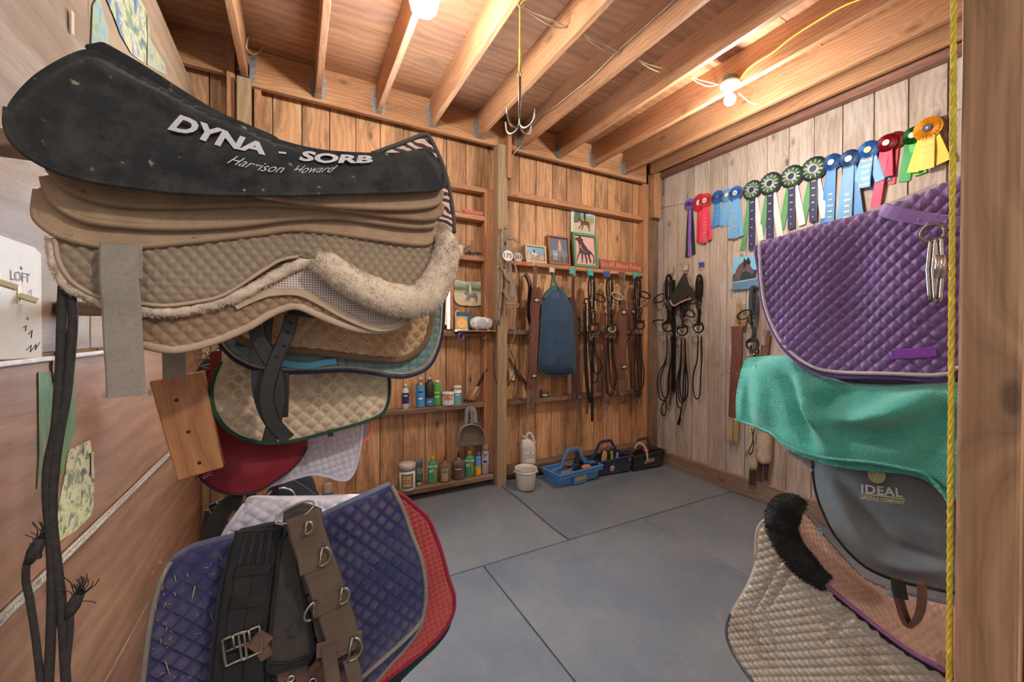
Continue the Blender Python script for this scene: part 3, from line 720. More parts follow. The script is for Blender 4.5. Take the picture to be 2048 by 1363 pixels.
def tufts(S_pts, n, ln, wd, mb, spread=1.):
    """short tapering locks of wool; S_pts: callable giving (point, outward vector)"""
    V = []; F = []
    for i in range(n):
        p, o = S_pts(); o = (Vector(o)+Vector((random.gauss(0, .45), random.gauss(0, .45), random.gauss(0, .45)))*spread).normalized(); s = o.orthogonal().normalized(); s = (s*math.cos(i)+o.cross(s)*math.sin(i))
        L = ln*random.uniform(.5, 1.2); b = len(V); p = Vector(p); dr = Vector((0, 0, -.35*L)); V += [p-s*wd, p+s*wd, p+o*L*.6+s*wd*.6+dr*.3, p+o*L+dr]
        F.append([b, b+1, b+2, b+3])
    mb.add(V, F, None, r=.5)
def roll(mb, P, r, n=14, amp=.004, sc=60, flat=1., seed=0):
    """a thick fleecy tube with a lumpy surface"""
    fr = frames(P); L = len(P); V = []; F = []; U = []
    for i, (p, t, a, b) in enumerate(fr):
        rr = r[i] if isinstance(r, (list, tuple, np.ndarray)) else r
        for k in range(n):
            an = 2*PI*k/n; d = a*math.cos(an)+b*math.sin(an)*1; q = p+d*rr; V.append(q+d*noise.noise(q*sc)*amp*2)
    for i in range(L-1):
        for k in range(n): k2 = (k+1) % n; F.append([i*n+k, i*n+k2, (i+1)*n+k2, (i+1)*n+k])
    F.append(list(range(n-1, -1, -1))); F.append([(L-1)*n+k for k in range(n)])
    mb.add(V, F, None, r=.5); return V
K = {}
K['blackfelt'] = fabric('black_jersey', (40, 39, 39), dirt=.5, dirtcol=(82, 76, 68), dscale=14, spots=.35, weave=500)
K['felt'] = fabric('tan_suede_felt', (172, 142, 112), dirt=.5, dirtcol=(134, 106, 80), dscale=10, weave=400, bs=.3)
K['felt2'] = fabric('brown_suede_felt', (156, 126, 98), dirt=.5, dirtcol=(112, 88, 66), dscale=12, weave=400, bs=.3)
K['olive'] = fabric('olive_satin_quilt', (150, 128, 102), .6, seamshade=.35, dirt=.35, dirtcol=(104, 82, 58), dscale=9, sheen=.4)
K['fleece'] = fabric('cream_sheepskin', (214, 190, 164), dirt=.3, dirtcol=(170, 136, 112), dscale=16, weave=160, sheen=.5, bs=.6)
K['brownq'] = fabric('brown_quilted_cotton', (156, 124, 96), .8, seamshade=.35, dirt=.5, dirtcol=(100, 74, 54), dscale=14)
K['rim'] = fabric('tan_binding', (188, 160, 132), dirt=.3, dirtcol=(150, 122, 96), dscale=20)
K['web'] = fabric('grey_webbing', (148, 136, 122), weave=260, dirt=.35, dirtcol=(118, 100, 80), dscale=14, bs=.5)
K['blacklea'] = plain('black_leather', (34, 28, 25), .45, 0, .18, 60, .2, dirt=.12, dirtcol=(84, 70, 56))
K['brownlea'] = plain('brown_leather', (96, 62, 46), .5, 0, .18, 60, .2, dirt=.3, dirtcol=(128, 98, 76))
K['logo'] = fabric('printed_grey', (198, 192, 188), weave=400, sheen=0, bs=.1)
def meshmat():
    T = NT('perforated_mesh', .8); uv = T.uv()
    v = T.n('ShaderNodeTexVoronoi'); v.inputs['Randomness'].default_value = 0; v.inputs['Scale'].default_value = 190; T.l(uv, v.inputs['Vector'])
    c = T.ramp(v.outputs['Distance'], [(.22, lin((92, 74, 66))), (.34, lin((206, 184, 170)))]); c = T.mix(c, T.ramp(T.noise(uv, 12, 4), [(.4, g3(.85)), (.6, g3(1.05))]), 1, 'MULTIPLY')
    T.col(c); return T.m
K['mesh'] = meshmat()
def zebra():
    T = NT('zebra_print', .85); uv = T.uv(); w = T.n('ShaderNodeTexWave', bands_direction='Y'); T.l(T.map(uv, (1, 1, 1), (0, 0, .25)), w.inputs['Vector']); T.i(w, Scale=17, Distortion=5, Detail=2, Detail_Scale=1.4)
    T.col(T.ramp(w.outputs[1], [(.44, lin((70, 48, 46))), (.54, lin((216, 190, 172)))])); T.bump(T.noise(uv, 300, 2), .2, .002); return T.m
K['zebra'] = zebra()
# ---------------------------------------------------------------- upper left stack
RY = 1.10
def rackbar(label, x1, y, z, w=.09, mat='orange', xw=LX):
    mb = MB(); box(mb, xw+.001, x1, y-w/2, y+w/2, z-.035, z, axis=0); box(mb, xw+.001, xw+.025, y-w, y+w, z-.22, z+.02, axis=2)
    return tag(make('saddle_rack', mb, W[mat], mods=bev(.006)), label, 'saddle rack')
S = Surf(1, .88)
ridge = [(13, 215), (35, 182), (70, 148), (120, 117), (172, 98), (215, 112), (257, 137), (330, 177), (403, 214), (477, 242), (520, 262), (560, 279), (633, 297), (707, 304), (798, 305), (839, 297), (856, 299), (874, 316), (887, 343)]
S.settop(ridge, .04, .8)
out = ridge+[(888, 366), (872, 379), (800, 384), (700, 386), (600, 389), (480, 389), (350, 384), (230, 369), (150, 354), (98, 335), (52, 308), (24, 280), (12, 248)]
t = thing('half_pad', 'black cloth half pad with grey lettering, topmost of the left stack', 'saddle pad', S.at(450, 380))
mb = MB(); dd = plus(wrinkle(.006, 4, 3, 1, 2), folds(S, [(150, 110, 420, 240, .012, .012), (200, 160, 480, 290, -.008, .014), (480, 372, 520, 330, .009, .012), (560, 376, 600, 345, .008, .012), (430, 368, 470, 320, -.006, .012), (640, 380, 860, 360, .006, .02), (260, 340, 420, 370, -.006, .02)]))
sheet(mb, S, out, .006, dd, .03); over(mb, S, ridge[5:-2], .05, .12); make('cover', mb, K['blackfelt'], t, mods=SOL(.012))
S2 = Surf(1, .93); mb = MB(); far = [(172, 98), (190, 86), (205, 84), (222, 92), (293, 133), (367, 181), (440, 224), (500, 250), (560, 280), (520, 300), (400, 240), (260, 170)]
sheet(mb, S2, far, .007, None, .01); over(mb, S2, far[2:8], .03, .1); make('far_lobe', mb, K['blackfelt'], t, mods=SOL(.012))
edge('piping', S, [(887, 345)]+out[len(ridge):]+[(13, 215)], .004, K['blackfelt'], t, closed=False)
mb = MB(); base = [(338, 260), (385, 273), (410, 283), (442, 294), (477, 300), (532, 312), (567, 311), (599, 322), (650, 327), (743, 327)]; top = [(361, 234), (400, 247), (430, 257), (462, 269), (498, 281), (536, 293), (565, 299), (622, 306), (665, 311), (690, 312), (745, 314)]
letters(mb, S, 'DYNA', base, top, 338, 532, 361, 540, .042, .0065); make('lettering', mb, K['logo'], t); mb = MB(); letters(mb, S, '-', base, top, 557, 572, 559, 574, .05, .0065); make('lettering', mb, K['logo'], t); mb = MB()
letters(mb, S, 'SORB', base, top, 597, 744, 607, 747, .042, .0065); make('lettering', mb, K['logo'], t)
mb = MB(); b2 = [(455, 328), (520, 344), (575, 349), (672, 346)]; t2 = [(466, 312), (520, 326), (580, 333), (680, 332)]
letters(mb, S, 'Harrison', b2, t2, 455, 566, 466, 572, -.004, .0065, .45); letters(mb, S, 'Howard', b2, t2, 583, 668, 590, 676, -.004, .0065, .45); make('script_lettering', mb, K['logo'], t)
def slab(label, y, bottom, topy, mat, th=.013, bulge=.0):
    S = Surf(1, y); out = bottom+[(bottom[-1][0]-26, topy[1])]*2+[(bottom[0][0]+60, topy[0])]*2
    t = thing('felt_pad', label, 'saddle pad', S.at(*bottom[len(bottom)//2])); mb = MB(); sheet(mb, S, out, .008, wrinkle(.0015, 5, int(y*1000)), .02); make('pad', mb, K[mat], t, mods=SOL(th))
    P = S.lift([S.plane(*p) for p in catmull(bottom, 5)]); P[:, 1] += th/2; mb = MB(); tube(mb, P, th*.56, 10); make('rolled_edge', mb, K[mat], t); return S
slab('pale tan felt pad whose right end shows directly under the black pad', .901, [(420, 368), (560, 394), (640, 405), (740, 412), (817, 413), (862, 408), (880, 398), (884, 380)], (350, 350), 'felt')
slab('brown felt pad under the black pad, thin long edge', .917, [(96, 334), (110, 350), (128, 370), (183, 394), (257, 406), (367, 408), (500, 404), (560, 405), (670, 413), (780, 429), (853, 435), (880, 426), (885, 406)], (350, 365), 'felt2')
slab('tan felt pad with a folded wavy edge in mid stack', .933, [(86, 352), (94, 380), (110, 404), (154, 432), (220, 445), (330, 452), (440, 449), (505, 443), (578, 434), (670, 431), (743, 440), (817, 450), (864, 450), (872, 440)], (350, 405), 'felt')
slab('widest tan felt pad, lowest of the felt layers', .949, [(74, 378), (69, 425), (84, 448), (121, 470), (183, 486), (238, 492), (330, 485), (440, 473), (523, 463), (575, 456), (630, 458), (743, 473), (817, 484), (857, 484), (868, 470), (866, 450)], (365, 420), 'felt')
# zebra pad behind
S = Surf(1, 1.0); out = [(745, 310), (755, 303), (800, 288), (843, 271), (843, 271), (857, 274), (857, 274), (874, 305), (890, 345), (900, 390), (906, 430), (908, 466), (890, 480), (850, 480), (800, 400)]
t = thing('saddle_pad', 'zebra striped pad with a pointed tip behind the black pad', 'saddle pad', S.at(880, 480)); mb = MB(); sheet(mb, S, out, .006, q_diamond(.05, .004), .01); over(mb, S, out[2:5], .03, .3); make('pad', mb, K['zebra'], t, mods=SOL(.01))
edge('braided_piping', S, [(745, 308), (800, 288), (843, 271), (857, 274), (874, 305), (890, 345), (900, 390), (906, 430), (908, 466)], .0055, fabric('grey_braid', (88, 80, 74), weave=150), t, closed=False, off=.003)
# sheepskin half pad
S = Surf(1, .962); t = thing('half_pad', 'sheepskin trimmed half pad with olive quilting and a fleece roll', 'saddle pad', S.at(400, 600))
out = [(112, 476), (118, 516), (132, 545), (152, 568), (198, 593), (264, 604), (330, 611), (396, 603), (450, 589), (523, 543), (560, 521), (597, 513), (650, 530), (700, 570), (780, 600), (850, 590), (880, 520), (870, 440), (500, 440), (180, 450)]
mb = MB(); sheet(mb, S, out, .0027, plus(q_diamond(.017, .0032, 38), wrinkle(.003, 6, 8)), .012); make('quilted_panel', mb, K['olive'], t, mods=SOL(.01))
edge('panel_piping', S, out[:12], .0035, K['rim'], t, closed=False, off=.003)
def fleece_band(P, r, parent, name='fleece', mat='fleece', nt=1500, ln=.006, flat=1.0):
    mb = MB(); roll(mb, P, r, 16, .003, 70); fr = frames(P)
    def pick():
        i = random.randrange(len(fr)); p, tt, a, b = fr[i]; an = random.uniform(0, 2*PI); d = a*math.cos(an)+b*math.sin(an); rr = r[i] if not isinstance(r, (int, float)) else r
        q = p+tt*random.uniform(-.004, .004)+d*rr*.97; return q, d
    tufts(pick, nt, ln, 0.0007, mb); return make(name, mb, K[mat], parent)
S3 = Surf(1, .972); bot = [(112, 478), (115, 520), (128, 550), (150, 575), (210, 604), (264, 617), (330, 622), (396, 614), (450, 600), (505, 577), (560, 545), (600, 527), (640, 520)]
P = [S3.at(*p) for p in catmull(bot, 6)]; fleece_band(P, .0115, t, 'fleece_edge', nt=4500, ln=.0042)
S4 = Surf(1, .945); cen = [(628, 520), (660, 535), (700, 562), (745, 585), (800, 602), (845, 597), (875, 560), (890, 520), (893, 490), (882, 464)]
rads = np.interp(np.linspace(0, 1, 64), [0, .08, .25, .45, .6, .75, .9, 1], [.016, .028, .034, .038, .040, .034, .028, .014])
P = [S4.at(*p) for p in catmull(cen, 7)]; rads = np.interp(np.linspace(0, 1, len(P)), np.linspace(0, 1, 64), rads).tolist(); fleece_band(P, rads, t, 'fleece_roll', nt=16000, ln=.0042)
# quilted pad with mesh panel
S = Surf(1, .985); t = thing('saddle_pad', 'brown quilted pad with a perforated mesh panel under the sheepskin', 'saddle pad', S.at(400, 690))
out = [(190, 560), (225, 640), (262, 678), (300, 692), (330, 698), (363, 698), (411, 687), (457, 671), (503, 650), (534, 631), (565, 617), (598, 613), (652, 636), (707, 656), (751, 661), (788, 656), (820, 638), (840, 600), (600, 480), (300, 520)]
mb = MB(); sheet(mb, S, out, .003, plus(q_diamond(.020, .0036, 40), wrinkle(.003, 6, 18)), .012); make('quilted_panel', mb, K['brownq'], t, mods=SOL(.009))
edge('binding', S, out[1:17], .008, K['rim'], t, closed=False, flat=.005)
SM = Surf(1, .977); mo = [(500, 590), (531, 572), (560, 556), (597, 540), (640, 530), (720, 570), (800, 625), (808, 640), (782, 649), (743, 647), (688, 624), (640, 599), (597, 582), (545, 584)]
mb = MB(); sheet(mb, SM, mo, .008, wrinkle(.002, 5, 4), .01); make('mesh_panel', mb, K['mesh'], t, mods=SOL(.003))
mb = MB(); strap_px(mb, SM, [(470, 612), (510, 594), (545, 584), (597, 584), (640, 603), (688, 630), (743, 653), (782, 654), (812, 640)], .018, .005, .002); make('rim', mb, K['rim'], t)
S = Surf(1, .93)
t = thing('webbing_strap', 'wide grey webbing strap hanging down the front of the stack', 'strap', S.at(250, 795)); mb = MB()
strap_px(mb, S, [(238, 490), (238, 560), (242, 600), (246, 680), (250, 740), (252, 793)], .052, .003); make('webbing', mb, K['web'], t)
mb = MB(); strap_px(mb, Surf(1, .935), [(242, 488), (242, 555)], .056, .003); make('upper_webbing', mb, K['web'], t)
S = Surf(1, 1.18); mb = MB(); strap_px(mb, S, [(347, 670), (349, 715), (350, 757)], .045, .003)
tag(make('webbing_strap', mb, K['web']), 'short grey webbing end above the slanting orange board', 'strap')
# slanting varnished board on the left wall
a = S.at(339, 757); A = np.array([a[0], 1.24, a[2]]); Bp = atY(402, 948, 1.24); ux = Vector((1, 0, 0)); d = Vector(Bp-A); n = Vector((0, -1, 0)); s = d.normalized().cross(n)
mb = MB(); L = d.length; wd = .105
prism(mb, [(0, -wd/2), (L, -wd/2*.9), (L, wd/2*.9), (0, wd/2)], A, d.normalized(), s, -n, .028); mb.u = [[(q[0]*.3+3, q[1]*.1+1) for q in u] for u in mb.u]
t = tag(make('rack_board', mb, W['orange'], mods=bev(.004)), 'orange varnished board slanting out from the left wall', 'board')
for px, py in ((353, 800), (377, 863), (399, 925)): mb = MB(); lathe(mb, [(.0045, 0), (.003, .0015)], (0, 0, 0), 8, M=Matrix.Translation(Vector(atY(px, py, 1.24))) @ Matrix.Rotation(PI/2, 4, 'X')); make('screw', mb, W['black'], t)
# saddle with leathers under the upper stack
S = Surf(1, 1.06); t = thing('stirrup_leather', 'black stirrup leathers dangling crossed in front of the quilted pads', 'strap', S.at(545, 885))
mb = MB(); strap_px(mb, S, [(508, 640), (514, 670), (528, 700), (545, 730), (556, 765), (556, 800), (549, 840), (538, 884)], .030, .004); make('crossing_leather', mb, K['blacklea'], t)
mb = MB(); strap_px(mb, S, [(584, 628), (575, 665), (560, 700), (546, 735), (536, 770), (534, 805), (548, 845), (577, 877)], .030, .004, .006)
for px, py in ((582, 645), (577, 664), (570, 690), (555, 712)): lathe(mb, [(.004, 0), (.004, .001)], (0, 0, 0), 8, M=Matrix.Translation(Vector(S.at(px, py, .0095))) @ Matrix.Rotation(PI/2, 4, 'X'))
make('holed_leather', mb, K['blacklea'], t)
mb = MB(); S5 = Surf(1, 1.085); strap_px(mb, S5, [(534, 622), (530, 660), (528, 700)], .028, .004); strap_px(mb, S5, [(514, 740), (515, 780), (526, 820), (540, 846)], .022, .004); strap_px(mb, S5, [(566, 745), (565, 790), (564, 834)], .026, .004); make('rear_leather', mb, K['blacklea'], t)
S = Surf(1, 1.09); mb = MB(); out = [(560, 600), (640, 600), (664, 622), (640, 634), (600, 632), (570, 622)]; sheet(mb, S, out, .008, None); 
tag(make('saddle_flap', mb, K['blacklea'], mods=SOL(.02)), 'dark saddle flap edge just under the mesh panel', 'saddle')
# ---------------------------------------------------------------- middle stack
K['cream2'] = fabric('dirty_cream_quilt', (214, 190, 160), .8, seamshade=.3, puff=.75, dirt=.25, dirtcol=(150, 112, 76), dscale=28, sheen=.2)
K['cream3'] = fabric('tan_quilt', (206, 172, 134), .8, seamshade=.35, puff=.7, dirt=.3, dirtcol=(142, 100, 62), dscale=24, sheen=.2)
K['drab'] = fabric('drab_binding', (122, 96, 70))
K['teal'] = fabric('teal_cotton', (122, 144, 138), .85, seamshade=.45, dirt=.2, dirtcol=(98, 116, 112))
K['navyb'] = fabric('navy_binding', (50, 46, 78), .8); K['green'] = fabric('green_binding', (40, 72, 50), .8)
K['red'] = fabric('red_nylon', (128, 22, 36), .55, dirt=.15, dirtcol=(88, 14, 26), sheen=.4)
K['lilac'] = fabric('pale_lilac_quilt', (200, 194, 202), .85, seamshade=.28, dirt=.2, dirtcol=(164, 152, 148))
K['sky'] = fabric('sky_webbing', (110, 176, 200), weave=300)
S = Surf(1, 1.14, lambda a, z: np.maximum(0, a+.05)*.0); t = thing('saddle_pad', 'tan quilted pad with brown binding hanging over the teal pad', 'saddle pad', S.at(650, 715))
out = [(440, 630), (452, 655), (470, 672), (503, 686), (565, 697), (626, 702), (688, 710), (750, 717), (800, 718), (828, 706), (846, 690), (857, 665), (863, 635), (866, 600), (840, 560), (600, 560), (480, 590)]
mb = MB(); sheet(mb, S, out, .0032, plus(q_diamond(.025, .0048, 42), wrinkle(.003, 6, 41)), .014); make('quilted_panel', mb, K['cream3'], t, mods=SOL(.009)); edge('binding', S, out[1:14], .009, K['drab'], t, closed=False, flat=.005, off=.002)
S = Surf(1, 1.17); t = thing('saddle_pad', 'teal square quilted pad with navy edge and light blue tab', 'saddle pad', S.at(650, 745))
out = [(400, 560), (425, 650), (437, 682), (451, 702), (472, 721), (509, 738), (553, 745), (626, 744), (688, 741), (734, 745), (793, 754), (819, 752), (846, 742), (864, 726), (877, 698), (885, 667), (888, 626), (889, 590), (880, 540), (600, 520)]
mb = MB(); sheet(mb, S, out, .0035, q_square(.024, .0035), .012); make('quilted_panel', mb, K['teal'], t, mods=SOL(.009))
edge('binding', S, out[1:18], .006, K['navyb'], t, closed=False, flat=.0045); edge('inner_piping', S, [(432, 655), (444, 681), (458, 700), (478, 716), (512, 731), (553, 737), (626, 736), (688, 733), (734, 737), (793, 746), (817, 744), (842, 735), (858, 720), (871, 694), (879, 665), (882, 626), (883, 592)], .003, K['rim'], t, closed=False, off=.004)
mb = MB(); strap_px(mb, S, [(562, 724), (590, 729), (620, 730), (650, 724), (672, 721)], .018, .002, .012); make('tab', mb, K['sky'], t)
mb = MB(); strap_px(mb, S, [(473, 683), (490, 686)], .018, .002, .006); make('girth_loop', mb, K['blacklea'], t)
S = Surf(1, 1.26); t = thing('saddle_pad', 'cream quilted pad with dark green binding below the teal pad', 'saddle pad', S.at(600, 880))
out = [(460, 690), (442, 722), (429, 752), (423, 783), (429, 820), (448, 851), (479, 873), (519, 884), (552, 885), (596, 879), (657, 863), (719, 846), (759, 830), (774, 811), (779, 780), (777, 740), (760, 690), (600, 680)]
mb = MB(); sheet(mb, S, out, .0035, plus(q_diamond(.027, .005, 44), wrinkle(.003, 6, 51)), .014); make('quilted_panel', mb, K['cream2'], t, mods=SOL(.009)); edge('binding', S, out[1:16], .0085, K['green'], t, closed=False, flat=.005, off=.002)
mb = MB(); strap_px(mb, S, [(655, 866), (666, 864)], .02, .003, .006); make('girth_loop', mb, K['blacklea'], t)
S = Surf(1, 1.34, lambda a, z: .25*np.clip((a+.02), 0, 1)); t = thing('saddle_cover', 'red nylon saddle cover bulging below the green bound pad', 'saddle cover', S.at(480, 985))
out = [(440, 700), (418, 738), (400, 780), (391, 815), (388, 870), (393, 925), (405, 960), (442, 983), (482, 988), (519, 980), (546, 964), (580, 940), (602, 916), (615, 892), (625, 860), (700, 780), (600, 700)]
mb = MB(); sheet(mb, S, out, .008, plus(wrinkle(.004, 4, 61), folds(S, [(430, 860, 600, 880, .012, .02), (420, 912, 600, 915, -.003, .006), (400, 940, 560, 960, .01, .03), (432, 800, 425, 960, -.003, .005), (540, 915, 535, 975, -.003, .005)])), .05); make('cover', mb, K['red'], t, mods=SOL(.004))
edge('hem_piping', S, out[1:14], .0035, plain('dark_piping', (52, 14, 20)), t, closed=False)
mb = MB(); letter(mb, 'WC', S.at(418, 951, .012), (.9, 0, .45), (-.4, 0, .9), (0, -1, 0), .010); make('lettering', mb, K['logo'], t)
S = Surf(1, 1.42); t = thing('saddle_pad', 'pale lilac small-square quilted pad beside the red cover', 'saddle pad', S.at(640, 955))
out = [(560, 830), (520, 975), (534, 973), (596, 954), (626, 948), (657, 953), (688, 960), (706, 946), (718, 904), (724, 848), (720, 800), (640, 790)]
mb = MB(); sheet(mb, S, out, .0033, q_square(.020, .003, 12), .012); make('quilted_panel', mb, K['lilac'], t, mods=SOL(.009)); edge('binding', S, out[1:11], .005, K['lilac'], t, closed=False, flat=.005)
S = Surf(1, 1.5); t = thing('saddle_pad', 'grey pad sliver with a coral edge beside the lilac quilted pad', 'saddle pad', S.at(725, 880))
out = [(680, 800), (700, 890), (723, 884), (738, 869), (743, 845), (742, 815)]
mb = MB(); sheet(mb, S, out, .008, None, .012); make('pad', mb, fabric('mauve_cotton', (160, 142, 150)), t, mods=SOL(.009)); edge('binding', S, out[1:], .006, fabric('coral_binding', (222, 120, 96)), t, closed=False)

def rackbar(label, x0, x1, y, z, w=.07):
    t = thing('saddle_rack', label, 'saddle rack', (x0, y, z)); mb = MB(); box(mb, x0, x1, y-w/2, y+w/2, z-.035, z, axis=0); make('arm', mb, W['sill'], t, mods=bev(.006)); return t
rackbar('saddle rack arm under the upper left pads', LX+.001, .05, 1.10, 1.81); rackbar('saddle rack arm under the tan and teal pads', LX+.001, .0, 1.45, 1.52)
t = rackbar('trestle stand carrying the navy quilted pad', -.16, .22, 1.12, .86, .12)
for x, sx in ((-.14, 0), (.06, 0)):
    for s in (-1, 1): mb = MB(); belt(mb, [(x, 1.12+s*.03, .83), (x, 1.12+s*.16, .002)], .06, .03, (1, 0, 0)); make('leg', mb, W['orange'], t)
# ---------------------------------------------------------------- lower left stack
K['navy'] = fabric('navy_quilt', (36, 36, 80), .8, seamshade=.45, dirt=.25, dirtcol=(104, 86, 86), dscale=9, sheen=.45, spots=.12, puff=.35, puffcol=(120, 98, 92))
K['coral'] = fabric('coral_quilt', (172, 68, 62), .85, seamshade=.35, dirt=.15, dirtcol=(150, 66, 58), sheen=.3)
K['wine'] = fabric('wine_binding', (138, 30, 50)); K['taupe'] = fabric('taupe_binding', (130, 116, 104)); K['dgreen'] = fabric('dark_green_cotton', (22, 46, 42))
K['silver'] = fabric('silver_lilac_satin', (200, 194, 202), .6, seamshade=.25, sheen=.4, dirt=.15, dirtcol=(160, 146, 144))
K['brownweb'] = fabric('brown_webbing', (88, 68, 54), weave=350, dirt=.3, dirtcol=(118, 96, 78), dscale=12)
K['blackweb'] = fabric('black_webbing', (30, 28, 27), weave=350, dirt=.35, dirtcol=(66, 58, 50), dscale=14)
K['oliveweb'] = fabric('dark_olive_girth', (58, 50, 44), weave=350, dirt=.3, dirtcol=(84, 74, 64), dscale=12)
K['blackfur'] = fabric('black_fleece', (38, 36, 36), weave=160, dirt=.2, dirtcol=(60, 52, 46), dscale=60, bs=.8)
# silver pad behind
S = Surf(1, 1.30); t = thing('saddle_pad', 'silver lilac satin pad, rearmost on the lower stack', 'saddle pad', S.at(560, 1080))
ridge = [(488, 1008), (502, 998), (561, 998), (639, 997), (717, 994), (760, 1000)]
out = [(430, 1120), (441, 1082), (455, 1054), (480, 1019)]+ridge+[(770, 1150), (600, 1180), (430, 1180)]; S.settop(ridge, .06)
mb = MB(); sheet(mb, S, out, .0035, plus(q_diamond(.026, .005, 50), wrinkle(.002, 6, 71)), .012); over(mb, S, ridge, .01, .4); make('quilted_panel', mb, K['silver'], t, mods=SOL(.009)); edge('binding', S, out[:5], .005, K['lilac'], t, closed=False)
# dark green and coral pads
S = Surf(1, 1.12); t = thing('saddle_pad', 'dark green pad edge peeking out below the coral pad', 'saddle pad', S.at(860, 1290))
out = [(700, 1150), (880, 1180), (900, 1210), (897, 1250), (874, 1285), (840, 1318), (793, 1366), (770, 1420), (690, 1420)]
mb = MB(); sheet(mb, S, out, .008, None, .012); make('pad', mb, K['dgreen'], t, mods=SOL(.009)); edge('binding', S, out[1:8], .006, K['dgreen'], t, closed=False)
S = Surf(1, 1.09); t = thing('saddle_pad', 'coral red small-diamond pad with wine binding behind the navy pad', 'saddle pad', S.at(850, 1290)); 
top = [(783, 985), (796, 987), (812, 995)]
out = [(770, 1000)]+top+[(826, 1008), (842, 1022), (859, 1042), (881, 1098), (896, 1154), (908, 1191), (906, 1225), (889, 1257), (858, 1291), (811, 1329), (767, 1363), (735, 1400), (700, 1400), (760, 1150)]
mb = MB(); sheet(mb, S, out, .0028, q_square(.0150, .0032, 12), .01); over(mb, S, [(783, 985), (796, 987), (826, 1008)], .01, .3); make('quilted_panel', mb, K['coral'], t, mods=SOL(.009)); edge('binding', S, out[1:-2], .0055, K['wine'], t, closed=False, flat=.004, off=.002)
S = Surf(1, 1.05); t = thing('saddle_pad', 'second navy pad showing as a thin band between navy and coral pads', 'saddle pad', S.at(800, 1310))
out = [(760, 1100), (845, 1190), (846, 1235), (836, 1262), (812, 1295), (780, 1330), (745, 1372), (720, 1410), (690, 1400)]
mb = MB(); sheet(mb, S, out, .007, q_diamond(.03, .003), .01); make('pad', mb, K['navy'], t, mods=SOL(.008)); edge('binding', S, out[1:8], .0045, K['taupe'], t, closed=False)
# navy pad
S = Surf(1, 1.0); t = thing('saddle_pad', 'big navy quilted pad with taupe piping and straw bits, under the girths', 'saddle pad', S.at(600, 1400))
ridge = [(342, 1123), (374, 1104), (411, 1092), (464, 1079), (545, 1060), (620, 1046), (670, 1023), (717, 1001), (767, 979), (783, 971)]
out = [(280, 1410), (286, 1363), (299, 1257), (311, 1198), (327, 1148)]+ridge+[(783, 971), (793, 990), (808, 1022), (824, 1069), (842, 1116), (851, 1172), (848, 1219), (836, 1248), (793, 1291), (717, 1358), (670, 1410), (670, 1410), (470, 1412)]; S.settop(ridge, .05, .8)
mb = MB(); sheet(mb, S, out, .0033, plus(q_diamond(.0255, .0055, 45), wrinkle(.003, 4, 81), folds(S, [(650, 1035, 780, 972, .006, .01)])), .016); over(mb, S, ridge, .012, .3); make('quilted_panel', mb, K['navy'], t, mods=SOL(.01))
edge('piping', S, out[:6], .006, K['taupe'], t, closed=False, flat=.005, off=.002); edge('piping', S, out[14:-3], .006, K['taupe'], t, closed=False, flat=.005, off=.002)
mb = MB()
for k in range(70):
    px = random.uniform(300, 520) if k < 58 else random.uniform(640, 780); py = random.uniform(1110, 1350); an = random.uniform(.5, 1.9) if random.random() < .6 else random.uniform(0, PI); L = random.choice([4, 6, 9, 14, 34]) if k < 58 else 5
    a = S.at(px, py, .0095); b = S.at(px+L*math.cos(an), py-L*math.sin(an), .0095); tube(mb, [a, (a+b)/2+np.array([0, -.001, .0005]), b], .0006 if L < 20 else .0009, 4)
tag(make('straw', mb, plain('straw', (186, 156, 106), .8)), 'bits of straw and hay scattered on the navy quilted pad', 'straw', kind='stuff')
# black fleece girth
G = Surf(1, .955); t = thing('girth', 'black fleece backed girth with two roller buckles on the navy pad', 'girth', G.at(490, 1400))
out = [(500, 1058), (560, 1050), (560, 1100), (556, 1140), (549, 1194), (540, 1257), (533, 1320), (530, 1400), (412, 1405), (417, 1363), (424, 1270), (437, 1179), (455, 1110), (474, 1068)]
mb = MB(); sheet(mb, G, out, .006, wrinkle(.002, 30, 5), .015)
make('fleece_backing', mb, K['blackfur'], t, mods=SOL(.014))
S = Surf(1, .94); mb = MB()
strap_px(mb, S, [(520, 1058), (512, 1110), (500, 1165), (492, 1225), (483, 1300), (474, 1400)], .085, .008); make('face', mb, K['blackweb'], t)
for o in (-26, -9, 9, 26):
    mb = MB(); strap_px(mb, S, [(518+o*.9, 1062), (509+o, 1110), (505+o*1.05, 1128)], .008, .004, .005); make('quilted_rib', mb, K['blacklea'], t)
for y0, y1, w, x in ((1126, 1142, .08, 508), (1190, 1206, .088, 497)):
    mb = MB(); a, b = S.at(x-35, (y0+y1)/2+4, .011), S.at(x+33, (y0+y1)/2-3, .011); belt(mb, [a, b], .018, .004, (0, -1, 0)); make('keeper', mb, K['blackweb'], t)
for dx in (-17, 17):
    mb = MB(); strap_px(mb, S, [(506+dx, 1132), (499+dx, 1190), (491+dx, 1232), (487+dx, 1262)], .030, .005, .008); make('billet', mb, K['blackweb'], t)
for dx in (-15, 16):
    mb = MB(); C = S.at(487+dx, 1278-dx*.35, .016); buckle(mb, C, .034, .052, (1, 0, .15), (-.1, 0, 1), (0, -1, 0), .0026, 1); make('buckle', mb, W['oldnickel'], t)
mb = MB(); strap_px(mb, S, [(470, 1300), (462, 1400)], .03, .005, .008); strap_px(mb, S, [(508, 1300), (500, 1400)], .03, .005, .008); make('lower_billet', mb, K['blackweb'], t)
S = Surf(1, .935); mb = MB(); strap_px(mb, S, [(536, 1258), (520, 1275), (505, 1290)], .034, .004, .012); strap_px(mb, S, [(512, 1272), (524, 1290), (535, 1308)], .026, .004, .008)
tag(make('leather_tab', mb, K['brownlea']), 'small brown leather tab beside the girth buckles', 'strap')
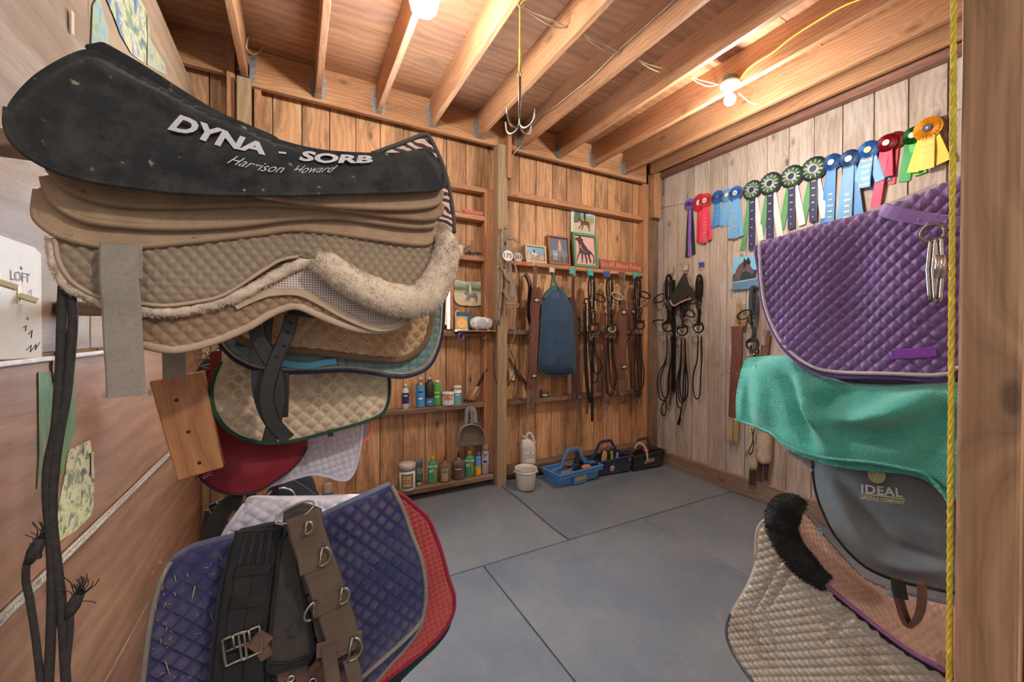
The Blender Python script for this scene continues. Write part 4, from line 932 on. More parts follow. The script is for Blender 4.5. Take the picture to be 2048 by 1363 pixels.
# dark olive girth
S = Surf(1, .93); out = [(563, 1082), (585, 1078), (600, 1150), (627, 1300), (627, 1300), (612, 1326), (580, 1336), (548, 1343), (536, 1335), (536, 1335), (540, 1280), (546, 1219), (553, 1160)]
t = thing('girth', 'plain dark olive padded girth between the black and brown ones', 'girth', S.at(580, 1340)); mb = MB(); sheet(mb, S, out, .007, wrinkle(.002, 5, 9), .02); make('panel', mb, K['oliveweb'], t, mods=SOL(.014))
mb = MB(); strap_px(mb, S, [(540, 1322), (580, 1320), (618, 1306)], .003, .002, .004); strap_px(mb, S, [(539, 1329), (580, 1327), (616, 1312)], .003, .002, .004); make('stitching', mb, K['blacklea'], t)
mb = MB(); edge('binding', S, out, .004, K['blackweb'], t)
S = Surf(1, .95); t = thing('strap', 'brown eyelet straps hanging below the dark olive girth', 'strap', S.at(600, 1400))
for k, (x0, x1) in enumerate(((556, 575), (590, 612), (622, 655), (640, 690))):
    mb = MB(); strap_px(mb, S, [(x0, 1325), ((x0+x1)/2+4, 1345), (x1, 1400)], .030, .004, .004*k); make('tail', mb, K['brownlea'], t)
for x, y in ((582, 1342), (625, 1347), (580, 1360), (646, 1359)):
    C = S.at(x, y, .02); mb = MB(); tube(mb, ring_pts(C, .006, (1, 0, 0), (0, 0, 1), 14), .0018, 6, closed=True); make('eyelet', mb, W['nickel'], t)
# brown surcingle
S = Surf(1, .90); t = thing('surcingle', 'brown webbing training surcingle with metal rings, topmost on the navy pad', 'surcingle', S.at(660, 1345))
out = [(566, 1037), (580, 1030), (606, 1020), (618, 1019), (632, 1024), (645, 1031), (655, 1079), (668, 1116), (684, 1155), (711, 1238), (727, 1292), (724, 1318), (652, 1344), (640, 1300), (624, 1235), (610, 1180), (596, 1132), (582, 1090), (571, 1065)]
mb = MB(); sheet(mb, S, out, .006, None, .015); over(mb, S, [(566, 1037), (606, 1020), (645, 1031)], .012, .10); make('pad_backing', mb, K['oliveweb'], t, mods=SOL(.016))
mb = MB(); strap_px(mb, S, [(605, 1024), (618, 1075), (640, 1135), (662, 1200), (682, 1262), (690, 1296)], .062, .009, .012); make('webbing', mb, K['brownweb'], t)
ang = (.95, 0, .28)
for (x, y), (x2, y2) in (((598, 1128), (655, 1108)), ((625, 1212), (690, 1182)), ((632, 1290), (722, 1262))):
    mb = MB(); belt(mb, [S.at(x, y, .0185), S.at(x2, y2, .0185)], .030, .003, (0, -1, 0)); make('cross_band', mb, K['brownweb'], t)
for x, y, r, fl in ((611, 1043, .013, 0), (640, 1099, .019, 0), (679, 1176, .017, 0), (627, 1203, .018, 1), (697, 1280, .024, 0)):
    mb = MB(); C = S.at(x, y, .026); s = -1 if fl else 1; dring(mb, C, r, Vector((.93*s, -.15, -.2)), Vector((.2, 0, .97)), .0024); make('ring', mb, W['oldnickel'], t)
mb = MB(); C = S.at(590, 1022, .005); tube(mb, [tuple(Vector(C)+Vector((.034*math.cos(a), .008*math.sin(a), .012*math.sin(a)+.010*math.cos(a)))) for a in np.linspace(0, 2*PI, 17)[:-1]], .0022, 6, closed=True); make('top_ring', mb, W['oldnickel'], t)
for a, b in (((655, 1276), (672, 1400)), ((697, 1300), (716, 1400))):
    mb = MB(); strap_px(mb, S, [a, ((a[0]+b[0])/2-2, 1330), b], .028, .003, .022); make('tail', mb, K['brownweb'], t)
# saddle glimpsed behind, black bridle parts under the red cover
K['greylea'] = plain('grey_black_leather', (70, 74, 82), .5, 0, .12, 50, .3)
S = Surf(1, 1.62); t = thing('saddle', 'blue black leather saddle flap with a chrome iron, glimpsed over the silver pad', 'saddle', S.at(580, 1010))
out = [(530, 1010), (540, 975), (560, 957), (600, 950), (622, 952), (632, 975), (640, 1015), (600, 1030)]
mb = MB(); sheet(mb, S, out, .008, None, .02); make('flap', mb, K['greylea'], t, mods=SOL(.02))
mb = MB(); strap_px(mb, S, [(575, 962), (600, 975), (628, 995)], .03, .004, .006); make('strap', mb, K['greylea'], t)
mb = MB(); C = S.at(560, 1000, .02); tube(mb, ring_pts(C, .05, (1, 0, 0), (0, 0, 1), 20), .004, 8, closed=True); make('stirrup_iron', mb, W['nickel'], t)
mb = MB(); strap_px(mb, S, [(550, 965), (556, 1015)], .022, .004, .022); make('leather', mb, K['blacklea'], t)
S = Surf(1, 1.36); mb = MB(); strap_px(mb, S, [(478, 985), (474, 1010), (486, 1017), (500, 1000), (502, 984)], .025, .004); strap_px(mb, S, [(480, 1000), (455, 1010), (430, 1050), (418, 1090)], .045, .006)
tag(make('leather_strap', mb, K['blacklea']), 'black strap loop hanging under the red saddle cover', 'strap')
S = Surf(1, 1.9); t = thing('girth_strap', 'dark strap with a steel buckle between the board wall and red cover', 'strap', S.at(415, 760)); mb = MB()
strap_px(mb, S, [(452, 700), (424, 722), (404, 752), (390, 790)], .05, .006); make('strap', mb, K['blacklea'], t)
mb = MB(); C = S.at(420, 715, .03); buckle(mb, C, .07, .045, (.8, 0, .2), (-.2, 0, .8), (0, -1, 0), .004, 1); make('buckle', mb, W['oldnickel'], t)
mb = MB(); strap_px(mb, S, [(404, 742), (424, 746)], .04, .012, .012); make('keeper', mb, K['brownlea'], t)
S = Surf(1, 1.6); t = thing('girth_strap', 'black strap and buckle on the wall below the red saddle cover', 'strap', S.at(430, 1090)); mb = MB()
strap_px(mb, S, [(418, 1015), (440, 1008), (455, 1000)], .03, .005); strap_px(mb, S, [(425, 1020), (418, 1060), (424, 1120)], .04, .006); make('strap', mb, K['blacklea'], t)
mb = MB(); buckle(mb, S.at(438, 1008, .01), .05, .03, (.9, 0, .3), (-.3, 0, .9), (0, -1, 0), .003); make('buckle', mb, W['oldnickel'], t)
# ---------------------------------------------------------------- things on the left wall
PX = LX+.004
t = thing('switch_plate', 'big cream double switch plate with handwriting on the left wall', 'light switch', (PX, 1.23, 1.385))
def leftpt(x, y, o=0): p = atX(x, y, LX); p[0] += o; return p
c = [leftpt(-30, 462), leftpt(58, 493), leftpt(72, 506), leftpt(74, 716), leftpt(-30, 720)]
mb = MB(); poly = [(p[1], p[2]) for p in c]; prism(mb, poly, (LX+.001, 0, 0), (0, 1, 0), (0, 0, 1), (1, 0, 0), .008); make('plate', mb, plain('old_ivory_plastic', (196, 184, 166), .45, 0, .04, 20, 0), t, mods=bev(.002))
for (x, y, x2, y2) in ((26, 590, 74, 622), (-20, 562, 10, 578)):
    mb = MB(); a = leftpt(x, y, .009); b = leftpt(x2, y2, .012); d = Vector(b-a); belt(mb, [a, Vector(a)+Vector((.022, .012, -.010))], .012, .008, (0, -1, .5)); box(mb, LX+.009, LX+.0105, a[1]-.008, a[1]+.008, a[2]-.018, a[2]+.018); make('toggle', mb, W['cream'], t)
mb = MB(); O = leftpt(28, 562, .0095)
for a_ in (((34, 655), (40, 650), (38, 662)), ((44, 668), (52, 660), (50, 676)), ((40, 700), (50, 690), (48, 704), (60, 688), (58, 700), (68, 684))): tube(mb, [leftpt(*p, .0095) for p in a_], .0009, 4)
letter(mb, 'LOFT', O, (0, 1, .0), (0, 0, 1), (1, 0, 0), .020, .85*.02, .0); letter(mb, 'LT', leftpt(48, 592, .0095), (0, 1, .3), (0, -.2, 1), (1, 0, 0), .013)
make('handwriting', mb, plain('pen_ink', (52, 54, 62)), t)
for x, y in ((30, 535), (43, 636)):
    mb = MB(); lathe(mb, [(.004, 0), (.003, .0015)], (0, 0, 0), 10, M=Matrix.Translation(Vector(leftpt(x, y, .009))) @ Matrix.Rotation(PI/2, 4, 'Y')); make('screw', mb, W['steel'], t)
def scrap(label, pts, fn, off=.003, cat='poster'):
    P = [leftpt(*p) for p in pts]; mb = MB(); prism(mb, [(p[1], p[2]) for p in P], (LX+off-.003, 0, 0), (0, 1, 0), (0, 0, 1), (1, 0, 0), .0015); return tag(make('torn_paper', mb, fn), label, cat)
def blotch(name, cols, sc=6, loc=0, stretch=(1, 1, 1)):
    def fn(T, uv):
        v = T.map(uv, stretch, loc=(loc, loc*.7, 0)); n = T.noise(v, sc, 5, .6, .8)
        return T.ramp(n, [(.30+.4*k/(len(cols)-1), lin(c)) for k, c in enumerate(cols)])
    return painted(name, fn, .55)
scrap('torn blue and green horse poster strip high on the left wall', [(180, 110), (184, 10), (196, -10), (215, 60), (214, 95)], blotch('poster_blue', [(92, 118, 128), (120, 148, 168), (150, 160, 120), (96, 120, 140)], 4, 3), .004)
scrap('wide torn blue poster piece between the plywood strips, top left', [(208, -10), (275, -10), (290, 20), (292, 70), (290, 128), (262, 108), (240, 70), (225, 30)], blotch('poster_blue2', [(70, 92, 122), (110, 130, 150), (196, 190, 150), (120, 140, 110), (84, 96, 130)], 5, 9, (1, .6, 1)), .0045)
scrap('narrow torn green poster piece nearest the plywood edge', [(294, 30), (300, 80), (330, 130), (331, 150), (294, 130)], blotch('poster_green', [(90, 130, 120), (170, 172, 140), (90, 110, 150)], 6, 2), .004)
scrap('faded green poster strip taped on the left wall by the cords', [(74, 744), (146, 742), (150, 850), (140, 880), (120, 950), (72, 978), (76, 900)], blotch('poster_field', [(120, 92, 62), (92, 124, 76), (70, 108, 70), (146, 116, 84)], 4, 5, (1.2, .5, 1)), .004)
scrap('torn yellow green magazine page stuck on the wide boards', [(135, 900), (178, 880), (187, 940), (184, 1026), (150, 1060), (112, 1085), (112, 1030), (128, 950)], blotch('magazine_page', [(70, 76, 74), (120, 124, 116), (192, 192, 134), (206, 200, 170), (90, 92, 84)], 7, 7), .004)
for lb, (x, y) in (('clear tape strip beside the torn magazine page', (180, 925)), ('clear tape above the faded poster strip', (105, 742)), ('white tape scrap high on the pale plywood', (140, 44))):
    p = leftpt(x, y, .005); mb = MB(); box(mb, LX+.005, LX+.0056, p[1]-.008, p[1]+.008, p[2]-.03, p[2]+.03); tag(make('tape', mb, plain('clear_tape', (206, 190, 168), .3)), lb, 'tape')
mb = MB(); pts = [leftpt(x, y, .010) for x, y in ((-20, 1245), (0, 1226), (100, 1131), (240, 996), (352, 888))]
tube(mb, pts, .0085, 10)
for k in range(150):
    q = k/150; a = np.array(pts[0])*(1-q)+np.array(pts[-1])*q; 
    for s in range(1): tube(mb, [a+np.array([.0075, -.010, -.006]), a+np.array([.0105, 0, 0]), a+np.array([.0075, .010, .006])], .0026, 5)
tag(make('rope', mb, plain('old_white_rope', (176, 168, 154), .9, 0, .2, 120, .4)), 'twisted grey white rope running along the left wall seam', 'rope')
K['cord'] = plain('black_cotton_cord', (48, 42, 38), .85, 0, .2, 200, .5, dirt=.3, dirtcol=(80, 70, 60))
C1 = Surf(1, .98); t = thing('cord_loop', 'thick black cord loops hanging down the left wall from the stack', 'cord', C1.at(110, 1400))
for nm, pts, r in (('strand', [(128, 540), (124, 620), (121, 720), (112, 850), (96, 930), (95, 1000), (102, 1090), (104, 1200), (96, 1400)], .0065), ('strand', [(137, 560), (146, 620), (142, 700), (133, 790), (120, 860), (110, 930), (104, 1010), (108, 1080), (122, 1200), (134, 1400)], .0065), ('strand', [(82, 1110), (56, 1120), (52, 1160), (60, 1200), (72, 1280), (86, 1400)], .005), ('strand', [(140, 1215), (140, 1260), (134, 1320), (128, 1400)], .005)):
    mb = MB(); P = [C1.at(*p) for p in catmull(pts, 5)]; tube(mb, P, r, 10); make(nm, mb, K['cord'], t)
for (x, y), d in (((75, 1090), (.4, 0, 1)), ((152, 1200), (.4, 0, 1))):
    mb = MB(); p0 = C1.at(x, y); d = Vector(d).normalized()
    tube(mb, [p0-np.array(d)*.03, p0-np.array(d)*.01, p0+np.array(d)*.012], [.006, .010, .008], 8)
    for k in range(26):
        e = d+Vector((random.gauss(0, .35), random.gauss(0, .35), random.gauss(0, .35))); tube(mb, [p0, Vector(p0)+e*.02, Vector(p0)+e*.028+Vector((-.006, 0, 0))], .0009, 4)
    make('frayed_end', mb, K['cord'], t)
# ================================================================ stack on the right, hung from the front wall
K['purple'] = fabric('purple_quilt', (138, 108, 168), .7, seamshade=.22, dirt=.15, dirtcol=(120, 92, 130), sheen=.8, dscale=10)
K['purpleb'] = fabric('purple_binding', (118, 80, 150)); K['whitepipe'] = fabric('white_piping', (206, 200, 200))
K['purpleband'] = fabric('purple_satin_band', (138, 102, 172), .5, sheen=.8); K['violet'] = fabric('violet_webbing', (138, 74, 178), weave=300)
K['tealtow'] = fabric('teal_terry', (84, 186, 166), .95, var=.10, weave=230, sheen=.8, dirt=.15, dirtcol=(66, 138, 122), dscale=16, bs=1., bd=.006)
K['greycov'] = fabric('charcoal_cotton', (112, 118, 120), .9, dirt=.35, dirtcol=(118, 116, 112), dscale=7, weave=500)
K['dirtyq'] = fabric('grubby_cream_quilt', (212, 200, 182), .85, seamshade=.35, dirt=.62, dirtcol=(150, 110, 76), dscale=9)
K['pinkq'] = fabric('faded_pink_quilt', (196, 160, 140), .85, dirt=.4, dirtcol=(160, 118, 128), dscale=14)
K['whitefl'] = fabric('white_fleece', (226, 220, 216), weave=160, bs=.6)
K['slate'] = fabric('slate_trim', (104, 102, 112))
SX = 1.28
# purple pad
S = Surf(0, SX); t = thing('saddle_pad', 'purple diamond quilted pad with white piping, top of the right stack', 'saddle pad', S.at(1700, 740))
ridge = [(1513, 492), (1521, 481), (1552, 475), (1623, 452), (1708, 431), (1765, 415), (1821, 393), (1878, 370), (1914, 354), (1990, 318), (2060, 290)]
out = ridge+[(2075, 500), (2060, 720), (2060, 720), (1990, 738), (1930, 742), (1900, 757), (1866, 761), (1778, 754), (1677, 753), (1623, 739), (1575, 705), (1548, 664), (1527, 610), (1518, 542), (1512, 505)]; S.settop(ridge, .04, .8)
mb = MB(); sheet(mb, S, out, .0033, plus(q_diamond(.022, .0062, 42), wrinkle(.004, 4, 91), folds(S, [(1720, 470, 1700, 700, -.02, .05), (1560, 700, 1620, 640, .010, .05), (1850, 420, 1860, 700, .016, .08)])), .012)
over(mb, S, ridge[3:], .03, .12); make('quilted_panel', mb, K['purple'], t, mods=SOL(.01))
edge('binding', S, out[len(ridge)-1:]+[ridge[0]], .006, K['purpleb'], t, closed=False, flat=.005)
edge('white_piping', S, [(1524, 484), (1526, 545), (1534, 608), (1554, 660), (1581, 699), (1628, 732), (1680, 743), (1778, 746), (1866, 749), (1900, 745), (1930, 731), (2040, 715)], .0045, K['whitepipe'], t, closed=False, off=.012)
mb = MB(); strap_px(mb, S, [(1790, 708), (1834, 706), (1878, 702)], .024, .003, .017); make('girth_tab', mb, K['violet'], t)
mb = MB(); strap_px(mb, S, [(1768, 420), (1820, 434), (1900, 447), (1960, 455)], .032, .004, .017); make('wither_band', mb, K['purpleband'], t)
mb = MB(); a = [S.at(*p, .008) for p in ((1745, 422), (1800, 403), (1830, 391), (1876, 371))]; belt(mb, a, .012, .003, (-1, 0, 0)); make('white_tape', mb, K['whitepl'] if 'whitepl' in K else W['whitepl'], t)
mb = MB(); strap_px(mb, S, [(1892, 450), (1900, 600)], .05, .004, .012); make('violet_strap', mb, K['violet'], t)
t = thing('carabiner', 'steel snap links hanging from a ring beside the yellow rope', 'hardware', S.at(1890, 600))
mb = MB(); C = S.at(1886, 472, .06); tube(mb, ring_pts(C, .019, (0, -1, 0), (0, 0, 1), 22), .0035, 8, closed=True); make('ring', mb, W['oldnickel'], t)
for px, y0, y1 in ((1886, 485, 600), (1897, 480, 606)):
    mb = MB(); a = S.at(px, y0, .06); b = S.at(px, y1, .06); h = a[2]-b[2]; c = (np.array(a)+np.array(b))/2
    tube(mb, [tuple(c+np.array([0, -.008*sg*(1 if abs(zz) < .42 else .55), zz*h])) for sg, zz in ((1, -.5), (1, -.42), (1, 0), (1, .42), (1, .5), (-1, .5), (-1, .42), (-1, 0), (-1, -.42), (-1, -.5))], .0038, 8, closed=True)
    tube(mb, [tuple(c+np.array([0, -.008, -.02])), tuple(c+np.array([0, -.008, .03]))], .006, 8); make('link', mb, W['nickel'], t)
# leather saddle seat showing between pad and towel
S = Surf(0, SX+.06); t = thing('saddle', 'smooth grey saddle seat glimpsed between purple pad and teal towel', 'saddle', S.at(1780, 800)); mb = MB()
sheet(mb, S, [(1680, 730), (1760, 735), (1900, 735), (1990, 740), (1990, 800), (1700, 800)], .01, None, .03); make('seat', mb, K['greylea'], t, mods=SOL(.05))
# teal towel
S = Surf(0, SX-.01, lambda a, z: .12*np.clip((a-.62)/.2, 0, 1)**2); t = thing('towel', 'teal terry towel draped over the saddle below the purple pad', 'towel', S.at(1700, 960))
ridge = [(1481, 745), (1486, 728), (1496, 717), (1541, 712), (1576, 716), (1620, 745), (1680, 765), (1760, 772), (1900, 765), (1995, 760)]
out = [(1472, 839), (1472, 792)]+ridge+[(2010, 1040), (2010, 1040), (1950, 1010), (1915, 1000), (1905, 984), (1860, 950), (1819, 939), (1745, 926), (1643, 915), (1576, 890), (1541, 863), (1501, 846), (1472, 840)]; S.settop(ridge, .06, .9)
ff = plus(wrinkle(.003, 7, 101), folds(S, [(1515, 730, 1530, 860, 0.039, 0.025), (1560, 725, 1620, 880, -0.031, 0.024), (1590, 740, 1660, 900, 0.025, 0.025), (1700, 850, 1900, 790, 0.036, 0.025), (1690, 870, 1900, 860, -0.025, 0.025), (1640, 820, 1700, 760, -0.022, 0.025), (1760, 900, 1900, 880, 0.017, 0.034), (1860, 900, 1895, 800, -0.022, 0.025), (1480, 760, 1478, 835, 0.014, 0.025), (1600, 800, 1660, 860, 0.028, 0.025), (1650, 835, 1780, 830, 0.020, 0.021)]))
mb = MB(); sheet(mb, S, out, .0045, ff, .03); over(mb, S, ridge, .02, .2); make('front_layer', mb, K['tealtow'], t, mods=SOL(.006))
S2 = Surf(0, SX+.015, lambda a, z: .12*np.clip((a-.62)/.2, 0, 1)**2)
mb = MB(); sheet(mb, S2, [(1510, 800), (1505, 850), (1545, 872), (1580, 900), (1640, 925), (1700, 938), (1800, 947), (1850, 960), (1880, 985), (1910, 1002), (1990, 1040), (1990, 800)], .007, wrinkle(.004, 6, 102), .02); make('under_layer', mb, K['tealtow'], t, mods=SOL(.006))
edge('hem', S, [(1472, 838), (1500, 846), (1541, 862), (1576, 888), (1643, 912), (1745, 923), (1819, 936), (1850, 944), (1868, 958), (1890, 985), (1899, 1000)], .0035, K['tealtow'], t, closed=False, off=.01)
# white fleece and charcoal saddle cover
S = Surf(0, SX+.10); t = thing('fleece_pad', 'shaggy white fleece edge hanging under the teal towel', 'saddle pad', S.at(1600, 925))
mb = MB(); o = [(1560, 870), (1572, 890), (1590, 912), (1612, 930), (1625, 934), (1640, 900), (1640, 860), (1590, 850)]; sheet(mb, S, o, .006, wrinkle(.004, 30, 3), .01); 
def pk():
    px = random.uniform(1570, 1626); py = 890+(px-1572)*.80+random.uniform(-24, 2); return S.at(px, py, .004), (-1, 0, -.8)
tufts(pk, 1500, .014, .0018, mb); make('fleece', mb, K['whitefl'], t, mods=None)
S = Surf(0, SX+.05, lambda a, z: .10*np.clip((a-.50)/.2, 0, 1)**2+.25*np.clip(.75-z, 0, 1)**1.3); t = thing('saddle_cover', 'charcoal cotton saddle cover with round emblem and company lettering', 'saddle cover', S.at(1780, 1165))
out = [(1618, 880), (1623, 907), (1629, 968), (1643, 1016), (1670, 1070), (1711, 1117), (1751, 1144), (1806, 1164), (1860, 1175), (1907, 1184), (1990, 1190), (1990, 1190), (2000, 860), (2000, 860), (1800, 830)]
mb = MB(); sheet(mb, S, out, .006, plus(wrinkle(.003, 5, 111), folds(S, [(1640, 930, 1740, 1100, .012, .02), (1660, 920, 1800, 1120, -.010, .02), (1790, 1090, 1910, 1130, -.010, .014), (1750, 1130, 1900, 1150, .012, .02), (1840, 1040, 1910, 1100, .008, .02)])), .05); make('cover', mb, K['greycov'], t, mods=SOL(.004))
edge('hem_piping', S, out[1:11], .004, K['blackweb'], t, closed=False)
gold = fabric('gold_print', (190, 184, 132), weave=400, sheen=0, bs=.1)
mb = MB(); el = [(1759+18*math.cos(a), 947+17*math.sin(a)+.12*18*math.cos(a)) for a in np.linspace(0, 2*PI, 21)[:-1]]; P = S.lift([S.plane(*p) for p in el]); P[:, 0] -= .016; mb.add(P, [list(range(20))], None, flat=True); make('emblem_disc', mb, gold, t)
mb = MB(); letters(mb, S, 'i', [(1740, 957), (1780, 960)], [(1740, 932), (1780, 936)], 1752, 1760, 1758, 1768, .02, .018, .2); make('emblem_letter', mb, K['logo'], t)
mb = MB(); letters(mb, S, 'IDEAL', [(1727, 982), (1812, 991)], [(1728, 966), (1810, 974)], 1728, 1811, 1728, 1809, .022, .016, 0, 1.1); make('lettering', mb, K['logo'], t)
mb = MB(); letters(mb, S, 'SADDLE COMPANY', [(1727, 994), (1816, 1006)], [(1727, 987), (1815, 998)], 1727, 1816, 1727, 1815, .03, .016); make('small_lettering', mb, gold, t)
mb = MB(); strap_px(mb, S, [(1727, 984), (1770, 989), (1815, 995)], .003, .001, .016); make('underline', mb, gold, t)
S = Surf(0, 1.20); t = thing('stirrup_leather', 'brown leather stirrup loop dangling under the charcoal cover', 'strap', S.at(1826, 1243)); mb = MB()
strap_px(mb, S, [(1802, 1150), (1803, 1180), (1812, 1215), (1822, 1238), (1834, 1240), (1846, 1220), (1851, 1190), (1850, 1160)], .011, .022, .02); make('loop', mb, K['brownlea'], t)
mb = MB(); strap_px(mb, S, [(1808, 1150), (1810, 1170), (1814, 1186)], .026, .004, .034); make('flap_end', mb, K['blacklea'], t)
# pink half pad with black fleece, lying on the grubby pad
S = Surf(0, 1.22); t = thing('saddle_pad', 'grubby cream channel quilted pad with slate trim, lowest on the right', 'saddle pad', S.at(1600, 1400))
out = [(1537, 1036), (1522, 1046), (1513, 1068), (1511, 1117), (1491, 1171), (1460, 1225), (1453, 1260), (1462, 1295), (1482, 1330), (1512, 1370), (1530, 1400), (1530, 1400), (1990, 1420), (1990, 1420), (1960, 1360), (1894, 1345), (1819, 1303), (1745, 1250), (1663, 1185), (1600, 1130), (1560, 1080)]
qq = q_diamond(.0185, .0036, 52); ch = lambda a, z: np.zeros_like(a)
chan = folds(S, [(1570, 1100, 1500, 1230, -.014, .006), (1500, 1230, 1530, 1340, -.014, .006), (1590, 1125, 1530, 1220, -.014, .006), (1530, 1220, 1560, 1330, -.014, .006), (1640, 1250, 1760, 1180, -.012, .006), (1700, 1230, 1640, 1290, -.008, .006)])
mb = MB(); sheet(mb, S, out, .003, plus(qq, chan, wrinkle(.004, 4, 121)), .012); make('quilted_panel', mb, K['dirtyq'], t, mods=SOL(.01))
edge('binding', S, out[:4], .004, K['dirtyq'], t, closed=False); edge('slate_trim', S, out[5:11], .006, K['slate'], t, closed=False)
S = Surf(0, 1.20, lambda a, z: .0*a); t = thing('half_pad', 'faded pink quilted half pad with a black fleece roll on the cream pad', 'saddle pad', S.at(1750, 1230))
# the half pad slopes back over the saddle: a second surface leaning away towards its upper edge
SP = Surf(0, 1.215, lambda a, z: 1.0*np.clip(z-.70, 0, .5)*0)
low = [(1590, 1085), (1612, 1124), (1662, 1175), (1745, 1243), (1819, 1298), (1894, 1340), (1960, 1372), (2000, 1395)]
up = [(1606, 1022), (1630, 1048), (1664, 1090), (1700, 1130), (1731, 1158), (1779, 1178), (1850, 1196), (1894, 1206), (1990, 1225)]
LOW = [S.at(*p) for p in catmull(low, 6)]; UPr = [atX(*p, 1.32) for p in catmull(up, 6)]
def resample(P, n):
    P = np.array(P); d = np.r_[0, np.cumsum(np.linalg.norm(np.diff(P, axis=0), axis=1))]; q = np.linspace(0, d[-1], n); return np.stack([np.interp(q, d, P[:, k]) for k in range(3)], 1)
nu, nv = 150, 50; A = resample(LOW, nu); B = resample(UPr, nu); V = []
for j in range(nv):
    w = j/(nv-1); row = A*(1-w)+B*w; bulge = math.sin(PI*w)*.012
    for i in range(nu):
        p = row[i].copy(); L = i*.0042; q = float(puffy(np.array((L+w*.14)/.026), np.array((L-w*.14)/.026)))*.006; e = min(1, min(j, nv-1-j)/4, min(i, nu-1-i)/4)
        p += np.array([-.8, 0, .6])*(bulge+q*e); V.append(p)
F = [[j*nu+i, j*nu+i+1, (j+1)*nu+i+1, (j+1)*nu+i] for j in range(nv-1) for i in range(nu-1)]
mb = MB(); mb.add(V, F, [[(V[i][1], V[i][2]) for i in f] for f in F], .5); mb.ax = 0; make('quilted_panel', mb, K['pinkq'], t, mods=SOL(.012))
mb = MB(); tube(mb, [p+np.array([-.004, 0, 0]) for p in A[30:]], .005, 8); make('lilac_binding', mb, fabric('lilac_binding', (150, 100, 150)), t)
mb = MB(); roll(mb, [p+np.array([.006, 0, -.010]) for p in A[45:]], .008, 10, .003, 90); make('black_fringe', mb, K['blackfur'], t)
mb = MB(); tube(mb, B, .005, 8); make('upper_binding', mb, K['slate'], t)
cen = [(1600, 1020), (1588, 1014), (1572, 1018), (1562, 1040), (1568, 1072), (1590, 1108), (1622, 1142), (1652, 1164)]
FR = Surf(0, 1.19); P = [FR.at(*p) for p in catmull(cen, 6)]; rr = np.interp(np.linspace(0, 1, len(P)), [0, .15, .4, .8, 1], [.024, .034, .036, .033, .018]).tolist()
fleece_band(P, rr, t, 'fleece_roll', 'blackfur', 7000, .009)
for x, y in ((1643, 1062), (1703, 1125), (1780, 1180)):
    mb = MB(); c = atX(x, y, 1.30); tube(mb, [tuple(c+np.array([-.01, .006*math.cos(a), .010*math.sin(a)])) for a in np.linspace(.3, 5.6, 9)], .002, 6); make('blue_loop', mb, K['sky'], t)
# racks on the front wall
for z, nm in ((1.66, 'purple pad'), (1.36, 'teal towel'), (.72, 'grubby cream pad')):
    t = thing('saddle_rack', 'saddle rack arm under the '+nm+' on the front wall', 'saddle rack', (1.42, .05, z)); mb = MB(); box(mb, 1.36, 1.44, .041, .60 if z > .8 else .55, z-.05, z, axis=1); make('arm', mb, W['orange'], t, mods=bev(.006))
# yellow rope by the door post
mb = MB(); a = atY(1908, -40, .19); a = np.array(a); b = np.array(atY(1898, 1440, .19)); n = 260; d = b-a; L = np.linalg.norm(d); d /= L; s1 = np.cross(d, [0, 1, 0]); s1 /= np.linalg.norm(s1); s2 = np.cross(d, s1)
for k in range(3):
    tube(mb, [a+d*L*i/n*1.0+(s1*math.cos(i*.6+k*2.094)+s2*math.sin(i*.6+k*2.094))*.0016 for i in range(n+1)], .0019, 6)
tag(make('rope', mb, W['rope']), 'yellow twisted rope hanging straight down beside the door post', 'rope')
